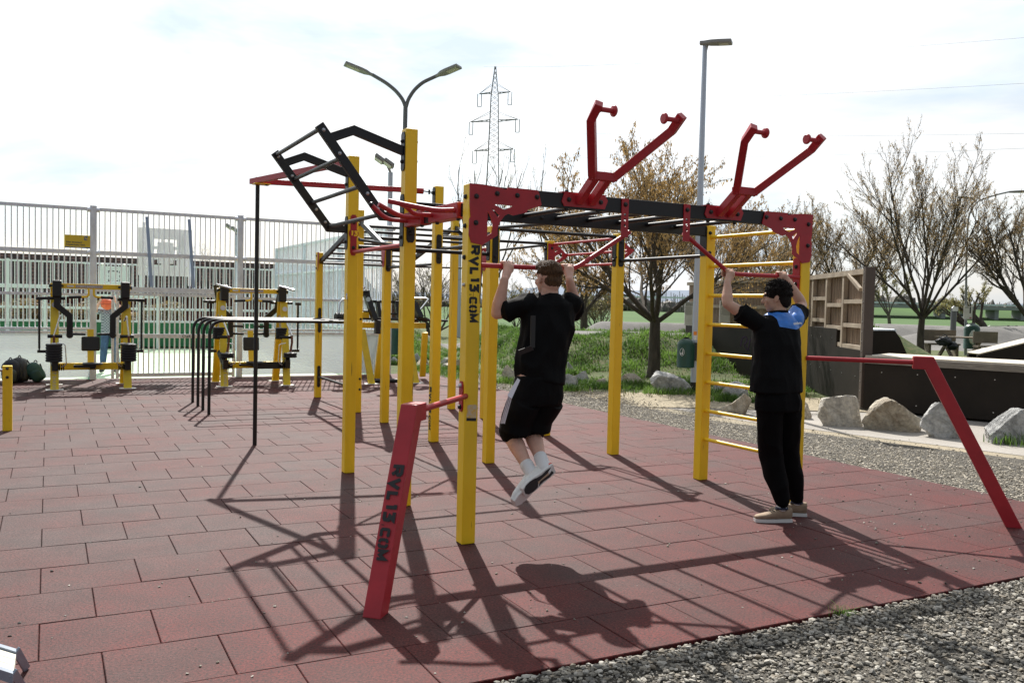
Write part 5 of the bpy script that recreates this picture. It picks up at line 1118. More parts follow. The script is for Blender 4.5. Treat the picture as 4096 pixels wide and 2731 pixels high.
def boulder(label, x0, x1, y0, y1, seed, mi, cuts=9, yb=None, prof=None, Y=None):
    g = GP((x0+x1)/2, yb or y1); Yd = Y or g.y+.05
    k = Yd/FPX; w_ = (x1-x0)*k; h_ = (y1-y0)*k; cx = (x0+x1)/2
    P = AT(cx, y1, Yd); r_ = random.Random(seed); bm = bmesh.new(); bmesh.ops.create_icosphere(bm, subdivisions=5, radius=1)
    so = Vector((seed*1.7, seed*.3, 0))
    planes = []
    for _ in range(cuts+3):
        n_ = Vector((r_.gauss(0, 1), r_.gauss(-.2, 1), r_.gauss(.2, .7))).normalized(); planes.append((n_, r_.uniform(.34, .70)))
    for q in bm.verts:
        d = q.co.normalized(); rad = 1.0
        for n_, c_ in planes:
            dn = d @ n_
            if dn > .05: rad = min(rad, c_/dn)
        rad *= 1+.05*noise.noise(d*2.6+so)+.045*(.35-abs(noise.noise(Vector((d.x*5, d.y*5, d.z*9))+so)))+.022*(.3-abs(noise.noise(d*13+so)))+.010*noise.noise(d*30+so)
        q.co = d*rad
    xs_ = [q.co.x for q in bm.verts]; zs_ = [q.co.z for q in bm.verts]; ax, bx = min(xs_), max(xs_); az, bz = min(zs_), max(zs_); az = az*.2
    for q in bm.verts:
        x = (q.co.x-ax)/(bx-ax); z = max(0, (q.co.z-az)/(bz-az)); y = q.co.y*.42*w_
        if prof: zt_ = np.interp(x, [p[0] for p in prof], [p[1] for p in prof]); z *= (.25+.75*zt_) if z > .15 else 1
        q.co = Vector(((x-.5)*w_, y, z*h_-.02 if z > 0 else -.04))
    me = bpy.data.meshes.new('boulder'); bm.to_mesh(me); bm.free(); me.polygons.foreach_set('use_smooth', [False]*len(me.polygons)); me.materials.append(RK[mi])
    o = bpy.data.objects.new('boulder', me); COL.objects.link(o); o.location = (P.x, Yd+.15*w_, max(P.z, -.03)); tag(o, label, 'boulder', 'boulders along the path')
    BLD.append((P.x, Yd, w_)); return o
boulder('pale angular boulder with a flat bright face, first right of the ladder', 3278, 3462, 1566, 1695, 3, 0, 6, prof=[(0, .95), (.25, 1), (.7, .95), (.85, .85), (1, .6)])
boulder('brown grey pointed boulder, second right of the ladder', 3463, 3697, 1568, 1714, 8, 2, 7, prof=[(0, .45), (.2, .62), (.42, 1), (.6, .9), (.85, .62), (1, .5)])
boulder('grey layered boulder behind the red slanted leg', 3698, 3915, 1598, 1742, 15, 1, 8, prof=[(0, .7), (.25, 1), (.5, .9), (.8, .65), (1, .5)])
boulder('round pale boulder at the right edge of the path', 3957, 4160, 1625, 1765, 21, 1, 7, prof=[(0, .55), (.3, .95), (.6, 1), (1, .9)])
boulder('brown boulder just showing behind the right ladder post', 3170, 3252, 1594, 1664, 5, 2, 6)
boulder('big flat topped grey boulder below the green bin', 2600, 2766, 1478, 1568, 31, 1, 8, prof=[(0, .45), (.2, .95), (.6, 1), (.85, .95), (1, .6)])
boulder('small grey boulder behind the ladder, left of its cluster', 2848, 2906, 1520, 1562, 33, 1, 6, Y=16.8)
boulder('small brown boulder low in the cluster behind the ladder', 2862, 2915, 1560, 1598, 34, 2, 6, Y=15.9)
boulder('tall slab shaped boulder at the back of the cluster behind the ladder', 2898, 3015, 1510, 1602, 37, 1, 5, Y=15.7, prof=[(0, .9), (.15, 1), (.5, .85), (.85, .6), (1, .4)])
boulder('wide brown boulder at the front of the cluster behind the ladder', 2868, 3015, 1568, 1652, 41, 2, 7, prof=[(0, .4), (.4, .55), (.75, 1), (1, .9)])
boulder('pale boulder to the left of the hanging person', 1985, 2068, 1450, 1526, 44, 0, 7, prof=[(0, .8), (.4, 1), (1, .6)])
boulder('dark grey boulder right of the hanging person', 2243, 2318, 1492, 1556, 47, 1, 7)
boulder('tall grey boulder further back right of the hanging person', 2268, 2300, 1442, 1492, 49, 1, 6)
boulder('grey boulder partly behind the dark one, right of the hanging person', 2288, 2364, 1480, 1528, 51, 1, 7, Y=18.3)
boulder('low brown boulder left of the central thin post', 2386, 2440, 1508, 1546, 53, 2, 7)
boulder('low boulder with a brown top right of the central thin post', 2478, 2580, 1490, 1536, 55, 2, 6, prof=[(0, .8), (.5, 1), (.8, .9), (1, .3)])
boulder('pale boulder between the posts behind the lettered post', 1760, 1828, 1448, 1480, 57, 0, 6)
boulder('grey pointed stone behind the pale one between the posts', 1764, 1806, 1428, 1452, 58, 1, 5, Y=21.6)
boulder('brown upright boulder just left of the lettered post', 1818, 1846, 1434, 1480, 59, 2, 5)
boulder('large brown tilted boulder between the tall post and the lettered one', 1656, 1716, 1422, 1474, 61, 2, 5, prof=[(0, .6), (.5, 1), (.8, .9), (1, .4)])
boulder('grey boulder behind the brown tilted one', 1638, 1690, 1406, 1440, 63, 1, 6, Y=23.0)
boulder('small pale stone right of the brown tilted boulder', 1700, 1724, 1448, 1478, 64, 0, 5)
boulder('grey boulder under the green bin near the court corner', 1552, 1594, 1424, 1456, 65, 1, 6)
boulder('small stone seen just right of the front lettered post', 2062, 2074, 1500, 1530, 66, 1, 5) if False else None
# tufts round the boulders
P = []
for (x, y, w_) in BLD:
    k_ = 60 if y > 15.5 else (14 if w_ > .6 and x > 6.2 else 0)
    for _ in range(k_*6): P.append((x+rnd.gauss(0, w_*.45), y-.12+abs(rnd.gauss(0, .12))*rnd.choice((-1, 1)), -.03))
P = np.array(P); blades('grass', P, .06+.13*rng.random(len(P)), .010+.006*rng.random(len(P)), M_BLADE, .7)
g = GP(4000, 1757); P = np.array([(g.x+rnd.gauss(0, .05), g.y-.1+rnd.gauss(0, .03), -.04) for _ in range(150)]); blades('grass', P, .05+.09*rng.random(150), .008+.004*rng.random(150), M_BLADE, .9)
g = GP(3375, 2448); P = np.array([(g.x+rnd.gauss(0, .035), g.y+rnd.gauss(0, .02), -.03) for _ in range(70)]); blades('grass', P, .03+.06*rng.random(70), .003+.002*rng.random(70), M_BLADE, 1.2)

# green bin beyond the court corner
litter_bin('dark green litter bin beyond the court corner, behind the black and yellow machine', tuple(Vector((AT(1572, 1420, 23.2).x, 23.2, .22))), 1.35, False)
# picnic group far right
M_PIC = mat('grey_brown_timber', (.24, .20, .15), .8, var=.2, vscale=3)
def at0(x, y, Y): p = AT(x, y, Y); return Vector((p.x, Y, 0))
pt = thing('picnic_table', 'wooden picnic table under the trees on the right', 'picnic table', at0(3845, 1415, 33.5))
for k in range(4): MB().box((0, -.3+.2*k, .74), (1.7, .17, .05)).build('top_board', M_PIC, pt)
for s_ in (-1, 1):
    MB().beam((s_*.6, -.5, 0), (s_*.6, .3, .72), .08, .12).build('leg', M_PIC, pt); MB().beam((s_*.6, .5, 0), (s_*.6, -.3, .72), .08, .12).build('leg', M_PIC, pt)
def bench2(label, x, y, Y, wd):
    t = thing('wooden_bench', label, 'bench', at0(x, y, Y)); 
    MB().box((0, 0, .45), (wd, .4, .06)).build('seat', M_PIC, t); MB().box((0, .2, .78), (wd, .05, .42)).build('backrest', M_PIC, t)
    for s_ in (-1, 1): MB().box((s_*wd*.42, 0, .22), (.1, .35, .44)).build('leg', M_PIC, t)
bench2('wooden bench left of the picnic table with a dark bag on it', 3765, 1410, 34, 1.25); bench2('wooden bench right of the picnic table', 3950, 1410, 32.5, .9)
bg_ = thing('bag', 'black bag lying between the left bench and the picnic table', 'bag', at0(3785, 1412, 33)); blob('bag_body', (-.1, 0, .60), (.26, .2, .17), M_PAD, bg_, 9, .45); blob('side_pocket', (.2, -.05, .42), (.2, .16, .14), M_PAD, bg_, 4, .4); MB().tube(smooth_path([(-.2, 0, .72), (-.08, 0, .86), (.05, 0, .72)], 4, .1), .018, 8).build('strap', M_PAD, bg_)
hb = litter_bin('green bin with torn stickers on the grey lamp post by the picnic table', tuple(at0(3885, 1388, 34.6)+Vector((0, 0, .28))), 1.75, False)
blob('sticker_patch', (-.1, -.27, .45), (.13, .04, .28), mat('pale_sticker', (.55, .62, .55), .6), hb, 2, .3)
ps = thing('info_sign', 'white information sign on the grey lamp post among the trees', 'sign', AT(3872, 1250, 34.9)); MB().box((0, 0, 0), (.34*1.0, .02, .5)).build('board', M_WHITE, ps); MB().box((.08, -.012, .1), (.05, .004, .25)).build('print', M_INK, ps); MB().box((-.05, -.012, .2), (.14, .004, .02)).build('print', M_INK, ps); MB().box((.1, -.012, -.2), (.08, .004, .04)).build('print', M_RED, ps)
gp_ = thing('post', 'plain grey post in the meadow beyond the pump track', 'post', at0(3813, 1300, 42)); MB().lathe((0, 0, 0), (0, 0, 1), [(.13, 0), (.13, 1.9), (.02, 2.0)], 12).build('shaft', M_LAMP, gp_, smooth=40); MB().box((0, -.14, 1.85), (.25, .02, .2)).build('plate', M_WHITE, gp_)
# highway bridge, embankment and far woods
em = MB(); YE = 330
em.add([(100, YE-30, -.2), (420, YE-30, -.2), (420, YE, 4.0), (100, YE, 4.0), (420, YE+20, 4.0), (100, YE+20, 4.0)], [(0, 1, 2, 3), (3, 2, 4, 5)]); em.build('embankment', M_FIELD, kind='structure')
hb_ = thing('road_bridge', 'distant grey motorway bridge on concrete piers beyond the meadow', 'bridge', (150, 305, 0))
M_CON = mat('grey_concrete', (.30, .31, .32), .8); MB().box((30, 0, 3.9), (190, 8, 1.1)).build('deck', M_CON, hb_)
for k in range(6): MB().box((-4+9*k, 0, 1.6), (1.4, 6, 3.6)).build('pier', M_CON, hb_)
MB().box((30, -4.2, 5.0), (300, .2, .5)).build('guard_rail', M_GALV, hb_)
vc = thing('parked_car', 'small white car far away below the road bridge', 'car', at0(3840, 1270, 240)); MB().box((0, 0, .7), (4.0, 1.8, .8)).build('body', M_WHITE, vc, bevel=.2); MB().prism([(-1.3, 0), (1.3, 0), (.9, .6), (-.8, .6)], 1.6, (0, 0, 1.05), (1, 0, 0), (0, 0, 1)).build('cabin', mat('dark_glass', (.03, .04, .05), .1), vc); 
for sx in (-1.2, 1.2): MB().cyl((sx, -.95, .32), (sx, -.7, .32), .32, 14).build('wheel', M_RUB, vc)
gp2 = thing('football_goal', 'white football goal in the distant meadow', 'goal', at0(3470, 1262, 150)); 
for s_ in (-.9, .9): MB().beam((s_, 0, -.2), (s_, 0, 2.2), .12, .12, up=(0, 1, 0)).build('goal_post', M_WHITE, gp2)
MB().beam((-.9, 0, 2.2), (.9, 0, 2.2), .12, .12).build('crossbar', M_WHITE, gp2)
rg2 = thing('pasture_rail', 'low rail fence at the far right beyond the pump track', 'fence', at0(4000, 1300, 55)); MB().beam((-1.8, 0, .3), (-.6, 0, .95), .05, .05).build('rail', M_WHITE, rg2); MB().beam((-.6, 0, .95), (3, 0, 1.0), .05, .05).build('rail', M_WHITE, rg2)
for a in (-.9, .5, 1.0, 1.5): MB().box((a, 0, .55), (.12, .1, .9)).build('post', M_BLT, rg2)
# ------------------------------------------------------------------ trees
M_BARK = mat('dark_bark', (.075, .062, .048), .9, var=.35, vscale=12, stretch=(1, 1, .25), bump=.8, bscale=40)
M_BARK2 = mat('grey_brown_bark', (.11, .095, .075), .9, var=.3, vscale=10, bump=.5, bscale=30)
M_LEAF = leaf_mat('dry_brown_leaves', (.50, .34, .14), (.30, .195, .08)); M_BUD = leaf_mat('ochre_buds', (.46, .33, .15), (.28, .20, .09)); M_OLIVE = leaf_mat('olive_catkins', (.36, .34, .12), (.22, .19, .08))
def tree(name, label, base, H, r0, fork, seed, spread=.55, kids=(6, 5, 5, 4), leaves=9000, leaf=(.055, .025), lm=None, bark=None, up=.35, trunks=1, group=None, droop=.2, lens=(.62, .5, .45, .4), lean=0.0, wob=.12, side=1.35, tmin=.005):
    r_ = random.Random(seed); t = thing(name, label, 'tree', base, 0, group); tw_, br = [], []
    def seg(p, d, L_, r1, r2, n, up_):
        nonlocal wob
        pts = [p]; rs = [r1]
        for i in range(n):
            d = (d+Vector((r_.gauss(0, wob), r_.gauss(0, wob), r_.gauss(0, wob*.5)+up_*.16))).normalized(); p = p+d*(L_/n); pts.append(p); rs.append(r1+(r2-r1)*(i+1)/n)
        return pts, rs, d
    def at(pts, f): x = f*(len(pts)-1); i = min(int(x), len(pts)-2); return pts[i].lerp(pts[i+1], x-i), (pts[i+1]-pts[i]).normalized()
    def rec(p, d, L_, r1, lv):
        n = (6, 5, 4, 3)[min(lv, 3)]; pts, rs, dn = seg(p, d, L_, r1, r1*.35 if lv < len(kids)-1 else tmin*.6, n, up)
        (br if lv < 2 else tw_).append((pts, rs, (8, 6, 4, 3)[min(lv, 3)], lv))
        if lv+1 < len(kids):
            for i in range(kids[lv+1]):
                f = .25+.75*(i+r_.random()*.8)/kids[lv+1]; q, qd = at(pts, min(f, .98)); a = r_.uniform(0, 6.28); x, y, _ = frame(qd); s_ = spread*r_.uniform(.7, 1.3)
                nd = (qd+(x*math.cos(a)+y*math.sin(a))*s_+Vector((0, 0, up*.25))).normalized()
                rec(q, nd, L_*lens[lv+1]*r_.uniform(.75, 1.2)*(1.25-.5*f), max(tmin, r1*.40*(1.15-.5*f)), lv+1)
    for k in range(trunks):
        d0 = Vector((lean+(r_.gauss(0, .16) if trunks > 1 else 0), r_.gauss(0, .1) if trunks > 1 else 0, 1)).normalized()
        w0 = wob; wob = wob if lean or trunks > 1 else .035; pts, rs, dn = seg(Vector((r_.gauss(0, .15) if trunks > 1 else 0, 0, -.05)), d0, fork, r0*1.15, r0*.85, 5, 0 if lean else .3); wob = w0; rs[0] = r0*1.45
        br.append((pts, rs, 10, 0)); top = pts[-1]
        for i in range(kids[0]):
            a = 6.28*i/kids[0]+r_.uniform(-.3, .3); s_ = spread*(side if i < kids[0]-1 else .2)*r_.uniform(.7, 1.1); nd = (dn+Vector((math.cos(a)*s_, math.sin(a)*s_, 0))).normalized()
            st = top-Vector((0, 0, r_.random()*fork*.12)); rec(st, nd, (H-fork)*lens[0]*r_.uniform(.85, 1.15), r0*.44, 0)
    mb = MB()
    for pts, rs, n, lv in br: mb.tube(pts, rs, n, cap=False)
    mb.build('trunk', bark or M_BARK, t, smooth=60)
    mb = MB()
    for pts, rs, n, lv in tw_: mb.tube(pts, rs, n, cap=False)
    cr_ = mb.build('crown', bark or M_BARK, t, smooth=60) if tw_ else t
    if leaves:
        tips = [q for q in tw_ if q[3] >= len(kids)-2] or tw_; P = []
        for _ in range(leaves):
            pts = r_.choice(tips)[0]; q, _d = at(pts, r_.random()**.7); P.append(q+Vector((r_.gauss(0, .02), r_.gauss(0, .02), r_.gauss(0, .02))))
        P = np.array(P); n = len(P); g2 = np.random.default_rng(seed); a = g2.uniform(0, 6.28, n); tl = g2.uniform(-.5, 1.0, n)
        L1 = leaf[0]*(.6+.8*g2.random(n)); W1 = leaf[1]*(.6+.8*g2.random(n)); dr = np.stack([np.cos(a)*.5*(1-droop), np.sin(a)*.5*(1-droop), -droop*2+tl*(1-droop)], 1); dr /= np.linalg.norm(dr, axis=1)[:, None]
        b = a+1.57+g2.uniform(-.7, .7, n); si = np.stack([np.cos(b), np.sin(b), g2.uniform(-.4, .4, n)], 1)
        V = np.stack([P, P+dr*L1[:, None]*.5+si*W1[:, None]*.5, P+dr*L1[:, None]+si*.1*W1[:, None], P+dr*L1[:, None]*.5-si*W1[:, None]*.5], 1).reshape(-1, 3); i = np.arange(n)*4
        np_mesh('leaves', V, np.stack([i, i+1, i+2, i+3], 1), lm or M_LEAF, cr_)
    return t
def tb(px, py, Y, z=None):
    p = AT(px, py, Y); return Vector((p.x, Y, 0 if z is None else z))
tree('leafy_tree', 'big tree with dry brown leaves on the grass bank, left of the pale lamp post', tb(2613, 1505, 20.4, -.03), 5.65, .135, 1.45, 6, .66, (9, 9, 8, 6), 36000, (.060, .024), tmin=.0045, lens=(.68, .56, .46, .38), droop=.45, side=2.1, up=.27)
tree('round_tree', 'large bare round tree with fine ochre twigs behind the skate deck', tb(3680, 1415, 33, 0), 8.6, .125, 1.55, 14, .50, (11, 9, 9, 7), 24000, (.062, .026), M_BUD, lens=(.66, .46, .37, .32), up=.40, side=1.75)
tree('budding_tree', 'ochre tipped tree behind the ramp wall, nearest to the right yellow post', tb(3140, 1350, 34), 6.9, .11, 1.4, 21, .50, (9, 9, 9, 6), 20000, (.062, .026), M_BUD, group=None, lens=(.62, .46, .38, .32), up=.36, side=1.7)
tree('budding_tree', 'ochre tipped tree rising over the right end of the ramp wall', tb(3370, 1350, 37), 7.2, .11, 1.4, 24, .48, (9, 9, 9, 6), 18000, (.062, .026), M_BUD, lens=(.62, .46, .38, .32), up=.4, side=1.7)
tree('budding_tree', 'ochre tipped tree directly behind the pale lamp post and the ladder', tb(2880, 1350, 30), 6.6, .11, 1.4, 28, .52, (9, 9, 8, 6), 22000, (.060, .026), M_LEAF, lens=(.60, .48, .40, .34), up=.34, side=1.7)
tree('budding_tree', 'large ochre tree cut by the right edge of the view', tb(4108, 1420, 31), 6.9, .15, 1.6, 31, .55, (10, 9, 8, 6), 20000, (.062, .026), M_BUD, lens=(.62, .48, .40, .32), up=.3, side=1.8)
tree('leaning_tree', 'smaller leaning tree with forked dark trunk far right behind the sign', tb(3960, 1305, 52), 4.6, .22, 1.5, 35, .6, (4, 5, 5, 4), 5000, (.10, .04), M_OLIVE, lean=-.35, trunks=2)
tree('leafy_tree', 'smaller olive leaved tree left of the big brown one', tb(2335, 1290, 38), 4.6, .17, 1.4, 41, .65, (6, 5, 5, 4), 8000, (.11, .045), M_LEAF, lens=(.6, .52, .46, .4))
tree('bare_tree', 'tall thin bare poplar like tree below the pylon', tb(1965, 1290, 52), 10.5, .13, 2.6, 44, .34, (4, 5, 4, 3), 1600, (.09, .03), M_OLIVE, M_BARK2, up=.9, trunks=3, lens=(.85, .35, .35, .35))
tree('bare_tree', 'thin bare tree with upright shoots between the pylon and the brown tree', tb(2235, 1290, 48), 9.4, .09, 3.5, 47, .32, (3, 5, 4, 3), 900, (.09, .03), M_OLIVE, M_BARK2, up=.9, trunks=2, lens=(.8, .35, .35, .35))
tree('bare_tree', 'slender bare young tree seen past the hanging person on the left', tb(2172, 1280, 40), 3.9, .045, 1.2, 50, .45, (5, 5, 4), 0, bark=M_BARK2, up=.6, lens=(.7, .5, .4))
tree('bare_shrub', 'dark bare spreading shrub seen between the yellow posts', tb(1740, 1290, 40), 3.6, .09, .5, 53, .65, (5, 6, 5, 5), 1500, (.08, .03), M_OLIVE, M_BARK, trunks=3, up=.4, lens=(.72, .5, .5, .45))
tree('bare_shrub', 'bare shrub at the end of the court fence behind the weight machine', tb(1578, 1300, 38), 3.0, .07, .5, 56, .6, (5, 5, 5, 4), 900, (.08, .03), M_OLIVE, M_BARK, trunks=2, up=.4, lens=(.72, .5, .5, .45))
tree('bare_shrub', 'olive shrub low behind the hanging person on the right', tb(2400, 1285, 44), 2.6, .06, .4, 59, .6, (6, 5, 5, 4), 2500, (.10, .04), M_OLIVE, M_BARK2, trunks=3, up=.3, lens=(.72, .5, .5, .45))
tree('bare_shrub', 'olive shrub low behind the bars left of the hanging person', tb(2085, 1285, 46), 2.7, .06, .4, 62, .6, (6, 5, 5, 4), 3000, (.10, .04), M_OLIVE, M_BARK2, trunks=3, up=.3, lens=(.72, .5, .5, .45))
tree('bare_tree', 'small bare tree rising over the tiled roof behind the court', tb(850, 1180, 60), 5.6, .1, 1.0, 65, .5, (6, 5, 5, 4), 0, bark=M_BARK2, up=.4, lens=(.6, .5, .45, .4))
tree('bare_tree', 'far bare tree between the sign and the round tree', tb(3560, 1290, 60), 6.0, .12, 1.5, 68, .5, (5, 5, 5, 4), 3500, (.12, .05), M_OLIVE, M_BARK2, lens=(.6, .5, .45, .4))
# hedge before the low building
P = np.column_stack([rng.uniform(-24, -14.5, 15000), rng.uniform(38, 39.5, 15000), rng.uniform(-.2, 1.35, 15000)]); P[:, 2] *= (.8+.2*np.sin(P[:, 0]*2)); P[:, 1] += 0
a = rng.uniform(0, 6.28, len(P)); s1 = rng.uniform(.04, .09, len(P)); d1 = np.stack([np.cos(a), np.sin(a), rng.uniform(-1, 1, len(P))], 1)*s1[:, None]; d2 = np.stack([-np.sin(a), np.cos(a), rng.uniform(-.5, .5, len(P))], 1)*s1[:, None]*.6
V = np.stack([P-d1, P+d2, P+d1, P-d2], 1).reshape(-1, 3); i = np.arange(len(P))*4
hd = np_mesh('hedge', V, np.stack([i, i+1, i+2, i+3], 1), leaf_mat('hedge_leaves', (.26, .15, .06), (.10, .11, .03))); tag(hd, 'brown and green hedge in front of the red building, seen through the court fences', 'hedge')
# far woods and hills
n = 2600; x = rng.uniform(-150, 420, n); y = rng.uniform(360, 410, n); s1 = rng.uniform(1.5, 3.0, n); z = rng.uniform(0, 5.5, n)*(.35+.65*sm(60, 150, x))+1.5*np.sin(x*.05)
stones('woods', np.column_stack([x, y, z]), s1, stone_mat('far_wood', [(.13, .115, .105), (.17, .15, .13), (.10, .095, .09), (.15, .14, .11)]), flat=1.3)
tr_ = MB()
for _ in range(500): xx, yy = rnd.uniform(40, 380), rnd.uniform(352, 362); tr_.beam((xx, yy, 0), (xx+rnd.gauss(0, .4), yy, rnd.uniform(4, 8.5)), .2, .2, up=(0, 1, 0))
tr_.build('woods', mat('far_trunks', (.20, .18, .16), .9), kind='stuff')
hx = np.linspace(-1800, 2500, 160); hz = 22+14*np.sin(hx*.0021+1)+9*np.sin(hx*.0063)+5*np.sin(hx*.017); V = []; F = []
for i, (x, z) in enumerate(zip(hx, hz)): V += [(x, 1900, -5), (x, 2100, max(6, z)), (x, 2400, max(6, z)*.9)]
for i in range(len(hx)-1): a = i*3; F += [(a, a+3, a+4, a+1), (a+1, a+4, a+5, a+2)]
np_mesh('hills', V, F, mat('haze_tinted_hills', (.16, .20, .26), 1.0, var=.15, vscale=.004), smooth=True, kind='structure')  # no air volume: distance haze is put into the hills' blue-grey colour
# ------------------------------------------------------------------ people
def skin_mat(name, c):
    m = mat(name, c, .48, spec=.4, var=.08, vscale=14, bump=.08, bscale=90); p = m.node_tree.nodes['Principled BSDF']
    p.inputs['Subsurface Weight'].default_value = .15; p.inputs['Subsurface Radius'].default_value = (1, .3, .15); p.inputs['Subsurface Scale'].default_value = .01; return m
M_SK1 = skin_mat('fair_skin', (.64, .38, .29)); M_SK2 = skin_mat('tan_skin', (.56, .34, .245))
M_TEE = mat('black_jersey', (.0045, .0045, .005), .8, spec=.12, bump=.25, bscale=220, bdist=.003); M_SHORT = mat('black_shorts_fabric', (.004, .004, .0045), .75, spec=.12, bump=.2, bscale=180, bdist=.003)
M_TRIM = mat('dark_grey_trim', (.02, .02, .021), .6); M_BLUE = mat('blue_shiny_fabric', (.015, .17, .60), .45, spec=.6, var=.15, vscale=18)
M_HAIR1 = mat('light_brown_hair', (.15, .078, .036), .6, spec=.25, col2=(.05, .026, .014), vscale=35, bump=.9, bscale=120, stretch=(3, 3, 1)); M_HAIR2 = mat('dark_curly_hair', (.012, .009, .008), .75, spec=.2, bump=1.0, bscale=70)
M_WSH = mat('white_shoe', (.70, .70, .68), .5, bump=.1); M_SOLE = mat('dark_sole', (.02, .022, .024), .6); M_TAN = mat('tan_suede', (.30, .215, .145), .8, var=.1, vscale=20); M_SOCK = mat('white_sock', (.72, .72, .72), .85, bump=.3, bscale=200); M_CORAL = mat('coral_rubber', (.75, .09, .05), .45); M_BEIGE = mat('beige_midsole', (.48, .36, .25), .6)
class Body(MB):
    def limb(s, pts, rs, fl=1.0, n=16, up=(0, 0, 1)):
        pts = [Vector(p) for p in pts]
        # rounded ends
        s.tube(pts, list(rs), n, fl, up); s.ball(pts[0], rs[0]*.98, fl=1); s.ball(pts[-1], rs[-1]*.98, fl=1); return s
    def ball(s, c, r, fl=1.0, n=14, R3=None):
        r = r if isinstance(r, (tuple, list)) else (r, r, r); vs = []; m = n//2+1
        for i in range(m+1):
            th = math.pi*i/m
            for k in range(n):
                ph = 2*math.pi*k/n; q = Vector((math.sin(th)*math.cos(ph)*r[0], math.sin(th)*math.sin(ph)*r[1], math.cos(th)*r[2]))
                if R3 is not None: q = R3 @ q
                vs.append(Vector(c)+q)
        fs = [(i*n+k, (i+1)*n+k, (i+1)*n+(k+1) % n, i*n+(k+1) % n) for i in range(m) for k in range(n)]
        return s.add(vs, fs)
    def loft(s, rings, n=24):      # rings: (center, x axis, y axis) with half sizes baked in the axes; superellipse sections
        vs = []
        for c, X, Y in rings:
            for k in range(n):
                a = 2*math.pi*k/n; ca, sa = math.cos(a), math.sin(a); e = .82
                vs.append(Vector(c)+Vector(X)*math.copysign(abs(ca)**e, ca)+Vector(Y)*math.copysign(abs(sa)**e, sa))
        m = len(rings); fs = [(i*n+k, (i+1)*n+k, (i+1)*n+(k+1) % n, i*n+(k+1) % n) for i in range(m-1) for k in range(n)]
        fs.append(tuple(range(n))); fs.append(tuple((m-1)*n+k for k in reversed(range(n)))); return s.add(vs, fs)
    def fuse(s, name, m, parent, vox=.006, smooth_it=4, wr=0.0, wscale=9.0, seed=0, wdir=None):
        me = bpy.data.meshes.new(name); me.from_pydata(s.v, [], s.f); me.update()
        bm = bmesh.new(); bm.from_mesh(me); 
        bmesh.ops.recalc_face_normals(bm, faces=bm.faces); bm.to_mesh(me); bm.free()
        o = bpy.data.objects.new(name, me); COL.objects.link(o)
        rm = o.modifiers.new('r', 'REMESH'); rm.mode = 'VOXEL'; rm.voxel_size = vox; rm.adaptivity = 0
        sm_ = o.modifiers.new('s', 'SMOOTH'); sm_.factor = .5; sm_.iterations = smooth_it
        dg = bpy.context.evaluated_depsgraph_get(); me2 = bpy.data.meshes.new_from_object(o.evaluated_get(dg)); bpy.data.objects.remove(o)
        if wr:
            nv = len(me2.vertices); nr = [v.normal.copy() for v in me2.vertices]
            for v, n_ in zip(me2.vertices, nr):
                p = v.co.copy(); w_ = Vector((p.x*wscale, p.y*wscale, p.z*wscale*(.55 if wdir is None else wdir)))
                d = noise.noise(w_+Vector((seed*7.7, 0, 0)))+.5*noise.noise(w_*2.1+Vector((seed, 3, 0)))
                d = 1-abs(d)*2.2 if True else d
                v.co = p+n_*(wr*d)
        me2.name = name; me2.polygons.foreach_set('use_smooth', [True]*len(me2.polygons)); me2.materials.clear(); me2.materials.append(m)
        o = bpy.data.objects.new(name, me2); COL.objects.link(o); o.parent = parent; return o
def hand(b, wrist, grip, axis, out, side=1, r=.0175):
    """fist closed over a bar: grip = bar point under the palm centre, axis = bar direction, out = direction from bar towards the viewer side of the knuckles"""
    wrist, grip, axis, out = Vector(wrist), Vector(grip), Vector(axis).normalized(), Vector(out).normalized(); upv = Vector((0, 0, 1))
    palm = grip-out*.0+upv*.0
    # palm: rides on the near side of the bar
    pc = grip+out*.030-upv*.012; b.limb([wrist, wrist.lerp(pc, .45), pc+upv*.004], [.026, .033, .036], .72, up=out)
    b.ball(pc, (.042, .024, .040), R3=Matrix((axis, out, upv)).transposed())
    ls = [.9, 1.0, .97, .82]
    for i in range(4):
        o = axis*((i-1.5)*.0205*side)
        k = grip+o+out*.022+upv*(r+.009); t1 = grip+o-out*.016+upv*(r+.011); t2 = grip+o-out*(.034)*ls[i]+upv*(-.004); t3 = grip+o-out*.020*ls[i]-upv*(.024)
        b.limb([pc+o*.9+upv*.012, k], [.0115, .0108], n=10); b.limb([k, t1], [.0108, .0098], n=10); b.limb([t1, t2], [.0095, .0088], n=10); b.limb([t2, t3], [.0086, .0075], n=10)
    th0 = pc-axis*(.028*side)*-1-upv*.014; tm = grip+axis*(.040*side)+out*.012-upv*.022; te = grip+axis*(.022*side)-out*.020-upv*.026
    b.limb([pc+axis*(.02*side)-upv*.02, tm, te], [.0145, .012, .009], n=10)
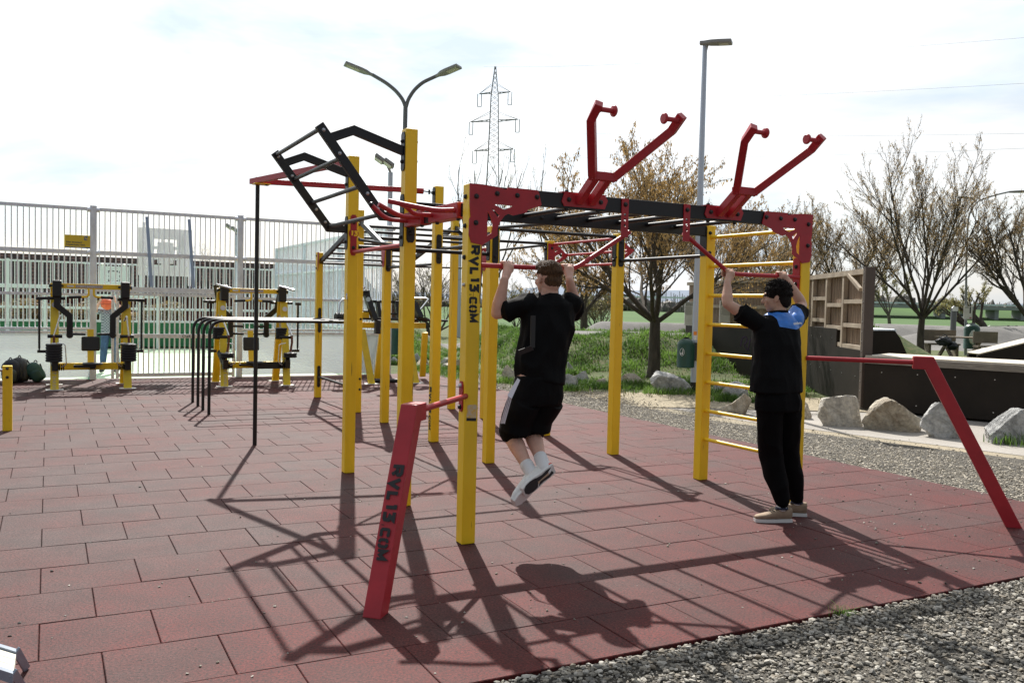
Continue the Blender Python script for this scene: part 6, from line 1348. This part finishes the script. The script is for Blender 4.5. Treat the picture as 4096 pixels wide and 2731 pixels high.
def head(b, c, fwd, rgt, s_=1.0, neck=None, tilt=0):
    c, F, Rr = Vector(c), Vector(fwd).normalized(), Vector(rgt).normalized(); U = Rr.cross(F).normalized(); Rm = Matrix((Rr, F, U)).transposed()
    P = lambda x, y, z: c+(Rr*x+F*y+U*z)*s_
    b.ball(P(0, -.012, .028), (.076*s_, .092*s_, .088*s_), R3=Rm, n=24); b.ball(P(0, .022, -.025), (.064*s_, .066*s_, .085*s_), R3=Rm, n=24)
    b.ball(P(0, .045, -.075), (.042*s_, .036*s_, .032*s_), R3=Rm, n=18); b.ball(P(0, -.03, -.03), (.062*s_, .062*s_, .06*s_), R3=Rm, n=18)
    b.limb([P(0, .082, .02), P(0, .104, -.022)], [.008*s_, .0145*s_], n=10)     # nose
    for x in (-.011, .011): b.ball(P(x, .092, -.026), .0085*s_)
    b.ball(P(0, .076, .038), (.055*s_, .016*s_, .012*s_), R3=Rm)                # brow
    b.ball(P(0, .080, -.050), (.024*s_, .012*s_, .0065*s_), R3=Rm); b.ball(P(0, .079, -.060), (.020*s_, .012*s_, .007*s_), R3=Rm)
    for sd in (-1, 1):
        b.ball(P(sd*.044, .058, -.018), (.020*s_, .020*s_, .022*s_), R3=Rm)
        b.ball(P(sd*.080, -.008, .0), (.0075*s_, .019*s_, .031*s_), R3=Rm @ Matrix.Rotation(sd*.35, 3, 'Z')); b.ball(P(sd*.077, .0, -.022), (.007*s_, .011*s_, .012*s_), R3=Rm)
    return P, Rm
def ring(c, X, Y, rx, ry): return (Vector(c), Vector(X).normalized()*rx, Vector(Y).normalized()*ry)
RX, FY, UZ = Vector((1, 0, 0)), Vector((0, 1, 0)), Vector((0, 0, 1))

def strands(hair, n, L_, comb, curl, m, seed, r=.0016, test=None):
    me = hair.data; vs = [v for v in me.vertices if test is None or test(v.co)]; r_ = random.Random(seed); mb = MB()
    for _ in range(n):
        v = r_.choice(vs); N = v.normal.copy(); c = Vector(comb(v.co)); c = (c-N*(c @ N)*.8); c = c.normalized() if c.length > 1e-4 else N; p = v.co.copy()-N*.002; pts = [p]; d = (N*.55+c).normalized()
        for k in range(3):
            d = (d+c*.25+Vector((r_.gauss(0, curl), r_.gauss(0, curl), r_.gauss(0, curl)))-N*.12*k).normalized(); p = p+d*(L_*r_.uniform(.7, 1.2)/3); pts.append(p)
        mb.tube(pts, [r*1.6, r*1.5, r, r*.3], 4, cap=False)
    mb.build('hair_strands', m, hair, smooth=60)
# --- person pulling up (facing away, local rig axes)
p1 = thing('person', 'young man in black shorts with white side stripes hanging from the red bar', 'person', W(.45, -.2), TH)
o1 = Vector((.45, -.2, 0))
def q1(a, b, z): return Vector((a, b, z))-o1
def pp(x, y, v_): return ATV(1800+x/1.425, 950+y/1.425, v_)-o1
sL, sR = q1(.325, -.16, 1.585), q1(.675, -.16, 1.595); eL, eR = pp(268, 432, -.06), pp(724, 428, -.04)
wL, wR = pp(312, 238, -.115), pp(680, 240, -.115); gL, gR = q1(.245, -.03, 1.846), q1(.715, -.03, 1.846)
hp = q1(.425, -.17, .985); nk = q1(.505, -.165, 1.66); ch_ = q1(.49, -.16, 1.43)
kL, kR = q1(.305, -.01, .725), q1(.455, -.03, .735); aL, aR = pp(468, 1352, -.27), pp(536, 1305, -.30)
b = Body()
hf = Vector((-.16, .98, -.06)).normalized(); hr = hf.cross(UZ).normalized(); hc = q1(.492, -.165, 1.768)
Ph, Rh = head(b, hc, hf, hr, 1.0)
b.limb([nk-UZ*.05, hc-UZ*.06-hf*.015], [.062, .055], n=18)
for s_, sh, el, wr, gr in ((-1, sL, eL, wL, gL), (1, sR, eR, wR, gR)):
    b.limb([sh, sh.lerp(el, .35), sh.lerp(el, .8), el], [.058, .056, .045, .041]); b.limb([el, el.lerp(wr, .28), el.lerp(wr, .7), wr], [.041, .046, .035, .027]); hand(b, wr, gr, RX, (0, -1, 0), -s_)
b.loft([ring(hp, RX, FY, .16, .11), ring(hp+UZ*.14, RX, FY, .15, .10), ring(ch_, RX, FY, .18, .115), ring(q1(.50, -.16, 1.56), RX, FY, .17, .10), ring(nk, RX, FY, .07, .06)])
for hx_, kn, an in ((-.085, kL, aL), (.085, kR, aR)):
    h0 = hp+RX*hx_-UZ*.04; b.limb([h0, h0.lerp(kn, .5), kn], [.085, .074, .056]); b.limb([kn, kn.lerp(an, .30)-FY*.012, kn.lerp(an, .65), an], [.053, .057, .042, .034])
b.fuse('body', M_SK1, p1, .0055, 3)
# hair: short sides, longer textured top
h = Body(); h.ball(Ph(0, -.020, .046), (.0775, .0945, .074), R3=Rh, n=26); h.ball(Ph(0, .012, .080), (.062, .082, .042), R3=Rh, n=24); h.ball(Ph(0, -.052, -.010), (.066, .050, .060), R3=Rh, n=20)
h.ball(Ph(.0, .046, .084), (.050, .050, .030), R3=Rh, n=20); h.ball(Ph(0, -.01, .018), (.0785, .066, .05), R3=Rh, n=20)
hh1 = h.fuse('hair', M_HAIR1, p1, .005, 3, .0015, 60, 3)
cz = Ph(0, 0, .06).z; strands(hh1, 1500, .022, lambda c: (hf if c.z > cz else -UZ*.8+hf*.1), .07, M_HAIR1, 3, test=lambda c: c.z > cz-.015)
strands(hh1, 700, .010, lambda c: -UZ, .1, M_HAIR1, 4, .0012, test=lambda c: c.z <= cz-.015)
# t-shirt
t_ = Body(); m_ = Vector
t_.loft([ring(q1(.440, -.185, 1.09), (1, 0, -.18), FY, .170, .118), ring(q1(.435, -.18, 1.18), RX, FY, .168, .118), ring(q1(.455, -.175, 1.30), RX, FY, .174, .12), ring(q1(.485, -.17, 1.43), RX, FY, .192, .125), ring(q1(.498, -.165, 1.53), RX, FY, .195, .118), ring(q1(.50, -.165, 1.60), RX, FY, .175, .105), ring(q1(.503, -.165, 1.645), RX, FY, .095, .082), ring(q1(.503, -.165, 1.665), RX, FY, .075, .07)])
for sh, el in ((sL, eL), (sR, eR)): d = el-sh; t_.limb([sh+(sh-el).normalized()*.02+UZ*.004, sh+d*.25+UZ*.004, sh+d*.60], [.076, .073, .067], n=18); t_.tube([sh+d*.45, sh+d*.66], [.066, .072], 18)
ts = t_.fuse('t_shirt', M_TEE, p1, .0065, 4, .012, 7, 1)
# reflective dark trim on the back
tr = MB(); tp3 = [(430+50, 455), (480, 455), (478, 640), (395, 668)]
def backline(pts, off): return [pp(x, y, -.302-off) for x, y in pts]
for (x0, y0), (x1, y1) in (((474, 445), (470, 628)), ((470, 628), (396, 655))): tr.beam(pp(x0, y0, -.315), pp(x1, y1, -.30 if x1 > 420 else -.25), .034, .006, up=(0, -1, 0))
tr.build('trim', M_TRIM, ts)
# shorts
s1 = Body(); s1.loft([ring(q1(.435, -.18, 1.12), RX, FY, .165, .118), ring(q1(.43, -.175, 1.0), RX, FY, .172, .122), ring(q1(.425, -.165, .93), RX, FY, .175, .12)])
for hx_, kn in ((-.092, kL), (.092, kR)):
    h0 = hp+RX*hx_; e_ = h0.lerp(kn, 1.0); e_ = e_+(kn-h0).normalized()*.0; s1.limb([h0, h0.lerp(kn, .5)-FY*.01, h0.lerp(kn, .92)-FY*.02], [.100, .100, .092], n=20); s1.tube([h0-UZ*.02-FY*.005, Vector((kn.x*.75+h0.x*.25, .10, kn.z+.10)), Vector((kn.x*.9+h0.x*.1, .115, kn.z+.015))], [.100, .102, .102], 24, 1.1)
sh1 = s1.fuse('shorts', M_SHORT, p1, .0065, 4, .006, 8, 5)
M_STR = mat('white_stripe', (.65, .63, .68), .6)
mb = MB()
def side(x, y, v_=-.235): return pp(x, y, v_)
mb.add([side(385, 800, -.265), side(400, 812, -.285), side(352, 918, -.30), side(326, 900, -.27)], [(0, 1, 2, 3)])
for k in range(3): mb.add([side(331+k*9, 905, -.275-k*.008), side(336+k*9, 908, -.28-k*.008), side(294+k*9, 1062-k*0, -.20-k*.02), side(287+k*9, 1056, -.19-k*.02)], [(0, 1, 2, 3)])
mb.build('side_stripes', M_STR, sh1)
# socks and shoes
def sock(an, kn, parent, r=.045):
    d = (kn-an).normalized(); o = Body().limb([an-d*.03, an+d*.04, an+d*.085], [r, r*.98, r*1.02], n=20).fuse('sock', M_SOCK, parent, .005, 1)
    return o, d
for an, kn, heel, toe, top, nm in ((aL, kL, pp(440, 1352, -.16), pp(405, 1440, -.10), 0, 'L'), (aR, kR, pp(535, 1312, -.30), pp(425, 1420, -.22), 1, 'R')):
    sk, d = sock(an, kn, p1)
    fx = (Vector((-.175, -.02, -.10)) if top else Vector((-.165, -.02, -.11))).normalized(); L_ = .25; heel = an-d*.055-fx*.055 if not top else an-d*.05-fx*.05
    toe_ = heel+fx*L_; sn = Vector((0, -1, -.25)) if top else Vector((0, -.85, -.5)); sn = (sn-fx*(sn @ fx)).normalized(); sx = fx.cross(sn).normalized()
    f = Body(); pr = [(0, .034, .05), (.05, .038, .056), (.11, .038, .045), (.17, .046, .036), (.225, .044, .028), (.268, .026, .018)]
    f.loft([(heel+fx*x-sn*(hh-.012), sx*w__, sn*hh) for x, w__, hh in pr], 20); f.limb([an, heel+fx*.045-sn*.05], [.046, .044], n=16)
    s_ob = f.fuse('shoe', M_WSH, p1, .005, 2)
    out = [(x, w__*1.04) for x, w__, _h in pr]; poly = [(x, w__) for x, w__ in out]+[(x, -w__) for x, w__ in reversed(out)]
    MB().prism([(a-.006 if a < .02 else a, c) for a, c in poly], .020, heel+sn*.012, fx, sx).build('midsole', M_WSH, s_ob, bevel=.004)
    if top:
        off = sn*.023
        MB().prism([(.02, .026), (.06, .030), (.10, .024), (.14, .030), (.17, .036), (.14, .0), (.06, .006)], .004, heel+off, fx, sx).build('outsole', M_SOLE, s_ob)
        MB().prism([(.155, .036), (.20, .042), (.24, .036), (.262, .015), (.262, -.015), (.24, -.034), (.20, -.040), (.16, -.034), (.145, 0)], .004, heel+off, fx, sx).build('outsole', M_SOLE, s_ob)
        MB().prism([(.01, -.022), (.05, -.030), (.11, -.026), (.15, -.033), (.13, -.008), (.05, -.01), (.02, .0)], .004, heel+off, fx, sx).build('outsole', M_SOLE, s_ob)
        MB().prism([(.05, .02), (.10, .020), (.15, .015), (.15, -.015), (.10, -.018), (.05, -.012)], .003, heel+off, fx, sx).build('arch', M_BEIGE, s_ob)
        MB().prism([(-.004, .028), (.05, .036), (.05, .042), (-.002, .036)], .03, heel-sn*.012, fx, sx).build('heel_stripe', M_CORAL, s_ob)
        MB().beam(heel-fx*.006+sx*.02-sn*.02, heel-fx*.006-sx*.03-sn*.02, .016, .03, up=fx).build('heel_stripe', M_CORAL, s_ob)
    c = an+d*.055+Vector((0, -.047, 0))+RX*.012; MB().prism([(0, -.014), (.011, 0), (0, .014), (-.011, 0)], .002, c, RX, d, [[(0, -.006), (.005, 0), (0, .006), (-.005, 0)]]).build('emblem', M_INK, sk)
    if top: MB().beam(an+d*.03+Vector((.030, -.037, 0)), an+d*.085+Vector((.030, -.039, 0)), .006, .003, up=(0, -1, 0)).build('sock_stripe', M_INK, sk)

# --- person standing
p2 = thing('person', 'young man in a black and blue shirt and joggers standing at the ladder', 'person', W(2.45, -.35), TH)
o2 = Vector((2.45, -.35, 0))
def q2(a, b, z): return Vector((a-.025, b, z))-o2
def p_2(x, y, v_): return ATV(2592+x/1.2544, 900+y/1.2544, v_)-o2
sL, sR = q2(2.26, -.27, 1.50), q2(2.615, -.30, 1.515); eL, eR = p_2(398, 395, -.16), p_2(775, 402, -.16)
gL, gR = q2(2.18, -.03, 1.868), q2(2.725, -.03, 1.868); wL, wR = p_2(398, 285, -.095), p_2(712, 292, -.10)
hp = q2(2.415, -.36, .93); nk = q2(2.465, -.29, 1.575); 
kL, kR = q2(2.40, -.33, .50), q2(2.60, -.30, .50); aL, aR = p_2(672, 1395, -.385), p_2(747, 1385, -.28)
b = Body(); hf = Vector((-.66, .75, -.04)).normalized(); hr = hf.cross(UZ).normalized(); hc = q2(2.452, -.275, 1.685)
Ph, Rh = head(b, hc, hf, hr, .98); b.limb([nk-UZ*.05, hc-UZ*.06-hf*.02], [.06, .054], n=18)
for s_, sh, el, wr, gr in ((-1, sL, eL, wL, gL), (1, sR, eR, wR, gR)):
    b.limb([sh, sh.lerp(el, .35), sh.lerp(el, .8), el], [.055, .052, .042, .038]); b.limb([el, el.lerp(wr, .28), el.lerp(wr, .7), wr], [.039, .043, .033, .025]); hand(b, wr, gr, RX, (0, -1, 0), -s_)
b.loft([ring(hp, RX, FY, .15, .10), ring(q2(2.44, -.32, 1.40), RX, FY, .17, .10), ring(nk, RX, FY, .06, .055)])
for hx_, kn, an in ((-.08, kL, aL), (.08, kR, aR)): b.limb([hp+RX*hx_, kn], [.08, .055]); b.limb([kn, kn.lerp(an, .3), an], [.052, .055, .034])
b.fuse('body', M_SK2, p2, .0055, 3)
h = Body(); h.ball(Ph(0, -.018, .042), (.084, .098, .084), R3=Rh, n=26); h.ball(Ph(0, -.055, -.012), (.070, .052, .066), R3=Rh, n=20)
for i in range(110):
    a = rnd.uniform(0, 6.28); e = rnd.uniform(.1, 1.45); d = Vector((math.cos(a)*math.cos(e), math.sin(a)*math.cos(e), math.sin(e)))
    if d.y > .4 and d.z < .68: continue
    h.ball(Ph(d.x*.080, d.y*.094-.012, d.z*.088+.042), rnd.uniform(.010, .018), n=8)
hh2 = h.fuse('hair', M_HAIR2, p2, .005, 2, .002, 50, 3)
cz2 = Ph(0, 0, .05).z; strands(hh2, 1500, .026, lambda c: (hf*.6+UZ*.3 if c.z > cz2 else -UZ), .55, M_HAIR2, 5, .0018, test=lambda c: c.z > cz2-.02)
strands(hh2, 600, .010, lambda c: -UZ, .2, M_HAIR2, 6, .0013, test=lambda c: c.z <= cz2-.02)
gl_ = MB(); M_FRM = mat('black_glasses_frame', (.01, .01, .012), .3)
for sd in (-1, 1):
    c = Ph(sd*.033, .094, .018); X, Y = Rh @ Vector((1, 0, 0)), Rh @ Vector((0, 0, 1)); gl_.tube([c+X*(.020*math.cos(k*math.pi/10))+Y*(.015*math.sin(k*math.pi/10)) for k in range(21)], .0012, 5); gl_.cyl(Ph(sd*.055, .092, .022), Ph(sd*.080, -.005, .018), .0014, 5)
gl_.cyl(Ph(-.011, .096, .02), Ph(.011, .096, .02), .002, 6); gl_.build('glasses', M_FRM, p2, smooth=50)
t_ = Body(); t_.loft([ring(q2(2.405, -.355, .985), RX, FY, .215, .135), ring(q2(2.405, -.35, 1.10), RX, FY, .205, .13), ring(q2(2.42, -.335, 1.22), RX, FY, .195, .128), ring(q2(2.435, -.315, 1.34), RX, FY, .205, .13), ring(q2(2.445, -.30, 1.44), RX, FY, .208, .118), ring(q2(2.455, -.29, 1.52), RX, FY, .165, .10), ring(q2(2.462, -.29, 1.563), RX, FY, .085, .072), ring(q2(2.462, -.29, 1.578), RX, FY, .066, .062)])
for sh, el in ((sL, eL), (sR, eR)): d = el-sh; t_.limb([sh-d*.08, sh+d*.25, sh+d*.46], [.068, .068, .066], n=18); t_.tube([sh+d*.35, sh+d*.56], [.067, .074], 18)
ts = t_.fuse('t_shirt', M_TEE, p2, .0065, 4, .008, 7, 11)
# blue yoke: faces of the shirt above a slanted line become their own layer
def layer(src, name, m, planes, off=.0022):
    bm = bmesh.new(); bm.from_mesh(src.data)
    for co_, no_ in planes:
        bmesh.ops.bisect_plane(bm, geom=bm.verts[:]+bm.edges[:]+bm.faces[:], plane_co=Vector(co_), plane_no=Vector(no_), clear_inner=True)
    for v_ in bm.verts: v_.co += v_.normal*off
    m2 = bpy.data.meshes.new(name); bm.to_mesh(m2); bm.free(); m2.materials.clear(); m2.materials.append(m); m2.polygons.foreach_set('use_smooth', [True]*len(m2.polygons)); o = bpy.data.objects.new(name, m2); COL.objects.link(o); o.parent = src; return o
cx2 = 2.445-2.45
layer(ts, 'blue_yoke', M_BLUE, [((-.112, 0, 1.5), (1, 0, .12)), ((.185, 0, 1.5), (-1, 0, .1)), ((.05, 0, 1.455), (.12, 0, 1)), ((.05, 0, 1.455), (-.16, 0, 1)), ((0, .09, 1.5), (0, -1, .3))])
nkc = q2(2.462, -.29, 1.578); MB().tube([nkc+Vector((.064*math.cos(k*math.pi/12), .058*math.sin(k*math.pi/12)-.004, .004-.006*math.sin(k*math.pi/12))) for k in range(25)], .011, 8).build('collar', M_TEE, ts, smooth=60)
text('umbro', .030, (-.035, -.143+.02, 1.492), (1, 0, .08), (0, .45, 1), M_WHITE, ts, bold=.001)
j = Body(); j.loft([ring(q2(2.41, -.36, 1.02), RX, FY, .165, .115), ring(q2(2.41, -.365, .93), RX, FY, .185, .13), ring(q2(2.415, -.36, .85), RX, FY, .19, .13)])
for hx_, kn, an in ((-.09, kL, aL), (.09, kR, aR)):
    h0 = hp+RX*hx_-UZ*.02; d = (an-kn)
    j.limb([h0, h0.lerp(kn, .5), kn, kn+d*.4, kn+d*.75, kn+d*.93], [.108, .098, .083, .080, .068, .058], n=20); j.limb([kn+d*.93, kn+d*.985], [.050, .047], n=18)
j.fuse('joggers', mat('black_jogger_fabric', (.004, .004, .0045), .85, spec=.1, bump=.2, bscale=160, bdist=.003), p2, .0065, 4, .010, 6, 21)
for an, kn, td, nm in ((aL, kL, Vector((-.80, .34, 0)), 'L'), (aR, kR, Vector((-.68, .50, 0)), 'R')):
    Body().limb([Vector((an.x, an.y, .105)), Vector((an.x, an.y, .17))], [.040, .040], n=20).fuse('sock', M_SOCK, p2, .005, 1)
    fx = td.normalized(); sx = Vector((fx.y, -fx.x, 0)); heel = Vector((an.x, an.y, 0))-fx*.075; f = Body()
    pr = [(0, .032, .088), (.05, .036, .086), (.10, .038, .078), (.15, .042, .060), (.21, .045, .044), (.26, .036, .034), (.283, .020, .024)]
    f.loft([(heel+fx*x+UZ*(.022+hh/2), sx*w__, UZ*(hh/2)) for x, w__, hh in pr], 20); so_ = f.fuse('shoe', M_TAN, p2, .005, 2)
    out = [(x, w__*1.08) for x, w__, _h in pr]; poly = [(x, w__) for x, w__ in out]+[(x, -w__) for x, w__ in reversed(out)]
    MB().prism(poly, .024, heel+UZ*.013, fx, sx).build('midsole', M_WSH, so_, bevel=.005)
    MB().lathe(Vector((an.x, an.y, .098)), UZ, [(.047, 0), (.049, .008), (.045, .016), (.038, .010)], 18).build('collar', mat('navy_collar', (.012, .016, .04), .7), so_, smooth=40)
    la = MB()
    for k in range(4): c = heel+fx*(.125+.018*k)+UZ*(.098-.010*k); la.cyl(c-sx*.026, c+sx*.026, .0035, 6)
    la.build('laces', M_INK, so_)

# --- person with basketball on the court
ga = GP(438, 1488); p3 = thing('person', 'boy in checked shirt and blue jeans lifting an orange ball behind the fence', 'person', (ga.x, ga.y, 0), .25)
b = Body(); hf = Vector((.1, -1, 0)); hr = Vector((-1, -.1, 0)); Ph, Rh = head(b, (0, .02, 1.44), hf, hr, .95); b.limb([(0, .03, 1.28), (0, .03, 1.38)], [.055, .05])
for s_ in (-1, 1):
    sh, el, wr = Vector((s_*.17, .03, 1.24)), Vector((s_*.27, -.10, 1.26)), Vector((s_*.15, -.16, 1.44)); b.limb([sh, el], [.048, .038]); b.limb([el, wr], [.038, .026]); b.ball(wr+Vector((-s_*.02, -.01, .05)), (.025, .03, .05))
    for k in range(4): b.limb([wr+Vector((-s_*.02, -.03+.018*k, .07)), wr+Vector((-s_*.035, -.035+.018*k, .13))], [.010, .008], n=8)
    b.limb([wr+Vector((0, -.03, .03)), wr+Vector((-s_*.04, -.05, .06))], [.012, .009], n=8)
b.loft([ring((0, .03, .86), RX, FY, .13, .09), ring((0, .03, 1.2), RX, FY, .16, .09), ring((0, .03, 1.3), RX, FY, .06, .05)])
b.fuse('body', M_SK1, p3, .009, 3)
Body().ball(Ph(0, -.02, .05), (.082, .095, .085), R3=Rh).fuse('hair', M_HAIR1, p3, .009, 1)
t_ = Body(); t_.loft([ring((0, .03, .80), RX, FY, .17, .115), ring((0, .03, 1.0), RX, FY, .16, .11), ring((0, .03, 1.2), RX, FY, .18, .11), ring((0, .03, 1.28), RX, FY, .12, .08), ring((0, .03, 1.31), RX, FY, .065, .06)])
for s_ in (-1, 1): t_.limb([(s_*.14, .03, 1.24), (s_*.22, -.03, 1.25)], [.065, .06])
def check_mat():
    m = mat('grey_checked_cloth', (.25, .27, .30), .8); t = m.node_tree; c = t.nodes.new('ShaderNodeTexChecker'); c.inputs['Scale'].default_value = 34; c.inputs['Color1'].default_value = (.10, .12, .15, 1); c.inputs['Color2'].default_value = (.32, .35, .38, 1)
    co = t.nodes.new('ShaderNodeTexCoord'); t.links.new(co.outputs['Object'], c.inputs['Vector']); t.links.new(c.outputs['Color'], t.nodes['Principled BSDF'].inputs['Base Color']); return m
t_.fuse('shirt', check_mat(), p3, .009, 3, .006, 8, 2)
j = Body(); j.ball((0, .03, .82), (.16, .11, .09))
for s_ in (-1, 1): j.limb([(s_*.08, .03, .82), (s_*.11, .0, .45), (s_*.14, .05, .08)], [.088, .066, .058])
j.fuse('jeans', mat('blue_denim', (.035, .075, .15), .8, var=.2, vscale=10), p3, .009, 3, .006, 8, 3)
for s_ in (-1, 1):
    f = Body(); f.loft([(Vector((s_*.14, .09-x, .035)), RX*w__, UZ*.035) for x, w__ in ((0, .03), (.08, .04), (.18, .045), (.24, .025))], 14); f.fuse('shoe', M_SOLE, p3, .008, 2)
bp_ = AT(429, 1216, ga.y-.2); bl = thing('basketball', 'orange basketball held up by the boy behind the fence', 'ball', bp_); o = Body().ball((0, 0, 0), .12, n=28).build('ball_skin', mat('orange_rubber', (.62, .10, .03), .5, bump=.3, bscale=200), bl, smooth=60)
for ax_, an_ in (('X', 0), ('X', 1.57), ('Z', 1.57)):
    Rm = Matrix.Rotation(an_, 3, ax_); MB().tube([Rm @ Vector((.1203*math.cos(k*math.pi/16), .1203*math.sin(k*math.pi/16), 0)) for k in range(33)], .0022, 5).build('seam', M_INK, o)
